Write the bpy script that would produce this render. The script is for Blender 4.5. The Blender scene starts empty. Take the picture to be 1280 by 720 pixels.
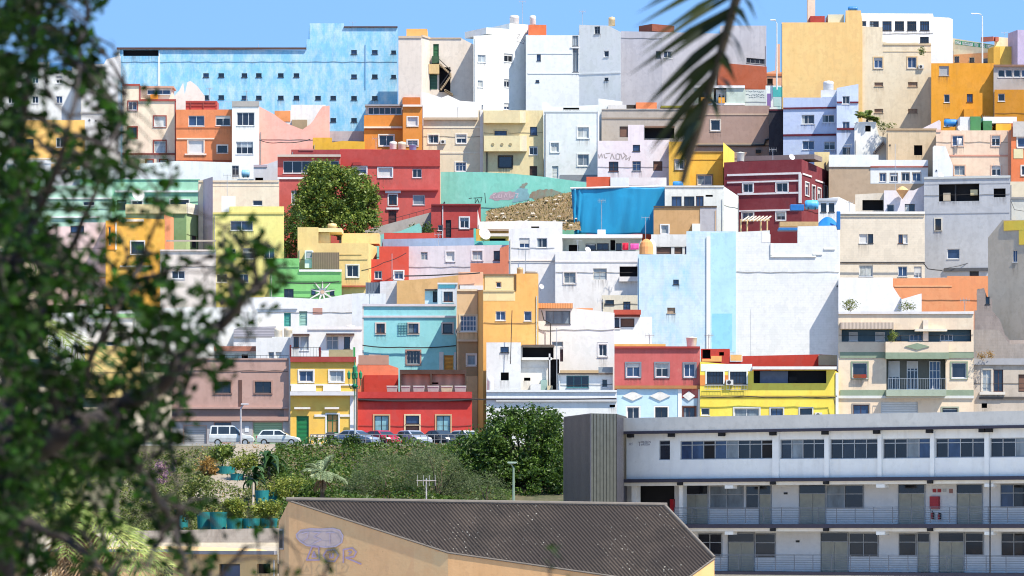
import bpy, bmesh, math, random
from mathutils import Vector
R = math.radians
S = bpy.context.scene
random.seed(7)
# ---------------------------------------------------------------- camera, sky, sun, exposure
FPX, HY = 5000.0, 660.0            # focal length in photo pixels, horizon row (level camera with a vertical shift)
cd = bpy.data.cameras.new('camera'); cam = bpy.data.objects.new('camera', cd); S.collection.objects.link(cam)
cam.location = (0, 0, 0); cam.rotation_euler = (R(90), 0, 0)
cd.sensor_width = 36; cd.lens = FPX / 1280 * 36; cd.shift_y = (HY - 360) / 1280
cd.clip_start = 0.5; cd.clip_end = 9000
cd.dof.use_dof = True; cd.dof.focus_distance = 420; cd.dof.aperture_fstop = 7.5
S.camera = cam
SUN = Vector((0.44, -0.335, 0.833)).normalized()      # towards the sun
W_ = bpy.data.worlds.new('World'); S.world = W_; W_.use_nodes = True
nt = W_.node_tree; bg = nt.nodes['Background']
sky = nt.nodes.new('ShaderNodeTexSky'); sky.sky_type = 'NISHITA'; sky.sun_disc = False
sky.sun_elevation = math.asin(SUN.z); sky.sun_rotation = math.atan2(SUN.x, SUN.y)
sky.altitude = 1500; sky.air_density = 1.0; sky.dust_density = 0.1; sky.ozone_density = 0.4
tc = nt.nodes.new('ShaderNodeTexCoord'); mp = nt.nodes.new('ShaderNodeMapping'); mp.inputs['Location'].default_value = (0, 0, 0.40)
nt.links.new(tc.outputs['Generated'], mp.inputs['Vector']); nt.links.new(mp.outputs['Vector'], sky.inputs['Vector'])
tint = nt.nodes.new('ShaderNodeMix'); tint.data_type = 'RGBA'; tint.blend_type = 'MULTIPLY'; tint.inputs[0].default_value = 1; tint.inputs[7].default_value = (.84, 1.04, 1.07, 1)
nt.links.new(sky.outputs['Color'], tint.inputs[6]); nt.links.new(tint.outputs[2], bg.inputs['Color']); bg.inputs['Strength'].default_value = 0.15
sl = bpy.data.lights.new('sun', 'SUN'); so = bpy.data.objects.new('sun', sl); S.collection.objects.link(so)
sl.energy = 3.7; sl.angle = R(0.5); sl.color = (1.0, 0.92, 0.78)
so.rotation_euler = SUN.to_track_quat('Z', 'Y').to_euler(); so.location = (60, -60, 120)
S.view_settings.view_transform = 'Standard'; S.view_settings.look = 'None'; S.view_settings.gamma = 1
S.view_settings.use_curve_mapping = False
S.view_settings.exposure = 1.33
S.render.engine = 'CYCLES'; S.cycles.use_denoising = True; S.cycles.filter_width = 1.1
S.cycles.max_bounces = 6; S.cycles.diffuse_bounces = 3; S.cycles.glossy_bounces = 3; S.cycles.transmission_bounces = 3; S.cycles.transparent_max_bounces = 8
S.cycles.caustics_reflective = False; S.cycles.caustics_refractive = False
# ---------------------------------------------------------------- materials
def lin(h, k=0.8):
    o = []
    for i in (0, 2, 4):
        c = int(h[i:i+2], 16) / 255
        c = c / 12.92 if c <= .04045 else ((c + .055) / 1.055) ** 2.4
        o.append(min(.86, c * k))
    L = .3 * o[0] + .55 * o[1] + .15 * o[2]; s = 1 if L < .5 else (.5 + (L - .5) * .68) / L
    if min(o) > .4 and 0 < o[2] - o[0] < .16: m = (o[0] + o[2]) / 2; o[0] += (m - o[0]) * .6; o[2] += (m - o[2]) * .6; o[1] *= 1.025; o[2] *= .96        # whites kept near neutral
    return (*(x * s for x in o), 1)
MATS = {}
def newmat(name):
    m = bpy.data.materials.new(name); m.use_nodes = True
    return m, m.node_tree, m.node_tree.nodes['Principled BSDF']
def N(t, kind, **kw):
    n = t.nodes.new(kind)
    for k, v in kw.items():
        if k in n.inputs: n.inputs[k].default_value = v
        else: setattr(n, k, v)
    return n
def mixc(t, fac, a, b, mode='MIX'):
    n = t.nodes.new('ShaderNodeMix'); n.data_type = 'RGBA'; n.blend_type = mode
    for i, v in ((0, fac), (6, a), (7, b)):
        if hasattr(v, 'is_linked'): t.links.new(v, n.inputs[i])
        else: n.inputs[i].default_value = v
    return n.outputs[2]
def coords(t, scale=(1, 1, 1)):
    tcn = t.nodes.new('ShaderNodeTexCoord'); oi = t.nodes.new('ShaderNodeObjectInfo')
    ml = N(t, 'ShaderNodeMath', operation='MULTIPLY'); t.links.new(oi.outputs['Random'], ml.inputs[0]); ml.inputs[1].default_value = 60
    m = t.nodes.new('ShaderNodeMapping'); m.inputs['Scale'].default_value = scale
    t.links.new(tcn.outputs['Object'], m.inputs['Vector']); t.links.new(ml.outputs[0], m.inputs['Location'])
    return m.outputs['Vector']
def noise_(t, vec, scale, lo, hi, detail=4, rough=.6):
    n = N(t, 'ShaderNodeTexNoise', Scale=scale, Detail=detail, Roughness=rough); t.links.new(vec, n.inputs['Vector'])
    r = N(t, 'ShaderNodeMapRange'); r.inputs[1].default_value = lo; r.inputs[2].default_value = hi
    t.links.new(n.outputs['Fac'], r.inputs[0]); return r.outputs[0]
def plaster(h, second=None, amt=.0, stain=.5, blocks=False, k=.8, rough=.9):
    """painted render: colour drift, vertical run-off streaks, fine grain, optional worn second colour, optional block courses"""
    key = ('pl', h, second, amt, stain, blocks, k)
    if key in MATS: return MATS[key]
    m, t, b = newmat('plaster_' + h); c = lin(h, k); lum = .3 * c[0] + .55 * c[1] + .15 * c[2]
    c = tuple(x * .93 + lum * .07 for x in c[:3]) + (1,)                       # sun faded paint
    dark = (c[0] * .62, c[1] * .60, c[2] * .57, 1); pale = tuple(min(.66, x * 1.05 + .02) for x in c[:3]) + (1,)
    v = coords(t); col = mixc(t, noise_(t, v, .45, .4, .75), c, pale)
    col = mixc(t, noise_(t, v, 1.9, .5, .8, 6), col, tuple(x * .86 for x in c[:3]) + (1,))
    col = mixc(t, noise_(t, coords(t, (1, 1, .7)), .8, .585, .60, 2), col, tuple(x * .93 + .012 for x in c[:3]) + (1,))      # repainted patches
    def scaled(f, s):
        q = N(t, 'ShaderNodeMath', operation='MULTIPLY'); t.links.new(f, q.inputs[0])
        if hasattr(s, 'is_linked'): t.links.new(s, q.inputs[1])
        else: q.inputs[1].default_value = s
        return q.outputs[0]
    col = mixc(t, scaled(noise_(t, coords(t, (1.1, 1.1, .16)), 1.2, .5, .9, 6), min(1, stain * .75)), col, dark)
    ge = t.nodes.new('ShaderNodeTexCoord'); sz = t.nodes.new('ShaderNodeSeparateXYZ'); t.links.new(ge.outputs['Generated'], sz.inputs[0])
    rt = N(t, 'ShaderNodeMapRange'); rt.inputs[1].default_value = .72; rt.inputs[2].default_value = 1.0; t.links.new(sz.outputs['Z'], rt.inputs[0])
    col = mixc(t, scaled(scaled(noise_(t, coords(t, (1.7, 1.7, .1)), 1.5, .5, .78, 7), rt.outputs[0]), .22 + .4 * stain), col, dark)   # run-off below the parapet
    col = mixc(t, scaled(noise_(t, v, 7., .66, .72, 3), .5), col, tuple(x * .7 for x in c[:3]) + (1,))
    if second:
        f = noise_(t, coords(t, (1, 1, .45)), .75, .66 - .34 * amt, .86 - .28 * amt, 10, .74); col = mixc(t, scaled(f, .85), col, lin(second, k))
    if blocks:
        geo = t.nodes.new('ShaderNodeTexCoord'); sx = t.nodes.new('ShaderNodeSeparateXYZ'); cx = t.nodes.new('ShaderNodeCombineXYZ')
        t.links.new(geo.outputs['Object'], sx.inputs[0]); t.links.new(sx.outputs['X'], cx.inputs['X']); t.links.new(sx.outputs['Z'], cx.inputs['Y'])
        br = N(t, 'ShaderNodeTexBrick'); br.inputs['Scale'].default_value = 1; br.inputs['Brick Width'].default_value = .55; br.inputs['Row Height'].default_value = .26
        br.inputs['Mortar Size'].default_value = .012; br.inputs['Color1'].default_value = (1, 1, 1, 1); br.inputs['Color2'].default_value = (.93, .93, .93, 1); br.inputs['Mortar'].default_value = (.78, .78, .79, 1)
        t.links.new(cx.outputs[0], br.inputs['Vector']); col = mixc(t, .5, col, br.outputs['Color'], 'MULTIPLY')
    t.links.new(col, b.inputs['Base Color']); b.inputs['Roughness'].default_value = rough; b.inputs['Specular IOR Level'].default_value = .2
    bp = N(t, 'ShaderNodeBump', Strength=.25, Distance=.03); nn = N(t, 'ShaderNodeTexNoise', Scale=5, Detail=6, Roughness=.7)
    t.links.new(v, nn.inputs['Vector']); t.links.new(nn.outputs['Fac'], bp.inputs['Height']); t.links.new(bp.outputs['Normal'], b.inputs['Normal'])
    MATS[key] = m; return m
def sill_stain():
    if 'stain' in MATS: return MATS['stain']
    m, t, b = newmat('rain_stain'); uv = t.nodes.new('ShaderNodeUVMap'); sp = t.nodes.new('ShaderNodeSeparateXYZ'); t.links.new(uv.outputs[0], sp.inputs[0])
    f = noise_(t, coords(t, (5, 5, .25)), 1.5, .42, .75, 5); q = N(t, 'ShaderNodeMath', operation='MULTIPLY'); t.links.new(f, q.inputs[0]); t.links.new(sp.outputs['Y'], q.inputs[1])
    q2 = N(t, 'ShaderNodeMath', operation='MULTIPLY'); t.links.new(q.outputs[0], q2.inputs[0]); q2.inputs[1].default_value = .55
    b.inputs['Base Color'].default_value = (.13, .105, .085, 1); b.inputs['Roughness'].default_value = .95; t.links.new(q2.outputs[0], b.inputs['Alpha']); MATS['stain'] = m; return m
def simple(name, h, rough=.5, metal=0., k=.8, var=.12, spec=.5):
    key = ('s', name, h, rough, metal, k)
    if key in MATS: return MATS[key]
    m, t, b = newmat(name); c = lin(h, k); v = coords(t)
    col = mixc(t, noise_(t, v, 2.5, .35, .75), c, tuple(x * (1 - 2 * var) for x in c[:3]) + (1,))
    t.links.new(col, b.inputs['Base Color']); b.inputs['Roughness'].default_value = rough; b.inputs['Metallic'].default_value = metal
    b.inputs['Specular IOR Level'].default_value = spec
    MATS[key] = m; return m
def slats(name, h, period, vertical=False, depth=.35, rough=.6, metal=0.):
    """ribbed sheet: roller blinds, garage doors, cladding"""
    key = ('sl', h, period, vertical)
    if key in MATS: return MATS[key]
    m, t, b = newmat(name); c = lin(h); tcn = t.nodes.new('ShaderNodeTexCoord')
    w = N(t, 'ShaderNodeTexWave', bands_direction='X' if vertical else 'Z', Scale=.314 / period, Distortion=0.)
    t.links.new(tcn.outputs['Object'], w.inputs['Vector'])
    v = coords(t); col = mixc(t, noise_(t, v, 1.5, .4, .8), c, tuple(x * .8 for x in c[:3]) + (1,))
    col = mixc(t, w.outputs['Fac'], tuple(x * (1 - depth) for x in c[:3]) + (1,), col)
    t.links.new(col, b.inputs['Base Color']); b.inputs['Roughness'].default_value = rough; b.inputs['Metallic'].default_value = metal
    bp = N(t, 'ShaderNodeBump', Strength=.4, Distance=.02); t.links.new(w.outputs['Fac'], bp.inputs['Height']); t.links.new(bp.outputs['Normal'], b.inputs['Normal'])
    MATS[key] = m; return m
def leafmat(name, a, b_, trans=.35, k=1.0, rough=.5, spec=.35):
    key = ('lf', a, b_)
    if key in MATS: return MATS[key]
    m, t, b = newmat(name); g = t.nodes.new('ShaderNodeNewGeometry')
    rp = t.nodes.new('ShaderNodeValToRGB'); rp.color_ramp.elements[0].color = lin(a, k); rp.color_ramp.elements[1].color = lin(b_, k)
    t.links.new(g.outputs['Random Per Island'], rp.inputs['Fac']); v = coords(t)
    col = mixc(t, noise_(t, v, .8, .35, .7), rp.outputs['Color'], lin(a, k))
    t.links.new(col, b.inputs['Base Color']); b.inputs['Roughness'].default_value = rough; b.inputs['Specular IOR Level'].default_value = spec
    tr = t.nodes.new('ShaderNodeBsdfTranslucent'); t.links.new(col, tr.inputs['Color'])
    mx = t.nodes.new('ShaderNodeMixShader'); mx.inputs[0].default_value = trans
    t.links.new(b.outputs[0], mx.inputs[1]); t.links.new(tr.outputs[0], mx.inputs[2])
    t.links.new(mx.outputs[0], t.nodes['Material Output'].inputs['Surface'])
    MATS[key] = m; return m
def glass(name, h, rough=.12, spec=.6):
    key = ('gl', name)
    if key in MATS: return MATS[key]
    m, t, b = newmat(name); c = lin(h, 1); oi = t.nodes.new('ShaderNodeObjectInfo')
    v = coords(t, (1, 1, .5)); col = mixc(t, noise_(t, v, 1.6, .3, .7), c, tuple(x * .45 for x in c[:3]) + (1,))
    t.links.new(col, b.inputs['Base Color']); b.inputs['Roughness'].default_value = rough; b.inputs['Specular IOR Level'].default_value = spec
    MATS[key] = m; return m
G_DARK = [glass('glass_dark', '1c1f26'), glass('glass_slate', '262c38'), glass('glass_blue', '34486a')]  # the blue pane has a sky reflection put into its base colour
G_CURT = [glass('glass_net_curtain', 'a8b2b8', .3, .4), glass('glass_pale_curtain', 'c8ccc8', .3, .4), glass('glass_grey_curtain', '7d8890', .25)]
G_TEAL = glass('glass_teal_curtain', '86b4bc', .3)
BLACK = simple('dark_interior', '17161a', .9); WHITE = simple('white_joinery', 'f2f2f2', .5); IRON = simple('dark_iron', '2b2c30', .6)
GREY = simple('grey_metal', '9a9ca0', .45); STEEL = simple('galvanised_steel', 'b8bcc0', .4, .3); WOOD = simple('brown_wood', '5a3a2a', .6)
CABLE = simple('black_cable', '2c2a2c', .7)
# ---------------------------------------------------------------- mesh helpers
C = S.collection
def origin_of(o):
    v = Vector((0, 0, 0))
    while o is not None: v = v + Vector(o.location); o = o.parent
    return v
class MB:
    def __init__(s): s.v = []; s.f = []
    def poly(s, *p):
        n = len(s.v); s.v += [tuple(q) for q in p]; s.f.append(tuple(range(n, n + len(p))))
    def hexa(s, p):      # 8 points: bottom ring 0-3, top ring 4-7
        n = len(s.v); s.v += [tuple(q) for q in p]
        for a in ((3, 2, 1, 0), (4, 5, 6, 7), (0, 1, 5, 4), (1, 2, 6, 5), (2, 3, 7, 6), (3, 0, 4, 7)): s.f.append(tuple(n + i for i in a))
    def box(s, F, u0, u1, z0, z1, w0, w1):     # facade frame box, w outward
        P = F.P; s.hexa([P(u0, z0, w1), P(u1, z0, w1), P(u1, z0, w0), P(u0, z0, w0), P(u0, z1, w1), P(u1, z1, w1), P(u1, z1, w0), P(u0, z1, w0)])
    def wbox(s, x0, x1, y0, y1, z0, z1):
        s.hexa([(x0, y0, z0), (x1, y0, z0), (x1, y1, z0), (x0, y1, z0), (x0, y0, z1), (x1, y0, z1), (x1, y1, z1), (x0, y1, z1)])
    def tube(s, pts, r, n=6, cap=True):
        pts = [Vector(p) for p in pts]; k = len(pts); rs = r if isinstance(r, (list, tuple)) else [r] * k
        base = len(s.v)
        for i, p in enumerate(pts):
            d = (pts[min(i + 1, k - 1)] - pts[max(i - 1, 0)]).normalized()
            a = d.orthogonal().normalized() if abs(d.z) > .98 else Vector((0, 0, 1)).cross(d).normalized()
            b = d.cross(a)
            for j in range(n):
                t = 2 * math.pi * j / n; s.v.append(tuple(p + (a * math.cos(t) + b * math.sin(t)) * rs[i]))
        for i in range(k - 1):
            for j in range(n):
                q = base + i * n; s.f.append((q + j, q + (j + 1) % n, q + n + (j + 1) % n, q + n + j))
        if cap:
            s.f.append(tuple(base + j for j in reversed(range(n)))); s.f.append(tuple(base + (k - 1) * n + j for j in range(n)))
    def lathe(s, c, prof, n=16):   # prof: (r, z) pairs about a vertical axis through c
        base = len(s.v); c = Vector(c)
        for r, z in prof:
            for j in range(n):
                t = 2 * math.pi * j / n; s.v.append((c.x + r * math.cos(t), c.y + r * math.sin(t), c.z + z))
        for i in range(len(prof) - 1):
            for j in range(n):
                q = base + i * n; s.f.append((q + j, q + (j + 1) % n, q + n + (j + 1) % n, q + n + j))
        s.f.append(tuple(base + j for j in reversed(range(n)))); s.f.append(tuple(base + (len(prof) - 1) * n + j for j in range(n)))
    def build(s, name, mat, parent=None, smooth=False):
        me = bpy.data.meshes.new(name)
        if parent is None:
            xs, ys, zs = zip(*s.v); o0 = Vector(((min(xs) + max(xs)) / 2, (min(ys) + max(ys)) / 2, min(zs)))
        else: o0 = origin_of(parent)
        me.from_pydata([(a - o0.x, b - o0.y, c - o0.z) for a, b, c in s.v], [], s.f); me.update()
        me.materials.append(mat)
        if smooth: me.shade_smooth()
        o = bpy.data.objects.new(name, me); C.objects.link(o)
        if parent is None: o.location = o0
        else: o.parent = parent
        return o
def tag(o, label, cat, group=None, kind=None):
    o['label'] = label; o['category'] = cat
    if group: o['group'] = group
    if kind: o['kind'] = kind
    return o
def struct(o, label=None, cat=None):
    o['kind'] = 'structure'
    if label: o['label'] = label; o['category'] = cat
    return o
def empty(name, loc, label, cat, group=None):
    o = bpy.data.objects.new(name, None); C.objects.link(o); o.location = loc; o.empty_display_size = .5
    return tag(o, label, cat, group)
def PX(px, Y): return (px - 640) / FPX * Y
def PZ(py, Y): return (HY - py) / FPX * Y
def W(px, py, Y): return Vector((PX(px, Y), Y, PZ(py, Y)))
PROF = [(-400, -2.2), (-20, -1.9), (4, -1.8), (14, -2.6), (60, -7), (150, -8.5), (230, -6), (299, -1.3), (301, -.35), (318, .7), (330, 2.0), (350, 5.3), (360.5, 7.45), (378, 7.45), (392, 8.6), (540, 47.5), (575, 50), (700, 50), (900, 40), (1400, 0), (8000, -60)]
def ground_z(Y):
    for (a, b), (c, d) in zip(PROF, PROF[1:]):
        if a <= Y <= c: return b + (d - b) * (Y - a) / (c - a)
    return PROF[-1][1]
class Facade:
    def __init__(s, a, b):     # (px, Y) of the left and right corner
        s.a = Vector((PX(*a), a[1])); s.b = Vector((PX(*b), b[1])); d = s.b - s.a; s.L = d.length; s.t = d / s.L; s.n = Vector((s.t.y, -s.t.x))
    def uz(s, px, py):
        k = (px - 640) / FPX; d = s.b - s.a; q = (k * s.a.y - s.a.x) / (d.x - k * d.y); Y = s.a.y + q * d.y
        return q * s.L, PZ(py, Y)
    def P(s, u, z, w=0.):
        q = s.a + s.t * u + s.n * w; return Vector((q.x, q.y, z))
    def rect(s, x0, y0, x1, y1):
        xm = (x0 + x1) / 2; return s.uz(x0, y0)[0], s.uz(x1, y0)[0], s.uz(xm, y1)[1], s.uz(xm, y0)[1]
    def shift(s, w):
        f = object.__new__(Facade); f.a = s.a + s.n * w; f.b = s.b + s.n * w; f.L = s.L; f.t = s.t; f.n = s.n; return f
# window styles: frame colour, columns, rows, pane choice
STY = {'v': ('f2f2f2', 1, 1, 'g'), 'w': ('f2f2f2', 2, 1, 'g'), 'x': ('f2f2f2', 3, 1, 'g'), 'y': ('f2f2f2', 4, 1, 'g'), 'z': ('f2f2f2', 6, 1, 'g'), 'q': ('f2f2f2', 3, 2, 'g'),
       'r': ('f2f2f2', 5, 3, 'g'), 'd': ('2f3034', 1, 1, 'g'), 'e': ('3a3a3e', 2, 1, 'g'), 'f': ('8a8c90', 4, 1, 'g'), 'j': ('8a8c90', 2, 2, 'g'), 'n': ('5a3428', 2, 1, 'g'),
       'g': ('0d6a3c', 2, 2, 'o'), 's': ('eeeeee', 1, 1, 's'), 'h': ('b0b2b4', 1, 1, 'h'), 'c': ('f2f2f2', 2, 1, 'c'), 'C': ('f2f2f2', 1, 1, 'c'), 'b': ('24242a', 5, 2, 'g'), 'B': ('3c7a80', 3, 1, 'g'),
       'k': (None, 1, 1, 'k'), 'i': ('b09a80', 1, 1, 'i'), 't': ('20242c', 2, 1, 't'), 'o': ('2f2a2a', 1, 1, 'p'), 'u': ('d8d4cc', 2, 2, 'c'), 'm': ('6a6c70', 3, 1, 'c')}
rw = random.Random(11)
def pane_mat(k):
    if k == 'g': return rw.choice(G_DARK)
    if k == 'c': return rw.choice(G_CURT)
    if k == 's': return slats('white_roller_blind', 'f0f0ee', .07)
    if k == 'h': return slats('grey_roller_blind', 'b4b6b8', .07)
    if k == 'o': return simple('ochre_blind', 'b08a50', .7)
    if k == 'p': return simple('brown_board', '7a5848', .8)
    if k == 't': return G_TEAL
    if k == 'i': return plaster('9a7a64', 'c8b8a0', .5)
    return BLACK
def window(F, par, spec, r):
    """one window or door in a wall opening; returns nothing, the opening was cut by the wall"""
    sty, _, sur = spec.partition('+')
    u0, u1, z0, z1 = r; w, h = u1 - u0, z1 - z0
    if sty[0] in 'DG' and ':' in sty:
        col = sty.split(':')[1]; mb = MB(); fw = min(.1, w * .1); dp = -.16
        mb.box(F, u0, u1, z1 - fw, z1, dp - .04, dp + .05); mb.box(F, u0, u0 + fw, z0, z1 - fw, dp - .04, dp + .05); mb.box(F, u1 - fw, u1, z0, z1 - fw, dp - .04, dp + .05)
        o = mb.build('door' if sty[0] == 'D' else 'garage_door', simple('door_frame_' + col, col, .5, k=.7), par)
        mb = MB(); mb.box(F, u0 + fw, u1 - fw, z0, z1 - fw, dp - .06, dp)
        if sty[0] == 'D' and w > .6:
            for a, b in ((.12, .46), (.54, .88)): mb.box(F, u0 + w * .22, u1 - w * .22, z0 + h * a, z0 + h * b, dp, dp + .025)
        mb.build('door_panel', slats('ribbed_' + col, col, .22 if sty[0] == 'G' else .4), o)
    else:
        fc, nc, nr, pk = STY[sty]
        if pk == 'k':
            o = None; mb = MB(); dp = -.9
            mb.poly(F.P(u0, z0, dp), F.P(u1, z0, dp), F.P(u1, z1, dp), F.P(u0, z1, dp))
            for a, b in (((u0, z0), (u0, z1)), ((u0, z1), (u1, z1)), ((u1, z1), (u1, z0)), ((u1, z0), (u0, z0))):
                mb.poly(F.P(a[0], a[1], -.18), F.P(b[0], b[1], -.18), F.P(b[0], b[1], dp), F.P(a[0], a[1], dp))
            o = mb.build('opening', BLACK, par)
        else:
            mb = MB(); fw = min(.075, w * .09, h * .1); dp = -.15
            mb.box(F, u0, u1, z0, z0 + fw, dp - .04, dp + .04); mb.box(F, u0, u1, z1 - fw, z1, dp - .04, dp + .04)
            mb.box(F, u0, u0 + fw, z0 + fw, z1 - fw, dp - .04, dp + .04); mb.box(F, u1 - fw, u1, z0 + fw, z1 - fw, dp - .04, dp + .04)
            bw = fw * .8
            for i in range(1, nc):
                x = u0 + w * i / nc; mb.box(F, x - bw / 2, x + bw / 2, z0 + fw, z1 - fw, dp - .03, dp + .03)
            for i in range(1, nr):
                z = z0 + h * i / nr if nr != 2 else z0 + h * .66; mb.box(F, u0 + fw, u1 - fw, z - bw / 2, z + bw / 2, dp - .025, dp + .025)
            if sty not in 'tuo': mb.box(F, u0 - .05, u1 + .05, z0 - .07, z0 - .003, -.1, .06)
            o = mb.build('window', simple('joinery_' + fc, fc, .5), par)
            mb = MB(); mid = []
            mb.poly(F.P(u0 + fw, z0 + fw, dp), F.P(u1 - fw, z0 + fw, dp), F.P(u1 - fw, z1 - fw, dp), F.P(u0 + fw, z1 - fw, dp))
            mb.build('pane', pane_mat(pk), o)
            if pk == 'g' and .95 < w < 1.6 and rw.random() < .05:
                mb = MB(); x = u1 + .25; mb.box(F, x, x + .7, z0 - .1, z0 + .4, .03, .3); ac = mb.build('air_conditioner', simple('off_white_metal', 'dcdad4', .5), par); mb = MB(); mb.tube([F.P(x + .3, z0 + .15, .3), F.P(x + .3, z0 + .15, .31)], .19, 10); mb.build('fan_grille', IRON, ac)
            if pk == 'g' and fc == 'f2f2f2' and w > .7 and rw.random() < .2:
                mb = MB(); mb.box(F, u0 + fw, u1 - fw, z1 - h * rw.uniform(.25, .6), z1 - fw, dp + .042, dp + .06); mb.build('shutter', slats('white_roller_blind', 'e8e6e2', .07), o)
            elif pk == 'g' and w > .9 and rw.random() < .25:      # a drawn curtain or half lowered blind behind one sash
                mb = MB(); q = rw.random(); e = dp + .004
                if q < .5: a0, a1, b0, b1 = u0 + fw, u0 + w * rw.choice((.25, .45)), z0 + fw, z1 - fw
                else: a0, a1, b0, b1 = u0 + fw, u1 - fw, z1 - h * rw.uniform(.2, .5), z1 - fw
                mb.poly(F.P(a0, b0, e), F.P(a1, b0, e), F.P(a1, b1, e), F.P(a0, b1, e)); mb.build('curtain', rw.choice(G_CURT), o)
    if sur:
        mb = MB(); g = .14; p = .05
        mb.box(F, u0 - g, u1 + g, z1 + .002, z1 + g, -.05, p); mb.box(F, u0 - g, u0 - .002, z0, z1, -.05, p); mb.box(F, u1 + .002, u1 + g, z0, z1, -.05, p)
        if sty[0] not in 'DG': mb.box(F, u0 - g, u1 + g, z0 - g, z0 - .072, -.05, p + .03)
        mb.build('surround', plaster(sur, stain=.3), o)
class House: pass
HOUSES = []
def Ydef(bot): return 372 + max(0, (553 - (bot + 15))) * .435
def H(label, pts, top, bot=None, col='f0f0f0', win='', band='', Y=None, depth=9, name='house', cat='house', mat=None, cop=None, group=None, zb=None, reveal=.2):
    h = House(); HOUSES.append(h)
    Y = Y if Y is not None else Ydef(bot)
    P_ = [(p if isinstance(p, tuple) else (p, 0)) for p in pts]; P_ = [(a, Y + b) for a, b in P_]
    h.F = [Facade(a, b) for a, b in zip(P_, P_[1:])]; h.Y = Y; h.depth = depth
    def fac(px):
        for i in range(len(h.F)):
            if px <= P_[i + 1][0]: return i
        return len(h.F) - 1
    zb = ground_z(Y + 4) - 1.5 if zb is None else zb
    base = Vector(((h.F[0].a.x + h.F[-1].b.x) / 2, Y + depth / 2, zb)); root = empty(name, base, label, cat, group); h.root = root
    ztop = h.F[0].uz(P_[0][0], top)[1] if not isinstance(top, list) else None; h.ztop = ztop if ztop is not None else PZ(min(b for a, b in top), Y)
    mat = mat or plaster(col); h.mat = mat
    holes = [[] for _ in h.F]; wl = []
    for s in filter(None, (q.strip() for q in win.split(';'))):
        q = s.split(); x0, y0, x1, y1 = map(float, q[1:5]); i = fac((x0 + x1) / 2); r = h.F[i].rect(x0, y0, x1, y1)
        wl.append((i, q[0], r)); holes[i].append(r)
    h.fac = fac; mb = MB(); D = Vector((base.x / base.y, 1, 0)) * depth     # flanks run back along the plot lines, which fan out up the hill
    for i, F in enumerate(h.F):
        if isinstance(top, list):
            pr = [F.uz(a, b) for a, b in top if P_[i][0] - .01 <= a <= P_[i + 1][0] + .01]
            pr.sort(key=lambda q: q[0]) if False else None
        else: pr = [(0, ztop), (F.L, ztop)]
        def topz(u, side):
            best = None
            for (ua, za), (ub, zb_) in zip(pr, pr[1:]):
                if ub - ua < 1e-4: continue
                if ua - 1e-4 <= u <= ub + 1e-4:
                    z = za + (zb_ - za) * (u - ua) / (ub - ua)
                    if side > 0 and u < ub - 1e-4: return z
                    if side < 0 and u > ua + 1e-4: return z
                    best = z
            return best if best is not None else (pr[0][1] if u < pr[0][0] else pr[-1][1])
        us = sorted({0., F.L} | {u for r in holes[i] for u in r[:2] if 0 < u < F.L} | {q[0] for q in pr if 0 < q[0] < F.L})
        us = [u for j, u in enumerate(us) if j == 0 or u - us[j - 1] > 1e-4]
        zs = sorted({z for r in holes[i] for z in r[2:]})
        prev = None
        for a, b in zip(us, us[1:]):
            ta, tb = topz(a, 1), topz(b, -1); m = (a + b) / 2
            col_z = [zb] + [z for z in zs if zb < z < min(ta, tb) - .01]
            for j, z0 in enumerate(col_z):
                lastc = j == len(col_z) - 1; z1 = None if lastc else col_z[j + 1]; zm = (z0 + (min(ta, tb) if lastc else z1)) / 2
                if any(r[0] < m < r[1] and r[2] < zm < r[3] for r in holes[i]): continue
                mb.poly(F.P(a, z0), F.P(b, z0), F.P(b, tb if lastc else z1), F.P(a, ta if lastc else z1))
            A, B = F.P(a, ta), F.P(b, tb); mb.poly(A, B, B + D, A + D)
            mb.poly(F.P(b, zb) + D, F.P(a, zb) + D, A + D, B + D)
            if prev is not None and abs(prev - ta) > .01:
                lo, hi = min(prev, ta), max(prev, ta); mb.poly(F.P(a, lo), F.P(a, hi), F.P(a, hi) + D, F.P(a, lo) + D)
            prev = tb
        if i == 0: mb.poly(F.P(0, zb) + D, F.P(0, zb), F.P(0, topz(0, 1)), F.P(0, topz(0, 1)) + D)
        if i == len(h.F) - 1: mb.poly(F.P(F.L, zb), F.P(F.L, zb) + D, F.P(F.L, topz(F.L, -1)) + D, F.P(F.L, topz(F.L, -1)))
        for u0, u1, z0, z1 in holes[i]:
            d = -reveal
            for p, q in (((u0, z0), (u0, z1)), ((u0, z1), (u1, z1)), ((u1, z1), (u1, z0)), ((u1, z0), (u0, z0))):
                mb.poly(F.P(*p), F.P(*q), F.P(q[0], q[1], d), F.P(p[0], p[1], d))
        if cop:
            cb = MB()
            for (ua, za), (ub, zb2) in zip(pr, pr[1:]):
                if ub - ua < .02: continue
                ua2, ub2 = (ua - .06 if ua < .01 else ua), (ub + .06 if ub > F.L - .01 else ub)
                cb.hexa([F.P(ua2, za - .1, .08), F.P(ub2, zb2 - .1, .08), F.P(ub2, zb2 - .1, -.25), F.P(ua2, za - .1, -.25), F.P(ua2, za + .07, .08), F.P(ub2, zb2 + .07, .08), F.P(ub2, zb2 + .07, -.25), F.P(ua2, za + .07, -.25)])
            if cb.f: cb.build('coping', plaster(cop, stain=.3), root)
    nf, uvs = len(mb.f), []
    for i, s, r in wl:                                       # rain marks below sills, part of the wall's own surface
        if s[0] in 'DG' and ':' in s or rw.random() < .4: continue
        F = h.F[i]; L = rw.uniform(.5, 1.5); z = max(zb, r[2] - .08 - L); p = .004; mb.poly(F.P(max(.01, r[0] - .12), z, p), F.P(min(F.L - .01, r[1] + .12), z, p), F.P(min(F.L - .01, r[1] + .12), r[2] - .02, p), F.P(max(.01, r[0] - .12), r[2] - .02, p))
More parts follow.
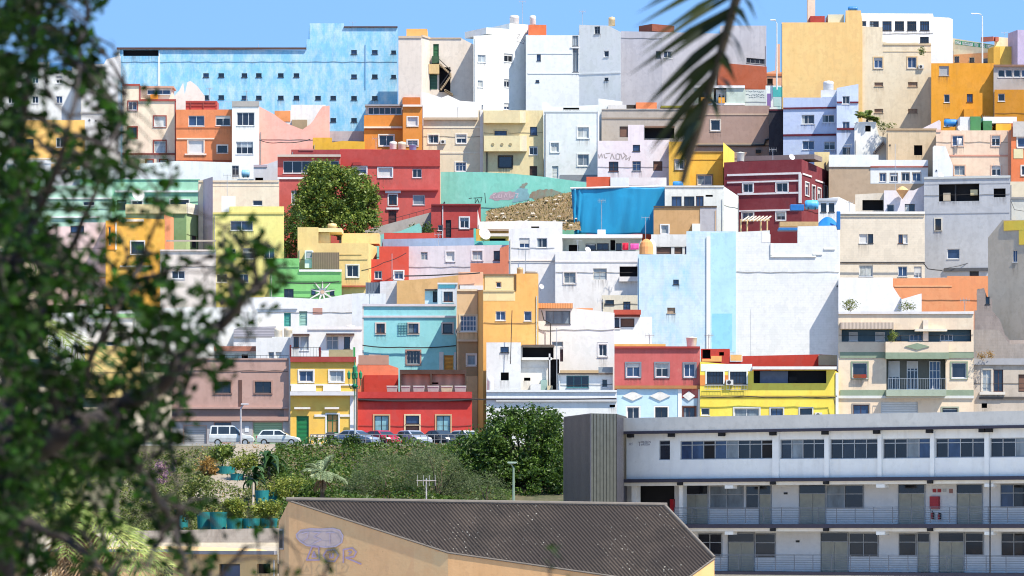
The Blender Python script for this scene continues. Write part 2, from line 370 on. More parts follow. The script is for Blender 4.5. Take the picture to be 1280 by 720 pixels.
    wo = mb.build('wall', mat, root); me = wo.data; me.materials.append(sill_stain()); uvl = me.uv_layers.new(name='fade')
    for pl in me.polygons[nf:]:
        pl.material_index = 1
        for k, li in enumerate(pl.loop_indices): uvl.data[li].uv = ((0, 0), (1, 0), (1, 1), (0, 1))[k]
    for F in h.F:
        if F.L < 4: continue
        zt_ = min(F.uz(q[0], q[1])[1] for q in top) if isinstance(top, list) else ztop; q = rw.random()
        if q < .4: x = rw.choice((.18, F.L - .18)); pb = MB(); pb.tube([F.P(x, max(zb, zt_ - 12), .07), F.P(x, zt_ - .3, .07)], .045, 6); pb.build('drain_pipe', rw.choice((simple('pale_pipe', 'd8d4cc', .6), mat, GREY)), root)
        if .25 < q < .7: pb = MB(); z = zt_ - rw.uniform(.8, 3.2); n_ = max(3, int(F.L / 1.2)); pb.tube([F.P(.05 + (F.L - .1) * k / n_, z - (.07 if k % 2 else 0) - rw.uniform(0, .06), .035) for k in range(n_ + 1)], .02, 4); pb.build('wall_cable', CABLE, root)
    for i, s, r in wl: window(h.F[i], root, s, r)
    for s in filter(None, (q.strip() for q in band.split(';'))):
        q = s.split(); y0, y1 = float(q[1]), float(q[2]); x0, x1 = (float(q[3]), float(q[4])) if len(q) > 4 else (P_[0][0], P_[-1][0]); pj = float(q[5]) if len(q) > 5 else .06
        nm = q[6] if len(q) > 6 else 'cornice'
        for i, F in enumerate(h.F):
            a, b = max(x0, P_[i][0]), min(x1, P_[i + 1][0])
            if b - a < .5: continue
            u0, u1, z0, z1 = F.rect(a, y0, b, y1); bm_ = MB()
            hs = [(r[0] - g_, r[1] + g_, r[2] - g_, r[3] + g_) for i_, s_, r in wl if i_ == i for g_ in (.145 if '+' in s_ else .06,) if r[0] - g_ < u1 and r[1] + g_ > u0 and r[2] - g_ < z1 and r[3] + g_ > z0] if pj < .14 else []
            cu = sorted({u0, u1} | {v for r in hs for v in r[:2] if u0 < v < u1}); cz = sorted({z0, z1} | {v for r in hs for v in r[2:] if z0 < v < z1})
            for ua, ub in zip(cu, cu[1:]):
                n0 = len(bm_.f)
                for za, zc_ in zip(cz, cz[1:]):
                    um, zm = (ua + ub) / 2, (za + zc_) / 2
                    if not any(r[0] < um < r[1] and r[2] < zm < r[3] for r in hs): bm_.box(F, ua, ub, za, zc_, -.04, pj)
                if len(bm_.f) == n0 and bm_.f: bm_.build(nm, plaster(q[0], stain=.3), root); bm_ = MB()
            if bm_.f: bm_.build(nm, plaster(q[0], stain=.3), root)
    return h
def part_box(h, name, col, x0, y0, x1, y1, w0=-3., w1=0., mat=None, zbase=None, par=None):
    """a block belonging to a house, at pixel rectangle on its first fitting facade, from w0 to w1 outward"""
    F = h.F[h.fac((x0 + x1) / 2)]; F2 = F.shift(w1); u0, u1, z0, z1 = F2.rect(x0, y0, x1, y1); mb = MB()
    mb.box(F2, u0, u1, z0 if zbase is None else zbase, z1, w0 - w1, 0); return mb.build(name, mat or plaster(col), par or h.root)
def part_win(h, sty, x0, y0, x1, y1, w1=0.):
    """a window set on (not in) a block that stands proud by w1"""
    F = h.F[h.fac((x0 + x1) / 2)].shift(w1 + .17); window(F, h.root, sty, F.rect(x0, y0, x1, y1))
def railing(F, par, x0, y0, x1, y1, mat=None, step=.14, w=.0, r=.018, horizontal=0):
    u0, u1, z0, z1 = F.rect(x0, y0, x1, y1); mb = MB(); b = r
    mb.box(F, u0, u1, z1 - 2 * b, z1, w - b, w + b)
    if horizontal:
        for i in range(horizontal):
            z = z0 + (z1 - z0) * (i + .4) / horizontal; mb.box(F, u0, u1, z - b, z + b, w - b, w + b)
        k = max(1, int((u1 - u0) / 1.5))
        for i in range(k + 1):
            x = u0 + (u1 - u0) * i / k; mb.box(F, x - b * 1.3, x + b * 1.3, z0, z1 - 2 * b, w - b * .9, w + b * .9)
    else:
        mb.box(F, u0, u1, z0, z0 + 2 * b, w - b, w + b); k = max(1, int((u1 - u0) / step))
        for i in range(k + 1):
            x = u0 + (u1 - u0) * i / k; mb.box(F, x - b * .6, x + b * .6, z0 + 2 * b, z1 - 2 * b, w - b * .6, w + b * .6)
    return mb.build('railing', mat or IRON, par)
# ---------------------------------------------------------------- the ground
def terrain():
    mb = MB(); xs = [-3000, -800, -300] + [-160 + 8 * i for i in range(41)] + [300, 800, 3000]; ys = []
    for (a, _), (c, _) in zip(PROF, PROF[1:]):
        k = max(1, min(12, int((c - a) / 5))); ys += [a + (c - a) * i / k for i in range(k)]
    ys.append(PROF[-1][0]); n = len(xs); rg = random.Random(3)
    for y in ys:
        for x in xs: mb.v.append((x, y, (min(ground_z(y), -8) if x > -4 and 150 < y < 310 else ground_z(y)) - (1.5 if y > 392 else .03) + (rg.uniform(-.12, .12) if 302 < y < 352 else 0)))
    for j in range(len(ys) - 1):
        for i in range(n - 1): q = j * n + i; mb.f.append((q, q + 1, q + n + 1, q + n))
    mats = []; lim = (299.5, 361, 9e9)
    m, t, b = newmat('dry_soil'); v = coords(t)
    col = mixc(t, noise_(t, v, .25, .35, .65, 6), lin('7a6e50', .5), lin('4e5630', .5)); col = mixc(t, noise_(t, v, 2.5, .45, .8), col, lin('8c7c60', .5))
    t.links.new(col, b.inputs['Base Color']); b.inputs['Roughness'].default_value = 1
    m2 = simple('pale_bounce_ground', 'c0b4a0', .95, k=.7)  # ground colour kept pale so it bounces warm fill onto the walls
    for nm, lo, hi, mm in (('ground', -1e9, 299.5, m2), ('bank', 299.5, 361, m), ('hillside', 361, 1e9, m2)):
        q = MB(); q.v = mb.v; q.f = [f for f in mb.f if lo <= min(mb.v[k][1] for k in f) + .01 < hi]; used = sorted({k for f in q.f for k in f}); ix = {k: n_ for n_, k in enumerate(used)}
        q.v = [mb.v[k] for k in used]; q.f = [tuple(ix[k] for k in f) for f in q.f]; struct(q.build(nm, mm))
terrain()
def slab(name, x0, x1, y0, y1, z0, z1, mat):
    mb = MB(); mb.wbox(x0, x1, y0, y1, z0, z1); return struct(mb.build(name, mat))
slab('bounce_yard', 2, 90, 190, 296, -8.2, -7.85, simple('pale_bounce_concrete', 'd8d2c6', .9))  # unseen pale slab, added to bounce sun up onto the school front
slab('road', -150, 150, 361.2, 372.4, 7.3, 7.48, simple('asphalt', '55565a', .95))
slab('pavement', -150, 150, 372.404, 376, 7.3, 7.6, simple('paving', 'b0aca4', .9))
slab('kerb', -150, 150, 360.7, 361.196, 7.2, 7.6, simple('kerb_stone', 'c0bcb4', .9))
mb = MB(); Yp = [(299.6, -.2), (318, .78), (330, 2.1), (350, 5.4), (360.6, 7.5)]
for (a, za), (b, zb_) in zip(Yp, Yp[1:]):
    xa, xb = -27 + (a - 300) * .06, -27 + (b - 300) * .06
    if a > 329: mb.hexa([(xa - 1.5, a, za - .3), (xa + 2.5, a, za - .3), (xb + 2.5, b, zb_ - .3), (xb - 1.5, b, zb_ - .3), (xa - 1.5, a, za + .06), (xa + 2.5, a, za + .06), (xb + 2.5, b, zb_ + .06), (xb - 1.5, b, zb_ + .06)])
struct(mb.build('path', simple('pale_concrete', '9c9080', .9)))
# ---------------------------------------------------------------- houses, far rows first
def g(sty, xs, ys, w, h): return ';'.join(f'{sty} {x} {y} {x+w} {y+h}' for y in ys for x in xs)
HB = {}
MB1 = 'blue block'
HB['blue'] = H('very long pale blue block on the skyline, its flaking wall dotted with tiny dark windows', [146, 497], [(146, 60), (383, 63), (383, 49), (387, 49), (387, 29), (430, 29), (430, 34), (497, 34)],
  mat=plaster('84caf0', 'dcf0fa', .68, .9, blocks=True), Y=536, depth=12, name='apartment_block', cat='apartment block',
  win=g('d', [254, 273], [91.5, 119], 7, 5) + ';' + g('d', [302, 320, 347.5, 367], [91.5, 119.5], 7, 5) + ';' + g('d', [394, 413], [119.8], 7, 5) + ';' + g('d', [439, 465], [62.5, 93, 120], 7, 5) + ';' + g('d', [489], [63, 93.5], 6, 4) + ';' + g('d', [413, 439], [147.5], 7, 5) + ';k 154 62.5 198 70',
  band='5a4038 59.5 62 146 383 .25;5a4038 33 34.6 430 497 .2;f2f4f6 64 112 197.5 200 .05;f0f2f4 62 115 146 150 .05;6a9ccc 56 112 456 457 .05')
HB['whiteleft'] = H('white windowless house with a low grey roof left of the blue block', [100, 151], [(100, 86), (110, 80), (130, 80), (133, 74), (148, 70), (151, 70)], 205, 'f0eeec', Y=522, win='d 111 149 112.5 150; d 119 150 120.5 151;d 98.5 108 105 113', band='d8d4d0 140 142;c8dcec 100 190 148 151')
HB['whitefar'] = H('white block behind the tree at the upper left with a blue tarpaulin edge', [(-60, 0), (108, 0)], [(-60, 78), (62, 78), (62, 84), (108, 84)], 190, 'efeef0', Y=524, win=g('w', [10, 40, 70], [95, 120], 8, 9) + ';d 98 108 105 113', band='5a9ad8 79 88 62 90 .1 tarpaulin')
HB['tower'] = H('slim pale beige tower joined to the right end of the blue block', [(498, 0), (527, 0), (537, 2.5)], 46, 140, 'e2d4c6', Y=527, depth=6, band='cdb8a0 45 47.5 498 537 .12')
part_box(HB['tower'], 'roof_room', 'eeb060', 508, 36, 534, 46, -6, -1.5)
part_box(HB['tower'], 'balcony_front', 'cc7030', 503, 122, 525, 130, 0, .4)
h = HB['stair'] = H('cream house with green doors and a zigzag outside stair beside the white block', [536, 577, 593], [(536, 48), (577, 48), (577, 48), (593, 56)], 150, 'e6d8c8', Y=530, depth=7, win='D:2a6a3a 541.5 55 548.5 72;D:3a6a50 536.5 92 546.5 112;k 549 84 563 115', band='c8ae90 47 48.5 536 577 .1')
part_box(h, 'landing_wall', '3c5a40', 540, 70, 549, 79, 0, .8); part_box(h, 'terrace_wall', 'd8b880', 536, 80, 549, 92, 0, .9)
F = h.F[0]; mb = MB()
for (xa, ya), (xb, yb) in (((549, 79), (564, 93)), ((564, 94), (551, 112)), ((556, 112), (566, 118))):
    for k in range(9):
        t = (k + .5) / 9; u0, u1, z0, z1 = F.rect(xa + (xb - xa) * t - 1, ya + (yb - ya) * t, xa + (xb - xa) * t + 1, ya + (yb - ya) * t + 2.4); mb.box(F, u0, u1, z0, z1, .05, .9)
mb.build('stair_flight', plaster('b09878'), h.root)
mb = MB()
for (xa, ya), (xb, yb) in (((549, 75), (564, 89)), ((564, 89), (551, 107))):
    mb.tube([F.P(*F.uz(xa, ya), .95), F.P(*F.uz(xb, yb), .95)], .06)
mb.build('handrail', IRON, h.root)
HB['lowwhite'] = H('bright white low wall with a scalloped top below the outside stair', [527, 602], [(527, 115), (536, 117), (552, 122), (560, 119), (575, 126), (602, 128)], 215, 'fafafa', Y=512, depth=5)
h = HB['white'] = H('tall white apartment block with orange roof wall and pale stairwell slot', [(592, -4), (657, 0), (657.5, -3), (724, -3), (776, -5)], [(592, 45), (607, 44), (657, 40), (657, 44), (657.5, 44), (724, 44), (724, 31), (760, 32), (776, 40)], 160, mat=plaster('eff0f4', 'dfe2ec', .2, .35), Y=531, depth=12, name='apartment_block', cat='apartment block',
  win='c 597 68.5 607 78;w 630 67 641 77.5;c 597 100.5 603.5 109;w 630 99 637 109;v 597 131 604 139;w 630 129 637 137;d 671 68 676 76;d 669.5 100 674 103;j 743 33 750 42.5;v 755 63.5 761 71;d 755.5 97 760.5 100.5;m 715.5 44.5 723 57.5;m 716 61 723 90', band='e4e8f0 66.5 67.5 660 724 .05;e4e8f0 91 92.5 660 776 .05;f4f4f4 58.5 60 713 724 .1')
part_box(h, 'roof_room', 'f2f2f4', 608, 36, 656, 44, -7, -1.2); part_box(h, 'roof_room', 'f2f2f4', 637, 30, 660, 42, -7, -1.5); part_box(h, 'parapet_wall', 'e2703c', 660.5, 31, 683, 43.9, -6, -.8)
h = HB['grey'] = H('pale grey block in shade behind the hanging palm frond, with a rust brown roof box', [(776, 3), (828, 4), (958, 14)], [(776, 39), (828, 40), (828, 40), (900, 42), (900, 32), (958, 32)], 135, 'a9a8b2', Y=533, depth=10, name='apartment_block', cat='apartment block', win='w 830 64 840 72.5;d 820 64 826 72;f 933 73 956 79.5', band='a05034 81 111 896 957 .25 clad_band;8c4630 110 112.5 896 957 .3')
part_box(h, 'roof_box', '8a4a34', 815, 31, 843, 40, -4, -1)
H('white rendered terrace wall with faded scribbled lettering under the rust brown band', [895, 958], 112, 140, 'c2ccd0', Y=520, depth=4, name='wall', cat='wall', win='k 898 118 905 128')
h = HB['mauve'] = H('mauve brown house with one white framed window and a thick black pipe', [855, 962], 132, 195, 'aa8d80', Y=514, win='v+d8cabc 888.5 150 900 163;d 857 200 859 201', band='c0a690 142 144;b89c80 179 181.5;604c44 181.5 183;b49888 196 198', zb=None)
mb = MB(); F = h.F[0]; mb.tube([F.P(*F.uz(x, y), .2) for x, y in ((872, 182), (940, 182), (955, 181), (957, 175), (962, 174))], .14); mb.build('drain_pipe', IRON, h.root)
part_box(h, 'lamp_bracket', '2c2c2c', 945, 187, 951, 191, 0, .6)
h = HB['terr'] = H('white framed roof terrace with yellow planters above the mauve brown house', [868, 931], 107, 133, 'b8c8bc', Y=519.5, depth=3, win='k 873 110 889 128;k 892 110 908 128', band='f2f2f2 107 110 868 931 .2;f2f2f2 129 131.5 868 931 .2;e0a030 122 129 876 890 .3 planter;e0a030 122 129 898 906 .3 planter')
HB['mural'] = H('narrow wall painted with a teal and violet mural beside the tall yellow house', [957, 978], 107, 140, mat=plaster('e4e4ea', '4cb0ac', .5, .2), Y=524, depth=3, name='wall', cat='wall', band='3eaaa6 109 121 966 978 .03 mural_patch;8466a4 117 134 959 963.5 .03 mural_patch;a8c4c0 122 133 967 976 .03 mural_patch')
HB['darkgap'] = H('black boarded doorway wall between the mauve house and the blue lavender house', [961, 981], 138, 200, '34323a', Y=511, depth=4, name='wall', cat='wall', band='5a2030 136.5 138.5 961 981 .1')
HB['peachfar'] = H('small far peach house in the sky gap beside the street lamp', [957, 980], [(957, 91), (969, 88), (970, 55), (975, 55), (975, 90), (980, 90)], 110, 'e8b090', Y=555, win='d 959 98 966 105', band='c8784c 92 95 957 980 .1')
h = HB['yellow'] = H('tall windowless golden yellow house on the skyline with roof huts', [977, 1078], [(977, 28), (1057, 28), (1057, 13), (1076, 13), (1078, 28)], 165, 'ecc078', Y=524, depth=13, name='apartment_block', cat='apartment block', band='5a5048 30 170 976.6 977.6 .03')
part_box(h, 'roof_room', 'a83c34', 1013, 20, 1031, 28, -5, -1); part_box(h, 'roof_room', 'd8d0b0', 1035, 18, 1055, 28, -5, -.6); part_box(h, 'chimney_post', 'e6cfb8', 1009.5, -14, 1019, 28, -6, -4.6)
h = HB['worn'] = H('worn cream apartment wall with bricked up windows and a broken top', [1078, 1164], [(1078, 33), (1103, 34), (1103, 52), (1112, 54), (1148, 53), (1148, 55), (1164, 54)], 165, mat=plaster('e8d6b6', 'd4c0a0', .4, .9), Y=524.3, depth=10, name='apartment_block', cat='apartment block',
  win='w+d8b888 1092.5 72 1103 85;w+d8b888 1134.5 71.5 1145.5 85;i 1093 103 1104 108;i 1135 102.5 1147 108.5;i 1093 136 1104 141;i 1135 136 1147 141.5', band='c8b48e 54.5 56.5 1104 1164 .08;cdb894 64 65 1104 1164 .04')
h = HB['modern'] = H('bright white modern block with a row of square barred windows on the skyline', [1074, 1167, 1191], [(1074, 16.5), (1166, 17), (1167, 21), (1186, 22), (1191, 24)], 80, 'fcfcfc', Y=537, depth=10, name='apartment_block', cat='apartment block', win=g('b', [1087, 1103, 1118.5, 1134, 1150], [26.5], 11.5, 11.5) + ';b 1150 46 1161 53.5;v 1077 26 1083 33')
h = HB['orange'] = H('deep orange house wall with small scattered windows under the skyline', [1164, 1244], 79, 165, mat=plaster('e49a10', 'd88a08', .3, .5), Y=515, depth=9, win='h 1174 82.5 1186 94.5;v 1180 118 1187 128;n 1208.5 117.5 1216 127.5;v 1180 148 1187 158')
part_box(h, 'wall_box', 'e0960c', 1205, 136, 1217, 146, 0, .8)
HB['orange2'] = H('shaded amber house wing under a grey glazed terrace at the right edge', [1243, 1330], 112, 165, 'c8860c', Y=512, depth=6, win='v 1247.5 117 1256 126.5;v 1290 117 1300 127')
h = HB['glazed'] = H('grey concrete terrace with a row of white framed glass at the right edge', [1242, 1330], 83, 115, 'aca8a4', Y=514, depth=8, win=g('v', [1247.5, 1257, 1267, 1277, 1290], [87], 8.5, 9.5), band='8a6a58 81 83.5 1242 1330 .3')
h = HB['school2'] = H('cream building with a green lettered name sign on its parapet', [(1190, 0), (1243, -3), (1330, -1)], [(1190, 47.5), (1243, 56), (1243, 46), (1330, 52)], 82, 'f6e2be', Y=545, depth=10, name='school', cat='school', win='e 1193 70.5 1199 78;d 1212 72 1218 78;d 1228 73 1236 79', band='f0a468 67 80 1190.5 1242 .06 coloured_band;bc6a58 46.5 52 1228 1247 .5 roof_edge')
part_box(h, 'yellow_room', 'f0c458', 1243.5, 58, 1273, 86, 0, 2.5); part_box(h, 'pier', 'd0a038', 1242, 59, 1250, 86, .5, 3)
part_box(h, 'lavender_wall', 'b8aac8', 1272, 38, 1330, 82, 1, 5)
h = HB['lav'] = H('blue lavender house with maroon string courses in front of the tall yellow house', [(979, 0), (1045, -1), (1046, -3), (1073, -3)], [(979, 122), (1028, 122), (1028, 121), (1045, 121), (1046, 110), (1073, 105)], 200, 'c4d2f0', Y=508, depth=11, win='w 1002 143.5 1018 155;w 1028 143.5 1043 153;w 1053 120 1062 130;w 1053 152 1062 161.5;w 1003 176 1018 187;w 1030 177 1044 187;w 1053 184 1063 194', band='6a2434 134 136.2 979 1045 .12;6a2434 127 129 1046 1073 .12;6a2434 167.5 170 978 1045 .14;6a2434 160 162.5 1046 1073 .14')
h = HB['hut'] = H('small white roof hut with cactus pots and an outside stair under the worn cream wall', [1068, 1109], [(1068, 153), (1095, 153), (1095, 156), (1099, 170), (1109, 172)], 195, 'f4f4f6', Y=500, depth=6, win='k 1081.5 157 1088.5 164.5', band='f8f8fa 152.4 154 1068 1095 .05')
F = h.F[0]; mb = MB()
for k in range(8):
    u0, u1, z0, z1 = F.rect(1102 - k * 1.5, 178 + k * 1.7, 1104.5 - k * 1.5, 181 + k * 1.7); mb.box(F, u0, u1, z0, z1, .1, 1.1)
mb.build('stair_flight', plaster('8a8078'), h.root)
# second rows, left
h = HB['peach'] = H('pale peach house with brick red window frames behind the near tree', [153, 220], [(153, 106), (175, 107), (175, 125), (220, 125)], 205, 'f6dcc0', Y=505, win='w+9a4038 160.5 127 171 137.5;s+9a4038 192.5 145.5 207 158;n+9a4038 160.5 159 171 172;u+9a4038 192.5 176 207 191;u+9a4038 183 200 191 206;u+9a4038 200 200 209 206', band='a8483c 105 107.5 153 175 .15;a8483c 124 126.5 174 220 .15;a8483c 107 125 174 175.8 .05;a8483c 126 205 218.5 220.2 .05;8c4a44 191.5 193.5 153 220 .2')
part_box(h, 'roof_terrace', 'f0d8c4', 176, 109, 215, 125, -6, -2.5); part_win(h, 'x', 184, 110.5, 213, 118, -2.5); part_box(h, 'orange_awning', 'f0941c', 188, 118, 197, 125, -2.5, -1.8); part_box(h, 'roof_slab', 'c89c88', 174, 107.5, 217, 109.6, -6, -2)
HB['gable'] = H('cream white stepped gable behind the orange house', [(218, 0), (256, 0)], [(218, 120), (224, 113), (229, 103), (231, 118), (234, 103), (238, 101), (247, 108), (253, 116), (256, 120)], 160, 'f4e8dc', Y=516, depth=6, win='d 222 137 223 138')
h = HB['oranged'] = H('terracotta orange house with white framed windows and a red roof shed', [220, 290], 137, 205, 'e08450', Y=503, win='w 235.5 144.5 255.5 157.5;w 269.5 144.5 288 157;s+f0d8c4 235.5 175.5 254.5 191;e+f2e6da 272 182 284 190.5', band='cc7444 159 160.5;f0d4bc 172.5 174.2 221 268 .1;b0502c 200 202;f4dccc 192 194 231 258 .12')
part_box(h, 'roof_shed', 'c04a40', 232, 126, 271, 137.5, -4, -.8); mb = MB(); F = h.F[0].shift(-.75)
for x in (238, 254): u0, u1, z0, z1 = F.rect(x, 127, x + 1, 136); mb.box(F, u0, u1, z0, z1, 0, .08)
for y in (127, 131): u0, u1, z0, z1 = F.rect(233, y, 270, y + .8); mb.box(F, u0, u1, z0, z1, 0, .06)
mb.build('shed_frame', simple('rust_red_frame', 'a04840', .7), h.root); railing(h.F[0].shift(-.6), h.root, 272, 127, 290, 137, STEEL, .4)
h = HB['whitegrey'] = H('narrow white house with dark multi pane windows and a grey roof edge', [290, 324], 127, 225, 'f6f6f8', Y=501, win='x 296 140.5 318 157;x 295 177 316.5 192.5;j 289.9 207 298.5 219;d 319 214 321 216', band='a8a49e 126.5 133 290 324 .1')
h = HB['pink'] = H('salmon pink house with a ragged broken top wall', [324, 412], [(324, 133), (343, 143), (352, 150), (360, 155), (368, 158), (378, 162), (388, 155), (392, 150), (398, 140), (403, 133), (412, 132)], 210, 'fcb4a4', Y=504, depth=2.5, win='d 330 214 331 215')
HB['pinkback'] = H('white walled ruin room with an orange wall showing over the pink broken wall', [343, 407], [(343, 139), (364, 138), (364, 131), (407, 131)], 170, 'f0f0f2', Y=509, depth=5, band='e89858 138.5 152 343.5 363 .05 painted_wall;a89878 150 163 365 384 .4 rubble')
HB['yel'] = H('mustard yellow low wall between the pink wall and the orange glazed house', [391, 456], [(391, 172), (415, 172), (415, 178), (428, 176), (456, 177)], 190, 'e8b424', Y=499, depth=4, name='wall', cat='wall')
HB['greyw'] = H('weathered grey block wall under the blue block', [408, 458], 164, 180, mat=plaster('b4b0b6', blocks=True), Y=506, depth=3, name='wall', cat='wall')
h = HB['og'] = H('amber orange house with a grey glazed balcony and a taller right tower', [(455, 0), (503, 0), (503.6, -2.2), (528, -2.2)], [(455, 144), (503, 144), (503.6, 133), (528, 133)], 190, 'e08c30', Y=503, depth=7, win='w+f4ece0 474 169 492 182;s+f4ece0 509.5 146.5 522 157;u+f4ece0 509.5 175.5 522 182', band='f6e6d0 158.3 160.5 455 503 .3;f8ece0 131 133.5 503.6 528 .3;c06820 160.5 162 456 503 .1')
part_box(h, 'glazed_balcony', 'c8ccd0', 457, 132, 503, 144, -4, -.5, zbase=None); part_win(h, 'z', 460, 134, 502, 143, -.5); part_box(h, 'flat_canopy', '9a9aa0', 456, 130.5, 503, 132.4, -4, .2); part_box(h, 'roof_box', 'c87028', 504, 121.5, 525, 131, -3, -2.9 + 2.2)
h = HB['red'] = H('brick red house with a darker upper band and a white framed front door', [(425, 0), (550, 0)], [(425, 186), (550, 188)], 270, mat=plaster('cc5850', 'd4706a', .3, .5), Y=483, depth=10, win='v+f0f0f0 441 208.5 458 217;s+f0f0f0 473 210 490 221;w 515.5 211 527 222;D:5a2c2c 485.5 263 495.5 286;n+f6f0ec 486 243.5 496 256;C 516 243.5 531 256', band='b8423c 187.5 208 425 550 .12 upper_band;f4f0ee 238 241.5 481.5 501 .2;a83a38 203 207 441 452 .5 canopy;b84c46 237 238.4 425 548 .35;f4f0ee 259.5 262 483 499 .15')
h = HB['redw'] = H('red house wing with a long white framed sun room behind the round tree', [347, 426], 196, 270, 'cc5c54', Y=481, depth=8, win='z 354 201 424 216.5;c 364 238 372 255', band='c8b8ac 193.5 196.4 347 428 .5;f4f0ee 221.5 224 347 426 .12;f2f2f2 224 270 347 349 .1')
HB['greyramp'] = H('sloping grey ramp wall with a railing in front of the brick red house', [(424, 0), (540, 1)], [(424, 298), (470, 284), (540, 265)], 300, mat=plaster('b0aaa6', '9a9490', .4, .6), Y=478, depth=2, name='wall', cat='wall', win='d 430 300 431 301')
F = HB['greyramp'].F[0]; mb = MB()
for (xa, ya), (xb, yb) in (((424, 293), (470, 279)), ((470, 279), (540, 260))): mb.tube([F.P(*F.uz(xa, ya), -.1), F.P(*F.uz(xb, yb), -.1)], .03, 5)
for k in range(14): x = 426 + k * 8.6; y = 298 - (x - 424) * .304 if x < 470 else 284 - (x - 470) * .271; mb.tube([F.P(*F.uz(x, y), -.1), F.P(*F.uz(x, y - 4.6), -.1)], .02, 4)
mb.build('railing', IRON, HB['greyramp'].root)
HB['tealramp'] = H('low turquoise sloping strip wall under the grey ramp', [(455, 0), (527, 0)], [(455, 297), (500, 289), (524, 279), (527, 284)], 300, '86c8bc', Y=470, depth=1.5, name='wall', cat='wall', win='d 460 300 461 301')
HB['redlow'] = H('long dull red parapet behind the sun room and the mustard wall', [364, 440], 187, 205, 'a84846', Y=494, depth=3, name='wall', cat='wall', band='d89088 186 188 374 392 .1')
HB['lavl'] = H('small lavender grey house left of the red sun room', [317, 348], [(317, 207), (334, 205), (348, 200)], 240, 'd4d6e6', Y=490, depth=6, win='k 319 222 329 228', band='b8a8b0 206 209 317 334 .1')
HB['wl'] = H('white plastered yard wall below the peach and orange houses', [100, 330], [(100, 206), (150, 206), (200, 203), (222, 201), (290, 203), (290, 224), (330, 224)], 245, 'f8f6f6', Y=495, depth=4, name='wall', cat='wall', win='d 150 214 156 222')
h = HB['gold'] = H('golden yellow house seen through the near tree at the upper left', [15, 106], 150, 205, 'f4bc60', Y=505, win='d 31 173.5 42 185;w 70 172 80 184', band='f6e2c4 197.5 199.5 15 106 .2;e6c088 200 210 64 106 .05')
HB['wl2'] = H('white terrace house with pale bands under the golden yellow house', [-60, 130], [(-60, 200), (64, 200), (64, 212), (130, 212)], 235, 'f4f2f4', Y=499, depth=5, win='w 8 206 20 216', band='d4d0d8 214 215.5;e2dede 203 204.5')
h = HB['beige'] = H('beige house with a stepped cornice and blue paned windows beside the orange tower', [529, 605], [(529, 147), (597, 147), (598, 137), (605, 137)], 215, 'e6d4b4', Y=503, win='w+f6ecdc 535.5 168.5 548 179;w+f6ecdc 570.5 168 583 179;q+f4ece0 569.5 203 582.5 214', band='c2b096 147 150 530 597 .35;f4e6ce 158 160;f2e2c8 190 192;f8f4ec 138 216 600 605 .1')
h = HB['cream'] = H('cream house with a rounded balcony decorated with four small rosettes', [604, 679], 138, 220, 'ead4a0', Y=502, win='d+d8c494 618 163.5 633.5 170;d 662.5 158.5 671.5 169;w 661.5 182.5 672 193.5;D:4c2c20 662 207.5 671.5 220;d+4a4440 623.5 195.5 640 209', band='d8c08c 218.5 220 604 679 .05')
part_box(h, 'upper_panel', 'ecd8a6', 604.5, 138.5, 650, 153.5, 0, 1.0); part_box(h, 'upper_panel', 'f6e8c0', 650, 139, 657, 153.5, 0, .7)
b_ = part_box(h, 'balcony', 'ecd8a6', 605, 169.5, 650, 189, 0, 1.0); part_box(h, 'balcony', 'f8e8c4', 650, 169.5, 658.5, 189, 0, .7); mb = MB(); F = h.F[0].shift(1.0)
for x in (616, 627.5, 638): u, z = F.uz(x, 180.5); mb.tube([F.P(u, z, 0), F.P(u, z, .06)], .2, 8)
mb.build('rosettes', plaster('a89870'), b_); part_box(h, 'drain_pipe', '5a4a40', 608, 189, 609.4, 217, 0, .15, IRON)
h = HB['wh2'] = H('plain white house with three shuttered white windows and a grey plinth', [680, 749], 139, 222, mat=plaster('e8edf2', 'dde4ec', .3, .4), Y=501, win='c+f4f6f8 722 159 736 172.5;c+f4f6f8 688.5 178.5 698.5 190;c+f4f6f8 722 193 736 207;D:e6ecf0 690 207.5 698 223', band='d8dee4 138.5 140.5;8c9298 218.5 226 700 747 .06 plinth;fafafa 139 222 747 750 .1')
HB['wh2b'] = H('low white rooftop wall with pipes between the cream house and the grey block', [678, 778], [(678, 128), (682, 127), (690, 134), (748, 131), (748, 123), (778, 127)], 145, 'f2f2f4', Y=512, depth=4, name='wall', cat='wall', win='k 704 134.5 724 137')
h = HB['greige'] = H('greige flat fronted house with a boarded brown window behind the palm frond', [752, 856], 136, 180, 'b4a89c', Y=509, win='o 774.5 158 785 171.5;k 806 160 843 173', band='988674 147 149;c4bab0 136 137 752 856 .1;8a6a58 158 160 806 843 .6 canopy')
part_box(h, 'roof_wall', 'd4d0cc', 760, 131, 783, 136, -5, -1); part_box(h, 'orange_awning', 'f08850', 795, 128, 821, 136, -4, -.5); part_box(h, 'roof_store', '3a3430', 783, 131, 795, 136, -5, -1.5); part_box(h, 'green_awning', '8a8430', 826, 132, 855, 134.5, -4, -.4)
h = HB['pinkw'] = H('pale pink white house with square openings and grey graffiti across its front', [747, 837], [(747, 176), (785, 176), (785, 156), (805, 156), (805, 175), (837, 175)], 235, mat=plaster('f2e6ea', 'e6dade', .3, .5), Y=492, win='d 791 181 800 189;n 761 202 773 214;j 790.5 201.5 801 213.5;o 816.5 201.5 828 213.5', band='b86a50 232 234 790 837 .1')
h = HB['yel2'] = H('sunflower yellow house with a slanted bright side wall behind the palm frond tip', [(836, 0), (862, 0), (862.5, 1.5), (905, 1.5)], [(836, 177), (862, 177), (862.5, 190), (905, 190)], 240, 'ecb838', Y=489, depth=8, win='w+8a8070 844 200 855 211.5;c+8a7a60 872 219 890 231', band='9a8050 189 190.5 862.5 905 .1;d8a430 199 200 862.5 905 .05')
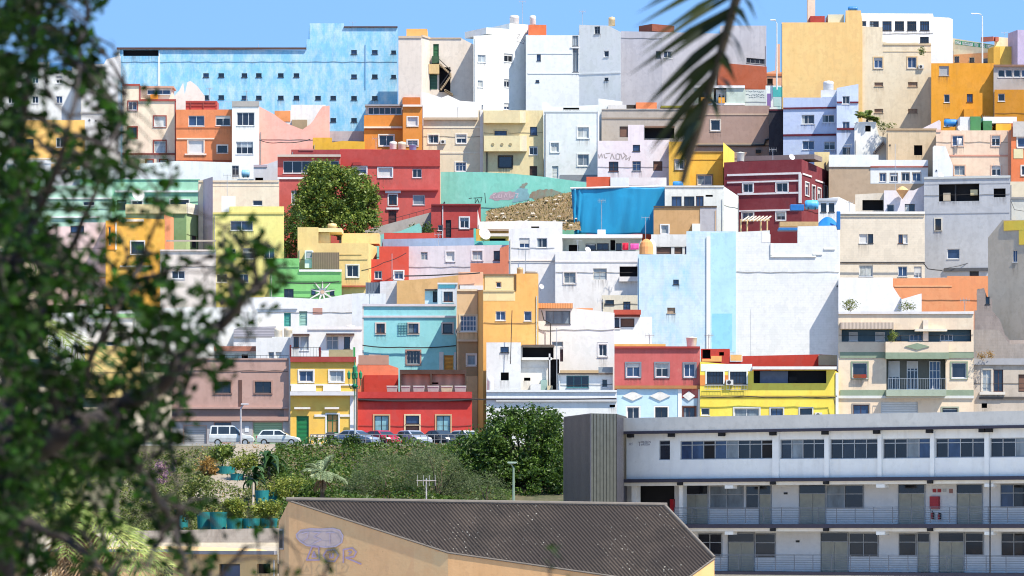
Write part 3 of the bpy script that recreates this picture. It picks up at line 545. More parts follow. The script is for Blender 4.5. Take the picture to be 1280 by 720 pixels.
HB['yel2s'] = H('bright yellow slanted fin wall at the right end of the sunflower yellow house', [(904, 0), (918, 4)], [(904, 178), (918, 190)], 240, 'fcd850', Y=488, depth=1.2, name='wall', cat='wall')
h = HB['maroon'] = H('maroon corner house with white string courses and white framed windows', [(905, 3), (1002, 0), (1037, 13)], [(905, 203), (1002, 199), (1037, 214.5)], 285, mat=plaster('803038', '8c3a40', .3, .3), Y=481, depth=9, win='w+f2ece8 929 229.5 941 240.5;w+f2ece8 970.5 228.5 984.5 240;w+f2ece8 928 265.5 941.5 275;w+f2ece8 970.5 265.5 981.5 275;v+f6f2ee 1006.5 228.5 1011 244;v+f6f2ee 1015 232.5 1019 250;v+f6f2ee 1022 235.5 1026 250;v+f6f2ee 1030 233 1034 248', band='f0e6e4 216.5 219 909 1001 .1;f0e6e4 226 228 909 1000 .08;f0e6e4 240.8 243 922 1000 .1;f0e6e4 262 264 924 1000 .1;f4eeea 217 254 998.5 1002 .12;f0e6e4 218 220 1003 1014 .1;f0e6e4 226 228 1019 1030 .1')
part_box(h, 'roof_wall', '8a7c78', 930, 194, 1018, 200, -7, -3)
HB['yelbox'] = H('cream yellow stair box at the back of the maroon corner house', [1018, 1037], 190, 225, 'ecd498', Y=496, depth=4, name='stair_tower', cat='stair tower', band='4a4038 203 216 1031 1032.4 .1')
h = HB['tan'] = H('long tan wall under a white parapet with a strip of paired windows', [1036, 1160], [(1036, 194), (1098, 194), (1098, 207), (1160, 207)], 250, 'bca488', Y=490, win='w 1099.5 216.5 1107.5 227;w 1112.5 216.5 1122 227;w 1127 216 1137 226.5;w 1140.5 216 1151 226.5', band='fafafc 193.5 208.5 1036 1098 .12 parapet;fafafa 200 210 1098 1160 .1 parapet;f2f4fa 210 229.5 1088 1160 .02 white_band;b06a60 207.5 209.5 1088 1160 .16', depth=8)
HB['ramp'] = H('bright white tapering stair wall beside the peach house', [1166, 1191], [(1166, 184), (1168, 182), (1182, 183), (1191, 207)], 222, 'fcfcfc', Y=487, depth=4, name='wall', cat='wall', win='d 1170 212 1171 213')
h = HB['bge2'] = H('weathered beige house with one dark open window and a cracked top edge', [1108, 1171], [(1108, 162), (1125, 160), (1130, 161), (1171, 163)], 210, mat=plaster('d8c2a0', 'c4ac88', .35, .8), Y=497, win='k 1142.5 181.5 1153 194;d 1112 180 1113 181', band='b49a78 160.5 163 1108 1171 .1')
HB['lavtri'] = H('small lavender gable poking above the weathered beige house', [1148, 1176], [(1148, 163), (1174, 150), (1176, 152)], 175, 'd8d0e0', Y=503, depth=3, name='wall', cat='wall')
h = HB['peach2'] = H('peach house with paired white windows and a thin salmon string course', [1170, 1265], 163, 225, 'ecccb0', Y=492, win='w+e0b498 1190.5 169.5 1204 182;w+e0b498 1239.5 169.5 1250 182;w+e0b498 1239.5 207.5 1251 219.5;u+e0b498 1193 207 1206 219', band='d89880 193.5 195.5;e8b8a0 162 165 1170 1176 .1;e0a888 163 222 1260 1265 .08')
part_box(h, 'roof_hut', 'd8d8e0', 1200, 146, 1216, 163, -5, -1.2); part_box(h, 'roof_hut', '4a8a54', 1213, 145.5, 1226, 163, -5, -1.0); part_box(h, 'roof_hut', 'f6f6f6', 1229, 146, 1271, 154, -6, -1.5); part_box(h, 'roof_hut', '3a7a4c', 1229, 151, 1240, 163, -5, -1.3); part_box(h, 'roof_hut', 'f2b020', 1245, 154.5, 1264, 163.5, -5, -1.4)
h = HB['red3'] = H('orange red house with a pale stone patch at the right edge', [1264, 1340], 158, 228, 'e67c48', Y=491, win='v+f0e6dc 1272 172 1286 184;v+f0e6dc 1277 207.5 1288 219', band='c8c0b8 152 171 1266 1340 .2 concrete_beam;e4d8a8 186 198 1267 1279 .04 bare_patch')
h = HB['greyc'] = H('grey concrete house with a long black open balcony on its top floor', [(1155, 0), (1263, -2)], 221, 350, mat=plaster('b9bbc0', 'aeb0b6', .35, .6), Y=470, depth=11, win='k 1173.5 230 1224 251.5;k 1242 235.5 1257 246.5;d+d8d0c0 1169 273.5 1176.5 287.5;v 1184 311 1199.5 323.5;D:2a2a30 1212 339 1223.5 350', band='a4a6ac 266 267 1156 1262 .04;c6c8cc 220.5 223 1155 1263 .1;5a5c62 335 339 1180 1236 .2 ledge;aeb0b6 229 230 1155 1263 .03')
part_box(h, 'open_room_post', '3c3c40', 1193.6, 230, 1195, 251.5, -.5, -.3); part_box(h, 'store_box', 'c4b49c', 1179, 241, 1188, 251, -.85, -.3); part_box(h, 'store_box', 'd8c89c', 1213, 237, 1222, 244, -.85, -.3)
HB['greyr'] = H('grey cement house end with a beige upper band at the right edge', [1262, 1340], 228, 335, mat=plaster('bcbdc0', 'd0c4ac', .3), Y=474, win='d 1290 250 1300 262', band='d4c8b0 227 246.5 1262 1340 .05 upper_band;8a8a8c 246.5 248.5 1262 1340 .15')
# the turquoise retaining wall, the dry slope and the blue tarpaulin
HB['turq'] = H('long turquoise retaining wall with peeling pink and brown graffiti above a dry slope', [551, 733], [(551, 215), (600, 215), (640, 217), (680, 221), (733, 228)], 262, mat=plaster('7cd0bc', '9adccc', .45, .6), Y=488, depth=3, name='retaining_wall', cat='retaining wall', win='d 555 252 556 253')
h = HB['tarp'] = H('small house wrapped behind the blue tarpaulin with an orange red flat top', [(733, 0), (833, 0)], [(733, 221), (763, 221), (763, 222), (833, 222)], 300, 'e0603c', Y=478, depth=6, win='d 735 300 736 301', band='fafafa 222 234 763 786 .1 white_patch;f4e4e0 222 232 786 833 .05 pale_patch')
h = HB['wdark'] = H('grey white house with three tall dark window bays and a slanting white side wall', [(831, 0), (905, 0), (923, 4)], [(831, 233), (905, 233), (923, 245)], 300, 'e2e4e6', Y=470, depth=8, win='e 839.5 245.5 852 259;e 855 245.5 868 259;n 870 245 879.5 258.5;k 882 243.5 891 246', band='d4d4d6 232 234 831 905 .1')
h = HB['brn'] = H('tan brown box house with a grey right half below the dark window bays', [(817, 0), (896, 0)], [(817, 260), (830, 260), (830, 258.5), (896, 258)], 300, 'c89c68', Y=462, depth=6, win='C+f0f0f0 826.5 281.5 835.5 292', band='b0acb0 258.4 292 875 896 .06 grey_panel;f0f0f2 280 293 865 875 .5 chimney;5a4a3a 257.5 259.5 817 896 .12')
# mid rows
h = HB['beigel'] = H('cream house end wall with one small window behind the yellow house', [(248, 0), (349, 0)], [(248, 226), (349, 228)], 265, 'f2e0c6', Y=470, win='v 316 250.5 328 257', band='e0ccb0 225.5 227.5 248 349 .1;e8d4bc 232 232.6 266 349 .03', depth=9)
HB['lavs'] = H('shaded lavender gable wall beside the mint green house', [(248, 4), (266, -2)], 226.5, 265, 'c4b8c8', Y=468, depth=4, name='wall', cat='wall')
h = HB['mint'] = H('mint green house with white bands behind the near tree', [100, 250], 224, 262, 'a4d8b8', Y=482, win='v+f4f4f0 165 251 178 258;d+f4f4f0 213 250 236 256.5;d 146 250 158 262', band='f4f4f0 238 240.5 144 250 .2;8cc8a8 224 225 100 250 .1')
h = HB['mint2'] = H('pale mint house with a dark window at the far left behind the near tree', [-60, 140], [(-60, 224), (60, 224), (60, 232), (140, 232)], 300, 'b4dcc4', Y=474, win='w+f4f4f4 9 281.5 27 295;w 104 252 118 257', band='f2f2ee 270.5 272.5 60 125 .2;f4f4f0 247 249 60 140 .1')
h = HB['olive'] = H('olive green house with a long pale terrace parapet behind the near tree', [(157, 0), (233, 0), (266, 8)], [(157, 256), (233, 256), (266, 272)], 310, 'a8c088', Y=467, win='D:50405c 240 295 246 310', band='d8d0a0 255.5 267 157 233 .25 parapet;7a9a68 268 300 216 233 .05 shade_panel;f4ecdc 257 270 233 266 .2 parapet', depth=8)  # flat panel in a darker green at the right end of the front
h = HB['gold2'] = H('amber yellow house with a tall orange side fin behind the near tree', [132, 206], [(132, 276), (146, 274), (150, 272), (206, 274)], 350, 'f2b23c', Y=456, win='e+f4f0ea 164 302 180 317;v 136 284 138 306', band='f8e4cc 274 277 150 180 .2;f0941c 282 312 134 144 .08 orange_panel;f8f0e0 278 312 144 146 .12;f4f0e8 332 334 150 190 .15')
HB['fin'] = H('salmon orange fin wall between the amber house and the olive house', [(205, 0), (217, 3)], [(205, 268), (217, 272)], 310, 'f0986a', Y=458, depth=2, name='wall', cat='wall')
h = HB['pb'] = H('pinkish beige house with one dark barred window beside the yellow house', [200, 270], 312, 360, 'eadcd0', Y=444, win='w 214.5 338.5 231 348.5', band='b8a898 300 302 208 270 .1;d8c8bc 312 314 200 270 .15')
h = HB['pinkl'] = H('dusty pink house half hidden behind the near tree at the left', [55, 132], [(55, 283), (100, 283), (100, 278), (132, 278)], 345, 'e8ccc8', Y=458, win='d 88 282 105 291;w 62 300 74 312;d 78 345 81 348', band='d09878 346 348 55 132 .1')
h = HB['orl'] = H('orange trimmed cream house behind the near tree at the far left', [-60, 58], [(-60, 300), (38, 300), (45, 296), (58, 300)], 350, 'f0d4b4', Y=452, win='v+e88030 44 312 53 322;w 0 310 16 322', band='e88838 298 312 44 50 .05 orange_panel;e88838 320 326 43 52 .1')
h = HB['yellow2'] = H('lemon yellow house with a plain parapet and small white windows left of the green house', [266, 355], [(266, 266), (286, 266), (287, 258), (355, 258)], 378, 'f6e888', Y=452, win='w 288 276 316 288;q 281.5 311 294.5 324;v 303.5 310 318 323.5;w 270.5 342.5 284 353;w 297.5 342.5 310.5 353;w 330 310 343 323', band='d8c870 265.5 267.5 266 355 .1;fafafa 245 265 277 294 -.3 white_hut')
h = HB['ycream'] = H('sand yellow house with a slanting flat canopy and a slatted terrace screen', [(372, 0), (460, 0), (460.5, 0), (471, 3)], [(372, 284), (398, 284), (398, 304), (460, 304), (460.5, 304), (471, 309)], 362, 'ecc880', Y=446, depth=9, win='w+f4ecdc 433.5 331.5 448 346;k 400 341 423 352', band='cdaa66 318 319 424 452 .04;b45a40 357 359 427 458 .35 tile_strip')
part_box(h, 'stair_head', 'f2d494', 398, 291, 412, 304.5, -4, -.8); part_box(h, 'flat_canopy', 'f4dca0', 396, 285, 427, 290, -5, -.2); part_box(h, 'roof_room', 'ecca84', 427, 291.5, 474, 304.5, -8, -4)
part_box(h, 'slatted_screen', '8a6a50', 390, 315.5, 424, 338, 1.6, 1.75, slats('weathered_boards', '8c7460', .25, True)); part_box(h, 'terrace_hut', 'f0f0f0', 381, 313, 391, 335, 0, 1.5); part_win(h, 'h', 383, 314, 390, 322, 1.5)
h = HB['green'] = H('leaf green house with a white star shaped wall sculpture', [(337, 0), (427, 0)], [(337, 323), (374, 323), (374, 338), (427, 340)], 376, '74b868', Y=439, depth=6, win='e 355 361 367 373;d 389 361 394.5 368.5;d 412 362 418 369', band='f2f2ee 337 339.5 374 427 .15;4a8a48 351.5 353 345 427 .08;8ccc80 332 333.5 340 374 .1')
F = h.F[0]; mb = MB(); u0, zc = F.uz(403, 365); rr = random.Random(4)
for k in range(9):
    a = 2 * math.pi * k / 9 + .15; L = rr.uniform(1.2, 2.1) * (1 if abs(math.cos(a)) > .6 else .75); e = .16; q = [(.25 * math.cos(a - .45), .25 * math.sin(a - .45)), (L * math.cos(a - .03), L * math.sin(a - .03)), (L * math.cos(a + .03), L * math.sin(a + .03)), (.25 * math.cos(a + .45), .25 * math.sin(a + .45))]
    mb.hexa([F.P(u0 + x, zc + y, .03) for x, y in q] + [F.P(u0 + x, zc + y, .1 + .008 * k) for x, y in q])
mb.build('star_relief', simple('grey_relief', 'd4d0c8', .7), h.root); mb = MB(); mb.tube([F.P(u0, zc, .03), F.P(u0, zc, .2)], .22, 10); mb.build('star_relief', simple('tan_boss', 'c8a890', .7), h.root)
h = HB['reds'] = H('small bright red house with two blue white windows beside the sand yellow house', [461, 511], [(461, 324), (474, 324), (474, 308), (511, 308)], 356, 'd84c38', Y=447, win='w 468 338.5 477.5 348.5;w+f4f4f4 493 339 504 349', band='b03a2c 351 353 461 511 .1')
h = HB['lp'] = H('long lilac grey house with boarded windows under a slate blue parapet', [(510, 0), (636, 0)], [(510, 308), (636, 306)], 350, mat=plaster('dcd2de', 'c8bccc', .4, .8), Y=449, win='u 526 315 534.5 325;s+e4dce6 558 314.5 568 326;u+e4dce6 590.5 313.5 603 325;n 617 313.5 625.5 325', depth=7)
HB['slate'] = H('slate blue painted parapet terrace above the red and lilac houses', [477, 593], [(477, 299), (593, 297)], 309, '8ca0b8', Y=455, depth=4, name='wall', cat='wall', band='c04838 291 300 480 545 -.6 red_wall')
h = HB['rb'] = H('terracotta brown wall stepping down in front of the lilac house', [588, 636], [(588, 329), (625, 329), (625, 310), (636, 306)], 362, 'd07858', Y=444, depth=4, name='wall', cat='wall')
h = HB['mar2'] = H('dark red cube house with one bright blue window below the turquoise wall', [539, 601], [(539, 257), (601, 256)], 298, 'b84440', Y=474, win='w+f2f2f2 575 272 586 285;D:241c20 557 275 564 297;v 547.5 281.5 553 288', band='8a2c30 255 257 539 601 .3;e8e4e4 256 300 553 554 .12')
h = HB['ter'] = H('narrow terrace with turquoise parapet and orange back wall below the dry slope', [592, 637], [(592, 286), (637, 288)], 308, 'e8a848', Y=461, depth=5, win='k 612 298 632 303', band='5cc8b8 286 306 592 595 .4 side_post;6cccc0 301.5 306.5 593 637 .5 parapet;b49880 286.5 289 606 637 .4 awning;f4e4d4 292 295.5 606 637 .3 awning')
HB['whp'] = H('long low white yard wall at the foot of the dry slope', [597, 703], [(597, 262), (600, 277), (660, 276), (703, 277)], 290, 'f6f4f2', Y=466, depth=2, name='wall', cat='wall', win='k 664 283 674 285')
h = HB['wc'] = H('white cube house with two dark window pairs in front of the dry slope', [(636, 0), (694, 0), (703, 3)], [(636, 286), (694, 285), (703, 296)], 390, mat=plaster('eeeaf2', 'e0dce6', .3, .4), Y=444, depth=9, win='w 649 297.5 662 310;w 671 297.5 684 309.5', band='e8d8c8 325.5 326.5 636 694 .1;d8d4dc 327 328.5 637 692 .06')
h = HB['wlong'] = H('long white house with two lived in windows and rusty stains below a shaded terrace', [(694, 0), (801, 0)], [(694, 314), (801, 314)], 390, mat=plaster('f2f0f0', 'e2dedc', .4, .7), Y=441, depth=6, win='u+e8e0dc 705 340.5 719.5 354;u 741.5 335.5 758.5 350;k 774.5 333 799 348.5', band='e4e0e0 326.5 328 695 801 .06;e8e4e4 346 352 774 801 .4 ledge')
h = HB['wlt'] = H('shaded green grey terrace with dark doorways and a flat white canopy under the tarpaulin', [(700, 0), (802, 0)], 297, 316, 'c4ccc0', Y=449, depth=3, win='k 711 306 723 314;d 732 304.5 745 312.5;e 746 304 761 312.5;k 763 300 769 313;d 770 304 777 313')
part_box(h, 'flat_canopy', 'f4f4f4', 700, 293, 803, 297, -2, 2.2); part_box(h, 'canopy_box', 'f6f6f6', 747, 287, 757, 293.5, -.5, .6)
h = HB['crm3'] = H('cream recessed flat with a tiny barred window beneath the long white house', [752, 799], 369, 392, 'e8e0cc', Y=436, depth=4, win='d 756 375 767.5 381;e 779 377 788 388;k 753 378 755 386')
h = HB['bluew'] = H('huge pale blue blind wall with whitish scaling and two tiny windows', [(797, 0), (920, 0)], [(797, 318), (858, 318), (858, 289), (920, 289)], 440, mat=plaster('cfe4f0', '9cd0ec', .55, .6, blocks=True), Y=424, depth=9, name='apartment_block', cat='apartment block', win='d 841.5 349.5 848.5 355.5;i 834 384.5 844 391.5', band='f8fbfc 296 440 883 888 .12 pilaster;b2def2 291 440 888.5 919.8 .015 blue_patch;8ed2ec 392 438 890 915 .02 blue_patch')
h = HB['crt'] = H('small cream terrace flat with brown shutters on top of the pale blue wall', [814, 864], 293, 320, 'e8e2da', Y=436, depth=4, win='o 819 309 839 317.5;o 843 309 853 317.5;n 856 308 862.5 317.5')
h = HB['wbig'] = H('huge blank white rendered wall with a stepped top above the red roofs', [(920, 0), (1049, 0)], [(920, 290), (962, 288), (962, 302), (963, 304), (997, 304), (997, 283), (1045, 282), (1049, 300)], 446, mat=plaster('e9edf6', 'dfe5f0', .3, .3, blocks=True), Y=424.2, depth=9, name='apartment_block', cat='apartment block', win='d 1046 356 1047 358', band='f8fafc 319.5 321.5 963 1020 .12;f8fafc 304 320 963 965 .12;f4f6fa 317 318.5 1016 1028 .1;f4f6fa 310 312 1030 1044 .1;d4dae6 386 444 938.4 939 .02')
mb = MB(); F = h.F[0]; mb.hexa([F.P(*F.uz(952, 303), .02), F.P(*F.uz(963, 303), .02), F.P(*F.uz(963, 303), -2), F.P(*F.uz(952, 303), -2), F.P(*F.uz(952, 289), .02), F.P(*F.uz(963, 293), .02), F.P(*F.uz(963, 293), -2), F.P(*F.uz(952, 289), -2)]); mb.build('parapet_step', plaster('fcfcfc'), h.root)
h = HB['cream4'] = H('pale cream tiled house with four small windows between the white wall and the grey house', [(1050, 0), (1156, 0)], 266, 350, mat=plaster('e6d8c2', blocks=True, stain=.3), Y=458, depth=9, win='s 1074 292.5 1084.5 304;d 1085 292.5 1091.5 304;n 1123 293 1128.5 304;s 1129 293 1134.5 304;c 1074 331.5 1091 345.5;w 1122.5 333 1134 345.5;r 1142.5 333 1152 347', band='f6f0e6 264.5 267.5 1050 1156 .2;c8bca6 267.5 271 1050 1155 .1;5a5048 327.5 329 1050 1156 .07')
h = HB['lavw'] = H('lavender white roof flat with a green shutter behind the cream tiled house', [(1105, 0), (1158, 0)], [(1105, 238), (1142, 238), (1158, 230)], 268, 'e4e0f2', Y=472, depth=6, win='v 1108.5 255.5 1118 266;e 1131 255 1143.5 266')
HB['stepw'] = H('open concrete stair under a pale landing on the tan wall', [(1069, 0), (1106, 0)], [(1069, 243), (1106, 241)], 268, 'd8ccba', Y=474, depth=4, name='wall', cat='wall', win='k 1078 250 1104 263')
HB['wslant'] = H('bright white slanting roof shed wall right of the blue water tank', [(1023, 0), (1048, 0), (1069, 2)], [(1023, 249), (1048, 246), (1069, 256)], 290, 'f8f8f8', Y=470, depth=4, name='roof_shed', cat='shed', win='d 1026 254 1033 265;d 1036 254 1043 265', band='b8bcc4 248 251 1023 1047 .2')
HB['brownr'] = H('grey brown house end with a yellow sloping top at the right edge', [(1235, 0), (1330, -4)], [(1235, 297), (1253, 275), (1330, 275)], 450, mat=plaster('c4b8a6', 'b4a894', .4, .5), Y=420, depth=10, win='w 1266 313 1271.5 327.5', band='fcd440 275 287 1255 1330 .1 yellow_top;fcd440 287 305 1274 1330 .1 yellow_top')
HB['orw'] = H('bright orange blank wall in front of the grey concrete house', [(1116, 0), (1237, 0)], [(1116, 348), (1184, 347), (1184, 345), (1237, 345)], 392, mat=plaster('f29c68', 'f0a878', .3, .3), Y=433, depth=5, name='wall', cat='wall', win='d 1222 361 1230 366', band='f8b484 357 358.5 1118 1190 .05')
HB['wstep'] = H('dazzling white stepped wall beside the orange wall', [(1048, 0), (1126, 0), (1127, -2), (1152, -2)], [(1048, 347), (1116, 347), (1116, 358), (1125, 372), (1126, 372), (1127, 374), (1151, 367), (1152, 367)], 395, 'fdfdfd', Y=422, depth=4, name='wall', cat='wall', win='d 1130 395 1131 396')
HB['stone'] = H('dark crumbling stone stair and wall beside the grey brown house', [(1218, 0), (1262, 0), (1300, 2)], [(1218, 388), (1221, 388), (1221, 362), (1230, 360), (1234, 372), (1240, 374), (1240, 388), (1250, 400), (1256, 418), (1262, 425), (1300, 425)], 450, mat=plaster('9a8e88', '6e6460', .5, .8, blocks=True), Y=414, depth=3, name='stone_wall', cat='stone wall', win='d 1232 371 1237 380')
# lower rows
h = HB['wyard'] = H('broad white yard house with turquoise doors and flaking plaster', [(300, 0), (456, 0)], [(300, 372), (343, 371), (400, 374), (432, 368), (456, 366)], 420, mat=plaster('f8f6f6', 'ece4e0', .25, .5), Y=432, depth=8, win='D:50b0a4 355 391 363.5 408;D:a8d4c4 374 389 384 407', band='f2f2f2 384 386 322 372 .15;c09080 385 393 391 403 .02 bare_brick;b05048 409 417 397 399 .1 pipe')
HB['wyard2'] = H('plain white terrace wall behind the near tree in the middle left', [(60, 0), (322, 0)], [(60, 392), (150, 388), (230, 384), (285, 384), (300, 391), (322, 388)], 430, 'f6f5f7', Y=428, depth=5, win='k 284.5 389 299.5 395;w 132 402 142 410')
h = HB['wgreen'] = H('white house with a green roof balcony rail behind the near tree', [75, 170], 395, 470, 'f4f3f4', Y=420, win='h 144 416 163 432;v 133 427 143 432', band='98d090 392 397 112 192 .2;f8f8f8 397 450 95 98 .1;e8e8ec 380 392 100 128 -.8 roof_room')
h = HB['gold3'] = H('golden low house behind the near tree in the lower left', [106, 180], [(106, 432), (150, 432), (180, 436)], 480, 'f0cc7c', Y=412, win='d 96 437 97 450')
HB['greyroof'] = H('grey fibre cement lean to under the white yard house', [(292, 0), (345, 0)], [(292, 412), (300, 409), (345, 408)], 440, mat=slats('fibre_cement', 'b4b0b8', .3), Y=424, depth=4, name='shed', cat='shed', band='8a888c 420.5 422 292 345 .3;e6e4e6 422 434 292 322 .1 wall_band')
h = HB['wbox'] = H('bluish white roof cube with a double window above the mauve corner house', [320, 364], 422, 452, 'e8ecf6', Y=392, depth=5, win='C 335.5 440 342.5 448;C 344.5 440 352 448')
HB['tileshed'] = H('low shed with a faded terracotta tile strip on the mauve roof terrace', [(268, 0), (322, 0)], 438, 452, 'dce8e8', Y=394, depth=3, name='shed', cat='shed', band='b87860 433 439 262 322 .5 tile_strip;f4f4f4 439 441 268 322 .2', win='k 275 443 281 448;k 302 443 310 448')
h = HB['mauve2'] = H('dusty mauve corner house with a green garage door on the street', [(215, 0), (361, 0)], 448, 560, mat=plaster('c09a8c', 'b48e80', .3, .35), Y=376, depth=10, win='e+b08878 268.5 477 288.5 491;e+b08878 318.5 477 339 491;G:98b890 316.5 528 353 556;G:a8a8a8 230 532 258 556;d 268 528 288.5 533', band='9a7668 464 465 262 296 .04;9a7668 464 465 302 355 .04;6a4c44 475 508 298 302.5 .03;b89488 509 511 215 361 .3;8a7870 511.5 521 215 355 .02 recess_band;b89080 521 526 215 361 .35;a8a4a4 527 560 215 268 .05 plinth;acaaaa 527 560 289 316 .05 plinth;a8a6a6 527 560 353.5 361 .05 plinth;7a5c54 490 556 361 362 .1;c8a294 448 449.5 215 361 .1;f4f4f4 533 540 306 311 .08 wall_notice')
railing(h.F[0].shift(-.3), h.root, 262, 444, 361, 448.3, IRON, .5)
h = HB['ylw'] = H('egg yellow two storey house with white mouldings and a green front door', [(363, 0), (445, 0)], 449, 560, mat=plaster('f4c04c', 'ecb440', .3, .35), Y=375.5, depth=10, win='w+f8f4ee 374 463.5 391.5 477;c+f8f4ee 412 463.5 429.5 477;D:0c7a40 370.5 520 386 557;g+f8f4ee 408.5 518 423 541', band='a84038 446 452.5 363 445 .25;f6eee4 480 482 363 445 .1;f4f0ea 482 489 364 395 .12 moulding;f4f0ea 482 489 404 426 .12 moulding;e0dcdc 489.5 494.5 361 447 .6;f4e8dc 509 511.5 368 388 .3;f4e8dc 509 511.5 406 424 .3;f6efe6 518 521 393 408 .08;f6efe6 518 521 424 437 .08;f4eeea 494 556 437.5 447 .1 corner_pilaster;f4ece0 544 546 389 436 .1')
h = HB['wter'] = H('white roof flat with dark glazed doors above the egg yellow house', [(363, 0), (453, 0)], [(363, 417), (384, 417), (384, 412), (400, 410), (453, 408)], 452, mat=plaster('eef0f6', 'f8f4f4', .3), Y=391, depth=6, win='n 367 421 373.5 434;C 375 420 386 438;u 408 420 423 437;e 430 421 437.5 436;b 400 438 401 439', band='5a4440 417.5 419.5 366 387 .5 canopy;5a4440 417 419 408 443 .6 canopy;f4f2f2 408 412 384 453 .1')
railing(HB['ylw'].F[0].shift(-.2), HB['ylw'].root, 363, 434, 400, 446, IRON, .3); part_box(HB['ylw'], 'balcony_panel', 'b0b890', 411, 437, 441, 446.3, -.4, -.2, simple('reed_screen', 'b4a880', .9)); part_box(HB['ylw'], 'gate_post', '3a9a50', 441.5, 434, 444, 447, -.5, -.2); part_box(HB['ylw'], 'gate_post', '7a2c2c', 362, 431, 364, 448, -.5, -.2); part_box(HB['ylw'], 'gate_post', '7a2c2c', 398.5, 434, 401, 448, -.5, -.2)
h = HB['turqh'] = H('turquoise house with cream window surrounds and an orange door', [(453, 0), (570, 0)], 382, 470, mat=plaster('90d4d8', '84ccd0', .35, .3), Y=404, depth=8, win='n+d8c8c0 470.5 404.5 481 416.5;e+d8c8c0 510.5 404.5 523 416.5;d+d8c8c0 553.5 404.5 565.5 416.5;d+e0d4cc 463 444.5 474.5 451;f+b08478 508.5 438.5 525 455;D:e8a038 555 444 567 466', band='d8d0d4 380 383 453 570 .15;d4ccd0 394.5 397 453 570 .12;dccfc8 380 466 451.5 454.5 .06;e4dcd8 440 466 549 554.5 .06;e4dcd8 440 466 567.5 571 .06')
F = h.F[0]; mb = MB(); u0, u1, z0, z1 = F.rect(498, 404, 509.5, 417)
for k in range(7): mb.box(F, u0 + (u1 - u0) * k / 6 - .015, u0 + (u1 - u0) * k / 6 + .015, z0, z1, .06, .1)
for k in range(5): mb.box(F, u0, u1, z0 + (z1 - z0) * k / 4 - .015, z0 + (z1 - z0) * k / 4 + .015, .105, .13)
mb.build('window_grille', simple('blue_green_iron', '3a7c84', .6), h.root)
hh = HB['turqhut'] = H('turquoise roof hut with a brown window on the turquoise house', [(547, 0), (572, 0)], 355, 384, 'ccc8cc', Y=409, depth=4, name='roof_hut', cat='hut', win='n+d8d0d0 554.5 364.5 566 377', band='88d0d4 355 360 549 569 .05 painted_band;e0d8dc 353.5 355.5 547 572 .2')
HB['lav4'] = H('pale lilac lean to wall beside the turquoise roof hut', [(531, 0), (548, 0)], [(531, 364), (548, 361)], 384, 'c8d0e4', Y=410, depth=3, name='shed', cat='shed', win='D:3a3440 541 364 546.5 378', band='5a4a44 361.5 363.5 530 548 .4')
HB['ochre'] = H('long ochre tan wall rising to the left of the peach wall', [(496, 0), (600, 0)], [(496, 351), (540, 348), (575, 343.5), (600, 341)], 385, 'dcae70', Y=424, depth=4, name='wall', cat='wall', win='d 498 386 499 387')
HB['wpatch'] = H('small pale block wall left of the ochre wall', [(475, 0), (497, 0)], [(475, 352), (497, 351)], 372, mat=plaster('e4e2e4', blocks=True), Y=426, depth=3, name='wall', cat='wall')
HB['slatebox'] = H('slate grey metal clad shed beside the pale block wall', [(457, 0), (476, 0)], 353, 375, mat=slats('slate_sheet', '6c7684', .3, True), Y=427, depth=3, name='shed', cat='shed')
HB['wpar'] = H('white roof parapet with washing and furniture above the turquoise house', [(440, 0), (482, 0)], 367, 392, 'f0eef0', Y=417, depth=3, name='wall', cat='wall')
HB['peachw'] = H('peach wall with a white pierced balustrade beside the terracotta wall', [(573, 0), (604, 0)], 340, 366, 'f8b890', Y=420, depth=3, name='wall', cat='wall', band='f4e6e0 357 362.5 575 604 .2 balustrade')
h = HB['bnar'] = H('narrow beige house with a large white paned window beside the turquoise house', [(571, 0), (597, 0)], 362, 520, 'dcba8c', Y=397, depth=6, win='r+dccaa8 575.5 394.5 595.5 414;C+e8e0d8 584 443.5 594.5 456.5', band='d4bca0 424.5 427 571 597 .3;e4d0b0 361.5 364 571 597 .12;a88c68 427 470 573 597 .02 lower_panel;ecd8b8 413.8 416 571 597 .08;5a4a40 465 510 577 578 .15')
h = HB['otow'] = H('orange tower house with a cream top cube and a brown shaded side', [(594, 8), (604, 0), (673, 0)], [(594, 366), (604, 362), (604, 344), (643, 344), (643, 342), (673, 342)], 500, mat=plaster('f2b25c', 'eca850', .3, .5), Y=392, depth=9, win='w 619.5 389 632 400.5;v 655 389 664.5 401;v 620.5 353 626 359', band='ecd296 344 363 606 642 .04 cream_panel;d8c490 362.5 364.5 604 643 .1;f0d498 365 376 604 644 .02 cream_panel;6a5038 343 363.5 643 645.5 .06;8a6c50 342.4 344.4 604 643 .12')
h = HB['gbox'] = H('plain grey white lean to with two small openings against the orange tower', [(608, 0), (651, 0)], 428, 492, 'e0e0e4', Y=386, depth=5, win='d 625.5 433.5 636 440.5;k 626 465.5 636 475.5', band='c8c8c8 487 489 610 648 .1')
HB['cyl'] = H('ruined white house with a collapsed dark upper room', [(651, 0), (700, 0)], [(651, 432), (693, 432), (700, 434)], 492, mat=plaster('ece6de', 'c8bcae', .4, .9), Y=388.5, depth=5, win='k 653 434 692 448;k 655 472 663 476;k 685 449 699 487', band='f0ece6 447 450 652 690 .5 ledge;6a5a50 431 433.5 652 693 .5 sagging_beam;e4ded6 459 460 652 688 .05')
part_box(HB['cyl'], 'rubble_box', 'f0eeee', 663, 480, 676, 487.5, 0, 1.2); part_box(HB['cyl'], 'rubble_box', '9ab8b0', 676, 475, 684, 487.5, 0, .9); part_box(HB['cyl'], 'prop_post', 'dad8d8', 686, 442, 688, 486, .3, .5); part_box(HB['cyl'], 'rubble_box', 'd8c8a4', 684, 482, 691, 488, .6, 1.6)
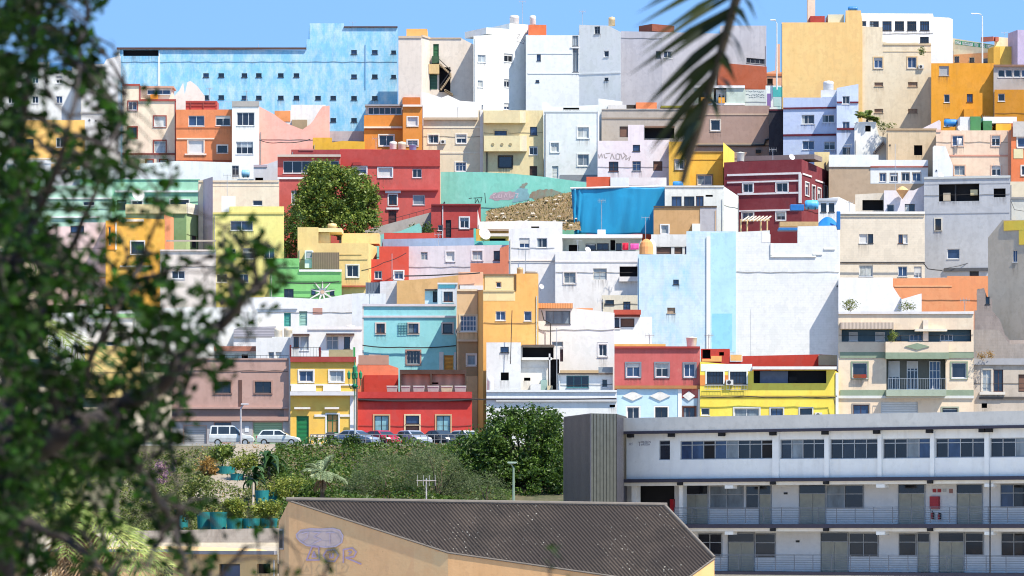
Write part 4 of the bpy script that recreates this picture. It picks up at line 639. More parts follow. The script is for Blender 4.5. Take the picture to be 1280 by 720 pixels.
h = HB['wor'] = H('clean white house with an orange roof edge and closed white shutters', [(670, 0), (768, 0)], [(670, 386), (715, 385), (768, 391)], 490, mat=plaster('eef0f6', 'e6eaf2', .3, .3), Y=397, depth=8, win='m 682 388.5 713 405;w+f4f4f4 748.5 430.5 758.5 445;C 690 427 704 433.5;D:4a3038 698 436.5 704 452', band='b0b2b8 427.5 430 747 760 .05')
part_box(h, 'tile_roof', 'eea060', 670, 379, 716, 385.2, -6, .5, slats('orange_tiles', 'f0a468', .25, True)); part_box(h, 'tile_roof', 'e89868', 716, 385, 741, 387.5, -6, -.2)
HB['wor2'] = H('white house with a brown framed window under a red tile eave', [(767, 0), (815, 0)], [(767, 396), (815, 396)], 435, 'fafafc', Y=404, depth=6, win='e 766.9 397 771 398;n+fafafa 768.5 397.5 774 409.5;o 775 398 793 409', band='b84c38 387.5 393.5 765 801 .6 tile_eave;8a4034 393.5 396 766 800 .3')
h = HB['wsm'] = H('small white house with a teal triple window and rusty eaves beside the ruin', [(697, 0), (766, 0)], 467, 492, 'e8ecf2', Y=385.5, depth=6, win='B 708 469.5 736 484.5;v 752.5 474 759.5 484', band='b89c74 463 466.5 700 748 .4 rusty_eave;6a5a50 466.4 468.2 698 766 .35;8a9298 459 466 748 766 .3 grey_cover')
HB['wlow'] = H('long low white house wall behind the dark green street tree', [(608, 0), (771, 0)], 488, 552, mat=plaster('eeeef2', 'dedee4', .35, .5), Y=377, depth=7, win='k 762 506 769 509', band='f2f0f4 487.5 490 608 771 .15;c8c8d0 498.5 502 620 771 .25;a0a0a8 497.4 498.6 608 771 .28')
h = HB['redh'] = H('pillar box red street house with a dark cornice and blue glazed doors', [(447.5, 0), (590, 0)], 490, 560, mat=plaster('d03c34', 'c43630', .35, .4), Y=376.3, depth=8, win='t+c8a078 468 519.5 486 545;d+e0c8a0 507 519.5 524 530;o+e0c8a0 507 532 524 540;t+c8a078 545.5 519.5 563 545', band='4a2a2a 498.5 500.5 447 592 .35;c43832 489.8 498 447 592 .3 parapet;702424 500.6 502 448 590 .2')
h = HB['redt'] = H('red walled roof terrace with a brick course and red tiles beside the egg yellow house', [(447, 0), (498, 0)], [(447, 455), (486, 456), (498, 460)], 492, 'f08058', Y=389, depth=4, name='terrace', cat='terrace', band='b8907c 444 456 448 486 .02 brick_course;c83c2c 469 490 455 498 .2 tile_slope')
h = HB['perg'] = H('timber walled roof terrace hut with grey planters on the red street house', [(500, 0), (583, 0)], 466, 492, mat=slats('pale_boards', 'c8b090', 1.0, True), Y=386, depth=4, name='terrace_hut', cat='hut', band='4a3c34 462.5 468 499 583 .7 beam;4a4038 468 490 500 502 .7 post;4a4038 468 490 538 540 .7 post;4a4038 468 490 581 583 .7 post', win='k 540 478 548 480')
h = HB['rose'] = H('weathered rose red upper house over a pale blue ground floor with white diamonds', [(768, 0), (875, 0)], 433, 535, mat=plaster('c8605c', 'd49888', .3, .8), Y=384.5, depth=10, win='w+7c8490 783 454 800 471;w+7c8490 819.5 454 835.5 471;w+7c8490 855 454.5 869 471;w+f4f6f8 784 509 799 524;e+f4f6f8 819 509 834.5 524;n+6c4c44 854 509 869 522', band='a83c38 433 435.5 767 876 .2;ecb060 430 433 768 832 .1;b07848 482 486 767 876 .3;bcdcf0 486.4 540 771 848 .06 painted_ground_floor;fafafa 486.4 540 847.5 852 .12;b4ccdc 498 540 852 872 .05 painted_ground_floor;fafafa 486.4 540 872.5 875 .1')
F = h.F[0].shift(.08)
for x, y, a in ((791, 495, 13), (825, 495, 13), (861, 495, 8)):
    mb = MB(); p = [F.P(*F.uz(x - a, y)), F.P(*F.uz(x, y + 6)), F.P(*F.uz(x + a, y)), F.P(*F.uz(x, y - 6))]; n = Vector((0, -.08, 0)); mb.hexa([q for q in p] + [q + n for q in p]); mb.build('diamond_panel', simple('white_relief', 'f0ece6', .7), h.root)
h = HB['yel3'] = H('bright yellow house with white framed barred windows and a shaded veranda', [(875, 0), (1048, 0)], [(875, 452), (908, 455), (938, 458), (940, 463), (1042, 462), (1048, 466)], 540, mat=plaster('f8dc48', 'f0d038', .35, .5), Y=384, depth=6, win='b+f2f4f4 883.5 464.5 904 480;b+f2f4f4 912.5 464.5 933 480;k 942 463 1033 479;c+c8ccd4 918 510.5 949 523;e+c4c8d0 963.5 510.5 978.5 520;d+c4c8d0 1000 510.5 1015 521;v 876.5 510 887 519', band='f4f4f4 455 464 876 940 .02 white_band;f2f0ec 458.5 462 940 1045 .8 corrugated_eave;b8a048 494.5 496 876 1046 .1;e08838 469 482 875 882 .03 orange_patch;e08838 469 480 905 911 .03 orange_patch;f0f0f0 466 522 1044.5 1048 .1')
part_box(h, 'inner_stair', '6c7890', 950, 464, 985, 479, -.85, -.6); part_box(h, 'stored_box', '1c1c20', 986, 471, 996, 479, -.85, -.5)
railing(h.F[0].shift(.25), h.root, 881, 481, 905, 487, STEEL, .25); railing(h.F[0].shift(.25), h.root, 908, 481, 934, 487, STEEL, .25)
HB['redroof'] = H('dark red painted roof wall behind the bright yellow house', [(876, 0), (1023, 0), (1046, 0)], [(876, 436), (912, 436), (912, 452), (928, 452), (928, 445), (1023, 443), (1023, 443), (1046, 444)], 465, 'c03c30', Y=394, depth=4, name='roof_wall', cat='roof wall', win='k 899 440 905 444.5;k 878 437 888 448', band='f0b868 445 452 877 902 .1;f0bc70 443.5 451 913 927 .1;c8bca0 444 457 1023 1046 .3 pale_cover')
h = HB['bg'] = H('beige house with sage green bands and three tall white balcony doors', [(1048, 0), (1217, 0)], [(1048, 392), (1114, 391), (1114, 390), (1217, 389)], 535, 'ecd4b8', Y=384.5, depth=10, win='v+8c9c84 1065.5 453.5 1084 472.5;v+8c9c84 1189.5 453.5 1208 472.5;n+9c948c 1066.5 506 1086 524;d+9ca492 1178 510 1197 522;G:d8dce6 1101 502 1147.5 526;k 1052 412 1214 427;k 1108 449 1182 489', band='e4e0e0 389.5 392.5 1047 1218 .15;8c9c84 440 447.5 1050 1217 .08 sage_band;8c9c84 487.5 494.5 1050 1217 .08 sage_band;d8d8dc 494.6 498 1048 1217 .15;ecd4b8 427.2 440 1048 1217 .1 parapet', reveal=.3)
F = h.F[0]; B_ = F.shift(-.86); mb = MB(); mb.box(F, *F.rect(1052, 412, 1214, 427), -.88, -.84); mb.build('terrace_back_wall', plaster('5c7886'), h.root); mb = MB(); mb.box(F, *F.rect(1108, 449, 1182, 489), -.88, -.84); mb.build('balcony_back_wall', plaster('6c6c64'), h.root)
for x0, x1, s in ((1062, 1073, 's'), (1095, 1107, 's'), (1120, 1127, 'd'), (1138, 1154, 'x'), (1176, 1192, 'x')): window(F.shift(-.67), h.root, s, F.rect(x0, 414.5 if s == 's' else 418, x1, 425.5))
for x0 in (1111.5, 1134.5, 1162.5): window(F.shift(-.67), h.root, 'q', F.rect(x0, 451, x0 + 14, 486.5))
part_box(h, 'bay_parapet', 'ecd4b8', 1107, 427.5, 1186, 440.5, 0, .9); part_box(h, 'bay_band', '8c9c84', 1107, 440.5, 1186, 448.5, 0, .95); mb = MB(); F2 = F.shift(.92); p = [F2.P(*F2.uz(*q)) for q in ((1131, 433), (1146.5, 437.3), (1162, 433), (1146.5, 428.8))]; mb.hexa(p + [q + Vector((0, -.06, 0)) for q in p]); mb.build('diamond_panel', plaster('8a9a80'), h.root)
part_box(h, 'balcony_slab', 'a4b09c', 1108, 487, 1183, 495, 0, 1.1); railing(F.shift(1.05), h.root, 1110, 473, 1183, 487, STEEL, .22)
part_box(h, 'striped_awning', 'cdbba8', 1051, 403, 1117, 411, -.3, 1.1, slats('striped_awning', 'd4c0ae', .35, True)); part_box(h, 'divider_pier', 'ecd8c4', 1154, 400, 1160.5, 426.5, 0, .3); part_box(h, 'small_awning', 'f0e4d0', 1144, 411, 1184, 414, 0, .8); part_box(h, 'window_box', 'b04040', 1067, 468, 1083, 472.5, .05, .35, leafmat('red_geraniums', 'b03030', '4a6a30'))
h = HB['ruin'] = H('crumbling grey beige house with one curtained window at the right edge', [(1217, 0), (1340, 0)], 449, 535, mat=plaster('c4b6a6', '9a8e82', .5, 1.), Y=385, depth=8, win='u+d4cabc 1228 462 1239 489.5;n 1242 462 1254 489.5;o 1273 468 1290 490;k 1227 504 1234 510', band='a8a8ac 448 456 1217 1340 .2;d8d0c4 490 493.5 1224 1256 .35;5a5450 496 499 1224 1340 .15;f0ece6 515 520 1240 1340 .1')
HB['dkg'] = H('dark grey stone back wall above the crumbling house at the right edge', [(1217, 0), (1340, 0)], [(1217, 412), (1248, 412), (1262, 430), (1340, 430)], 455, mat=plaster('a49c96', '88807a', .5, .9, blocks=True), Y=396, depth=3, name='stone_wall', cat='stone wall')
# ---------------------------------------------------------------- school block in shade on the right
def tomesh(o):
    me = bpy.data.meshes.new_from_object(o); q = bpy.data.objects.new(o.name, me); C.objects.link(q); q.parent = o.parent; q.location = o.location; q.rotation_euler = o.rotation_euler; q.scale = o.scale
    n = o.name; bpy.data.objects.remove(o); q.name = n; return q
def school():
    Y0 = 300.; ang = R(34); x0 = PX(783, Y0); t = Vector((math.cos(ang), -math.sin(ang)))
    Fs = object.__new__(Facade); Fs.a = Vector((x0, Y0)); Fs.t = t; Fs.n = Vector((t.y, -t.x)); Fs.L = 48.; Fs.b = Fs.a + t * 48
    zref = lambda py: Fs.uz(1030, py)[1]
    U = lambda px, w=0: Fs.shift(w).uz(px, 600)[0]
    root = empty('school_building', (x0 + 18, Y0, ground_z(285) - 2), 'long grey white school block in shade with open galleries, steel railings and rows of windows', 'school')
    wallm = plaster('fdf9f0', 'efeae0', .3, .5, k=.95); band = simple('dark_slab_edge', '3c3a4a', .8); fas = plaster('e2ddd4', stain=.4); und = plaster('f0e8dc'); doorm = simple('grey_green_door', 'b4b2a2', .6)
    UL = 48.
    def box(name, u0, u1, z0, z1, w0, w1, mat, par=root):
        mb = MB(); mb.box(Fs, u0, u1, z0, z1, w0, w1); return mb.build(name, mat, par)
    zt, zb1 = zref(518.3), zref(535.5)
    box('roof_fascia', -.3, UL, zb1, zt, -9, .55, fas); box('fascia_edge', -.3, UL, zref(539), zb1 - .003, -9, .6, band)
    z1, z2 = zref(597), zref(539)
    # upper storey wall with strips of windows
    strips = [(823.5, 837.5, 550.5, 575, 1), (850, 966, 550.3, 574, 8), (975, 1031, 549, 573.5, 4), (1037.5, 1097.5, 548.5, 573.5, 4), (1103.5, 1163, 548, 573, 4), (1169, 1231, 547.5, 572, 4), (1237.5, 1300, 547, 571.5, 4), (1304, 1360, 547, 571.5, 4)]
    mb = MB(); us = [0.]
    rects = []
    for a, b, c, d, n in strips: r = Fs.rect(a, c, b, d); rects.append((r, n)); us += [r[0], r[1]]
    us.append(UL)
    for i in range(0, len(us) - 1):
        if i % 2 == 0: mb.box(Fs, us[i], us[i + 1], z1, z2, -.25, 0)
        else:
            r = rects[i // 2][0]; mb.box(Fs, us[i], us[i + 1], z1, r[2], -.25, 0); mb.box(Fs, us[i], us[i + 1], r[3], z2, -.25, 0)
    mb.build('upper_wall', wallm, root)
    fr = simple('aluminium_grey', 'b0b4b8', .4); rg = random.Random(5)
    for r, n in rects:
        u0, u1, a, b = r; mb = MB(); zt2 = a + (b - a) * .77
        mb.box(Fs, u0, u1, b - .06, b, -.2, -.08); mb.box(Fs, u0, u1, a, a + .06, -.2, -.08); mb.box(Fs, u0, u1, zt2 - .03, zt2 + .03, -.19, -.09)
        for i in range(n + 1):
            x = u0 + (u1 - u0) * i / n; x = min(max(x, u0 + .03), u1 - .03); mb.box(Fs, x - .03, x + .03, a + .06, b - .06, -.2, -.085)
        o = mb.build('window', fr, root)
        for i in range(n):
            xa, xb = u0 + (u1 - u0) * i / n, u0 + (u1 - u0) * (i + 1) / n; mb = MB(); mb.box(Fs, xa + .03, xb - .03, a + .06, zt2 - .03, -.16, -.14); mb.box(Fs, xa + .03, xb - .03, zt2 + .03, b - .06, -.16, -.14)
            q = rg.random(); mb.build('pane', G_DARK[0] if q < .5 else G_DARK[1] if q < .72 else (G_DARK[2] if q < .86 else (G_CURT[2] if q < .93 else BLACK)), o)
    for a, b in ((966.5, 974.5), (1031.5, 1037), (1098, 1103), (1163.5, 1168.5), (1231.5, 1237)):
        box('pilaster', U(a), U(b), z1, z2, .002, .14, wallm)
    for px in (791, 842, 905, 969, 1034, 1098.5, 1164.5, 1230.5, 1239): u = U(px); box('beam_end', u - .22, u + .22, zref(543.5), zref(539) - .004, .15, .5, BLACK)
    def mark(px0, px1, py0, py1, txt, mat, size):
        cu = bpy.data.curves.new('wall_lettering', 'FONT'); cu.body = txt; cu.size = size; cu.extrude = .004
        o = bpy.data.objects.new('wall_lettering', cu); C.objects.link(o); p = Fs.P(*Fs.uz(px0, py1), .008)
        o.rotation_euler = (R(90), 0, -ang); o.parent = root; o.location = p - origin_of(root); cu.materials.append(mat); return tomesh(o)
    mark(785.5, 800, 553, 556.6, '.n:l', simple('faded_grey_paint', '8a8690', .9), .32); 
    mark(797.5, 800, 553, 557.5, 'T', simple('faded_grey_paint', '8a8690', .9), .46); mark(801, 817, 551, 553.8, '38EZREN', simple('faded_grey_paint', '8a8690', .9), .22); mark(801, 817, 554, 556.9, 'anREGIA', simple('faded_grey_paint', '8a8690', .9), .22)
    # two galleries
    def gallery(yt, yslab, yb, items):
        za, zs = zref(yt), zref(yslab)
        box('slab', -.3 if yt < 610 else 3., UL, zs, za, -9, .35, band)                       # the dark slab edge above
        box('slab_soffit_beam', -.3 if yt < 610 else 3., UL, zref(yslab + 4.2), zs - .003, -.7, .1, und)
        zf, zc = zref(yb), zref(yslab + 4.2)
        B = Fs.shift(-2.4); ua = U(783, -2.4) if yt < 610 else U(850, -2.4)
        mb = MB(); mb.box(B, ua, UL, zf, zs - .01, -.2, 0); mb.build('gallery_wall', plaster('fffaf2', 'f4eee4', .3, .3, k=.98), root)
        for it in items:
            k, xa, xb, ya, yb2 = it[:5]; u0, u1, za_, zb_ = B.rect(xa, ya, xb, yb2); u1 = max(u1, u0 + .3)
            if k == 'd':
                n = it[5]; o = None
                zt_ = za_ + (zb_ - za_) * .78; mb = MB(); mb.box(B, u0, u1, zt_ + .03, zb_, .012, .05); tr = MB(); 
                fm = MB(); fm.box(B, u0 - .05, u1 + .05, zb_ + .002, zb_ + .07, 0.005, .1); fm.box(B, u0 - .05, u0 - .002, za_, zb_, .005, .1); fm.box(B, u1 + .002, u1 + .05, za_, zb_, .005, .1); fm.box(B, u0, u1, zt_ - .03, zt_ + .028, .005, .1); o = fm.build('door_frame', fr, root)
                mb.build('transom_pane', G_DARK[0], o)
                for i in range(n):
                    p, q = u0 + (u1 - u0) * i / n, u0 + (u1 - u0) * (i + 1) / n; mb = MB(); mb.box(B, p + .02, q - .02, za_, zt_ - .035, .012, .05); lf = mb.build('door_leaf', doorm, o)
                    mb = MB(); mb.box(B, q - .14, q - .1, za_ + 1.0, za_ + 1.15, .052, .09); mb.build('handle', STEEL, o)
            elif k == 'w':
                n = it[5]; fm = MB(); fw = .05
                fm.box(B, u0, u1, zb_ - fw, zb_, .01, .09); fm.box(B, u0, u1, za_, za_ + fw, .01, .09); zt_ = za_ + (zb_ - za_) * .62; fm.box(B, u0, u1, zt_ - .03, zt_ + .03, .01, .085)
                for i in range(n + 1):
                    x = min(max(u0 + (u1 - u0) * i / n, u0 + .03), u1 - .03); fm.box(B, x - .03, x + .03, za_ + fw, zb_ - fw, .01, .09)
                o = fm.build('window', fr, root)
                for i in range(n): mb = MB(); mb.box(B, u0 + (u1 - u0) * i / n + .03, u0 + (u1 - u0) * (i + 1) / n - .03, za_ + fw, zb_ - fw, .012, .05); mb.build('pane', G_DARK[0] if rg.random() < .7 else rg.choice(G_DARK[1:] + G_CURT[2:]), o)
            elif k == 'k': mb = MB(); mb.box(B, u0, u1, za_, zb_, -.02, .012); mb.build('stair_opening', BLACK, root)
            elif k == 'red': mb = MB(); mb.box(B, u0, u1, za_, zb_, .01, .25); o = mb.build('hose_cabinet', simple('fire_red', 'c01828', .4), root)
            elif k == 'sign': mb = MB(); mb.box(B, u0, u1, za_, zb_, .01, .03); mb.build('wall_sign', simple('sign_' + it[5], it[5], .5), root)
            elif k == 'ext':
                mb = MB(); um = (u0 + u1) / 2; mb.lathe(B.P(um, za_, .15), [(.085, 0), (.09, .03), (.09, .36), (.03, .46)], 10); o = mb.build('fire_extinguisher', simple('fire_red', 'c01828', .4), root); mb = MB(); mb.lathe(B.P(um, za_ + .46, .15), [(.04, 0), (.03, .12)], 8); mb.box(B, um, um + .16, za_ + .02, za_ + .5, .12, .17); mb.build('hose', BLACK, o)
            elif k == 'vent': mb = MB(); mb.box(B, u0, u1, za_, zb_, .01, .05); mb.build('vent', IRON, root)
        railing(Fs, root, 845 if yt < 610 else 880, yb - 21.5, 1360, yb - 1.5, simple('rail_steel', '6c7078', .5), horizontal=7, w=.22, r=.017)
        for px in (912, 1101.5, 1237, 1300): u = U(px); box('bracket', u - .35, u + .35, zref(yslab + 8.5), zref(yslab + 4.3), -.5, .12, wallm)
        for px in (852, 968, 1034.5, 1164.5): u = U(px); box('beam_end', u - .2, u + .2, zref(yslab + 4), zref(yslab) - .01, .12, .34, BLACK)
    gallery(597, 601.5, 655, [('k', 793, 843, 605, 660), ('red', 839.5, 842.5, 624, 655), ('d', 856, 885, 607.5, 655, 2), ('w', 888, 930, 607.5, 636, 2), ('w', 933, 949, 607.5, 636, 1), ('d', 950, 964, 607.5, 655, 1), ('vent', 980, 984, 615.5, 618), ('d', 1000, 1032, 606.5, 655, 2), ('w', 1033.5, 1080, 606.5, 635.5, 2), ('d', 1124, 1156, 606, 655, 2), ('red', 1164, 1175, 620.5, 636), ('ext', 1164, 1168, 640, 648.5), ('ext', 1172.5, 1177, 640, 650),
        ('sign', 1166, 1169.5, 611, 615.5, 'b03038'), ('sign', 1172, 1176, 611, 615.5, 'b03038'), ('sign', 1178.5, 1181, 611, 615, 'c0c8d4'), ('sign', 1186.5, 1190, 611, 616.5, 'a87870'), ('d', 1197, 1228, 606, 655, 2), ('w', 1251, 1284, 605.5, 634, 2), ('d', 1290, 1320, 606, 655, 2)])
    gallery(655, 660, 715, [('w', 873, 903, 667, 696, 2), ('d', 911, 943, 667, 715, 2), ('w', 944.5, 970, 667, 697, 1), ('vent', 995, 999, 675.5, 678), ('d', 1027, 1060, 666.5, 715, 2), ('w', 1062, 1098.5, 666.5, 696, 2), ('w', 1124, 1146, 667, 695, 1), ('d', 1148, 1162, 667, 715, 1), ('d', 1174.5, 1205, 666.5, 715, 2), ('w', 1207, 1230, 666, 694, 1), ('w', 1252, 1284, 666, 696, 2), ('d', 1292, 1320, 666, 715, 2)])
    box('slab', 5, UL, zref(719), zref(715) - .004, -9, .35, band); box('lower_wall', 5, UL, ground_z(285) - 3, zref(719) - .01, -3, -.6, wallm)
    box('back_wall', 0, UL, ground_z(285) - 3, zt - .5, -9.3, -9.01, wallm); box('end_wall', UL - .3, UL + .1, ground_z(285) - 3, zt - .3, -9, -.3, wallm)
    box('gallery_pillar', U(784), U(790), zref(655), zref(605), -1.2, -.6, wallm); box('gallery_pillar', U(843.5), U(848), zref(655), zref(605), -1.2, -.6, wallm)
    mb = MB(); mb.tube([Fs.P(U(1240), zref(719), .3), Fs.P(U(1240), zref(602), .3)], .05); mb.build('rain_pipe', IRON, root)
    # ribbed metal stair tower
    mt = slats('ribbed_steel_cladding', '6f7077', .28, True, .25, .4, .3)
    pts = [(705, 302), (738, 293), (771, 294.5), (783.5, 302)]; rt = empty('stair_tower', (PX(744, 298), 298, ground_z(285) - 2), 'dark grey ribbed metal stair tower at the left end of the school block', 'tower')
    ztw = [PZ(526.5, 302), PZ(518, 293), PZ(518, 294.5), PZ(521.5, 302)]; ztw = [PZ(519, 298)] * 4
    for i in range(3):
        Fq = Facade(pts[i], pts[i + 1]); mb = MB(); za, zb_ = ztw[i], ztw[i + 1]; base = ground_z(285) - 2
        n = max(6, int(Fq.L / .3))
        for k in range(n):
            a, b = Fq.L * k / n, Fq.L * (k + 1) / n; m = a + (b - a) * .55; zz = lambda u: za + (zb_ - za) * u / Fq.L
            mb.poly(Fq.P(a, base, 0), Fq.P(m, base, 0), Fq.P(m, zz(m), 0), Fq.P(a, zz(a), 0)); mb.poly(Fq.P(m, base, 0), Fq.P(m, base, -.05), Fq.P(m, zz(m), -.05), Fq.P(m, zz(m), 0))
            mb.poly(Fq.P(m, base, -.05), Fq.P(b, base, -.05), Fq.P(b, zz(b), -.05), Fq.P(m, zz(m), -.05)); mb.poly(Fq.P(b, base, -.05), Fq.P(b, base, 0), Fq.P(b, zz(b), 0), Fq.P(b, zz(b), -.05))
        mb.build('metal_cladding', simple('greenish_steel', '62645e', .4, .3) if i == 1 else simple('graphite_steel', '62626c', .4, .3), rt)
    mb = MB(); b_ = ground_z(285) - 2; q = [W(px, 600, Y) for px, Y in pts]; back = [(q[3].x, 306), (q[0].x, 306)]
    ring = [(p.x, p.y + .08) for p in q] + back; mb.poly(*[(x, y, ztw[0] - .05) for x, y in ring]); mb.poly((q[0].x, 302, b_), (q[0].x, 306, b_), (q[0].x, 306, ztw[0] - .05), (q[0].x, 302, ztw[0] - .05)); mb.poly((q[3].x, 302, b_), (q[3].x, 306, b_), (q[3].x, 306, ztw[0] - .05), (q[3].x, 302, ztw[0] - .05)); mb.poly((q[0].x, 306, b_), (q[3].x, 306, b_), (q[3].x, 306, ztw[0] - .05), (q[0].x, 306, ztw[0] - .05))
    mb.build('roof', simple('graphite_steel', '62626c', .4, .3), rt)
school()
# ---------------------------------------------------------------- warehouse with corrugated roof
def warehouse():
    zr = PZ(632, 178); A = W(361, 625, 181.); B = W(831, 632, 178.); Cc = W(560, 690, 177.); D = W(847, 731, 170.); E = W(893, 697, 177.)
    root = empty('warehouse', (0, 180, -9), 'tan rendered warehouse with a dark speckled corrugated roof and a graffiti gable', 'warehouse')
    m, t, b = newmat('old_fibre_cement'); v = coords(t)
    col = mixc(t, noise_(t, v, .8, .35, .7), lin('584c44', .5), lin('3c3430', .5)); vs = coords(t, (1, 1, 1))
    vo = N(t, 'ShaderNodeTexVoronoi', Scale=3.6); t.links.new(vs, vo.inputs['Vector']); rr = N(t, 'ShaderNodeMapRange'); rr.inputs[1].default_value = .16; rr.inputs[2].default_value = .09; t.links.new(vo.outputs['Distance'], rr.inputs[0])
    fine = noise_(t, v, 9., .55, .8, 5); col = mixc(t, fine, col, lin('6e6058', .5)); sp_ = N(t, 'ShaderNodeMath', operation='MULTIPLY'); t.links.new(rr.outputs[0], sp_.inputs[0]); t.links.new(noise_(t, v, .6, .42, .58, 3), sp_.inputs[1]); col = mixc(t, sp_.outputs[0], col, lin('b8b4a8', .7)); big = noise_(t, v, .25, .45, .65); col = mixc(t, big, col, lin('463c38', .5))
    t.links.new(col, b.inputs['Base Color']); b.inputs['Roughness'].default_value = .95
    E = W(893, 697, 174.6); pn = (B - A).cross(E - A).normalized()
    def onplane(px, py): d_ = W(px, py, 1.); return d_ * (A.dot(pn) / d_.dot(pn))
    Cc, D = onplane(560, 690), onplane(847, 731); up = pn if pn.z > 0 else -pn; dr = (E - B); ridge = B - A; n = int(ridge.length / .17 * 6); edges = ((A, Cc), (Cc, D), (D, E)); mb = MB(); rows = 22
    def cutlen(P):      # how far a corrugation runs down from ridge point P before it meets an edge of the roof
        best = 1e9
        for a_, b_ in edges:
            e_ = b_ - a_; m_ = up.cross(e_); den = m_.dot(dr)
            if abs(den) < 1e-9: continue
            s_ = m_.dot(a_ - P) / den; q_ = P + dr * s_; f_ = (q_ - a_).dot(e_) / e_.dot(e_)
            if s_ > 1e-5 and -.002 <= f_ <= 1.002: best = min(best, s_)
        return best if best < 1e8 else 0.
    for i in range(n + 1):
        P = A + ridge * (i / n); L = cutlen(P) if i else .001
        for j in range(rows + 1): s_ = j / rows; mb.v.append(tuple(P + dr * L * s_ + up * (.03 * math.sin(i / 6 * 2 * math.pi) + .015 * (1 - (s_ * L * 6) % 1))))
    for i in range(n):
        for j in range(rows): q = i * (rows + 1) + j; mb.f.append((q, q + 1, q + rows + 2, q + rows + 1))
    mb.build('roof', m, root, True)
    mb = MB(); mb.tube([A + Vector((-.1, 0, .03)), B + Vector((.1, 0, .03))], .1, 8); mb.tube([B + up * .02, E + up * .02], .07, 8); mb.build('ridge_tiles', simple('weathered_ridge', '7c746c', .9), root)
    wm = plaster('f0be88', 'e6b07c', .35, .5); wr = plaster('f0b878'); z0 = -9.; off = Vector((0, 0, -.06)); A2 = A + Vector((-.75, 5, -1.0))
    def wall_(nm, pts, mt): q = MB(); q.poly(*pts); return q.build(nm, mt, root)
    wall_('gable_wall', [(A.x, A.y, z0), (Cc.x, Cc.y, z0), Cc + off, A + off], wm); wall_('left_wall', [(A2.x, A2.y, z0), (A.x, A.y, z0), A + off, A2], wm); wall_('front_wall', [(Cc.x, Cc.y, z0), (D.x, D.y, z0), D + off, Cc + off], plaster('e8b47c')); wall_('end_wall', [(D.x, D.y, z0), (E.x, E.y, z0), E + off, D + off], wr)
    bk = Vector((B.x + 1, B.y + 8, z0)); bt = Vector((bk.x, bk.y, B.z - 1)); q = MB(); q.poly((E.x, E.y, z0), bk, bt, E + off); q.poly(bk, (A2.x, A2.y, z0), A2, bt); q.poly(A + off, A2, bt, B + off); q.poly(B + off, bt, E + off); q.build('back_wall', wm, root)
    q = MB(); q.tube([A + off * .5, Cc + off * .5], .05, 6); q.tube([Cc + off * .5, D + off * .5, E + off * .5], .05, 6); q.build('roof_edge', simple('weathered_ridge', '7c746c', .9), root)
    print('WAREHOUSE', A, Cc, D, E)
    # window in the left wall and graffiti on the gable
    Fg = Facade((361, A.y), (560, Cc.y))
    Fl = object.__new__(Facade); Fl.a = Vector((A2.x, A2.y)); Fl.b = Vector((A.x, A.y)); dd = Fl.b - Fl.a; Fl.L = dd.length; Fl.t = dd / Fl.L; Fl.n = Vector((Fl.t.y, -Fl.t.x))
    mb = MB(); r = Fl.rect(350.5, 661, 355, 687); mb.box(Fl, r[0], r[1], r[2], r[3], .01, .06); o = mb.build('window', simple('pale_frame', 'b8b8bc', .6), root); mb = MB(); mb.box(Fl, r[0] + .35, r[1] - .05, r[2] + .08, r[3] - .08, .062, .08); mb.build('pane', BLACK, o)
    gf = Fg; k = 0; lil = simple('lilac_spray_paint', 'c0a8c4', .9); grey = simple('pale_grey_spray', 'd4c0be', .9)
    mb = MB(); ring = [(371, 668), (376, 663), (388, 661), (402, 661.5), (416, 660.5), (425, 663), (429, 670), (427.5, 678), (420, 683), (408, 684), (396, 683), (384, 682), (376, 677), (371.5, 672)]
    mb.poly(*[gf.P(*gf.uz(*p), .012) for p in ring]); mb.build('graffiti_bubble', grey, root)
    def stroke(pts, wd, w, mat, nm='graffiti_stroke'):
        mb = MB()
        for (xa, ya), (xb, yb) in zip(pts, pts[1:]):
            L = math.hypot(xb - xa, yb - ya) or 1; px_, py_ = -(yb - ya) / L * wd / 2, (xb - xa) / L * wd / 2; ex, ey = (xb - xa) / L * wd * .3, (yb - ya) / L * wd * .3
            mb.poly(*[gf.P(*gf.uz(*p), w) for p in ((xa + px_ - ex, ya + py_ - ey), (xb + px_ + ex, yb + py_ + ey), (xb - px_ + ex, yb - py_ + ey), (xa - px_ - ex, ya - py_ - ey))]); w += .0012
        mb.build(nm, mat, root)
    stroke(ring + ring[:1], 1.7, .018, simple('bright_lilac_paint', 'c6bcdc', .9)); 
    for s in ([(378, 667), (386, 665), (385, 672), (379, 676)], [(391, 665), (401, 666), (393, 671), (402, 675), (393, 679)], [(408, 666), (419, 666)], [(413, 667), (413, 680)]): stroke(s, 1.2, .04, simple('bright_lilac_paint', 'c6bcdc', .9))
    for s in ([(384, 700), (391, 683), (399, 684), (400, 700), (384, 700)], [(391, 696), (393, 690), (396, 696), (391, 696)], [(409, 688), (405, 694), (409, 701), (419, 702), (424, 694), (419, 687), (409, 688)], [(413, 692), (413, 697), (417, 697), (417, 692)],
              [(430, 703), (430, 687), (441, 685), (446, 690), (443, 696), (433, 697), (452, 705)], [(436, 689), (440, 690), (437, 693)]): stroke(s, 1.9, .05, lil)
    mb = MB(); mb.tube([W(533, 591 + 4, 190) + Vector((0, 0, -1)), W(533, 595, 190)], .03); mb.build('vent_pipe', STEEL, root) if False else None
warehouse()
h = H('low sand yellow roofed house with dark windows in the bottom left behind the near tree', [(60, 2), (225, 0), (347, -3)], [(60, 690), (225, 688.5), (225, 688.5), (347, 693)], col='e6c084', Y=205, depth=52, zb=-9.5, win='d 274 705 300 722;k 321 705 338 717;d 204 706 216 722', band='8a8a94 686.5 690 60 225 .25;8a8a94 688.5 693 225 346 .25', name='low_house')
HB['low'] = h
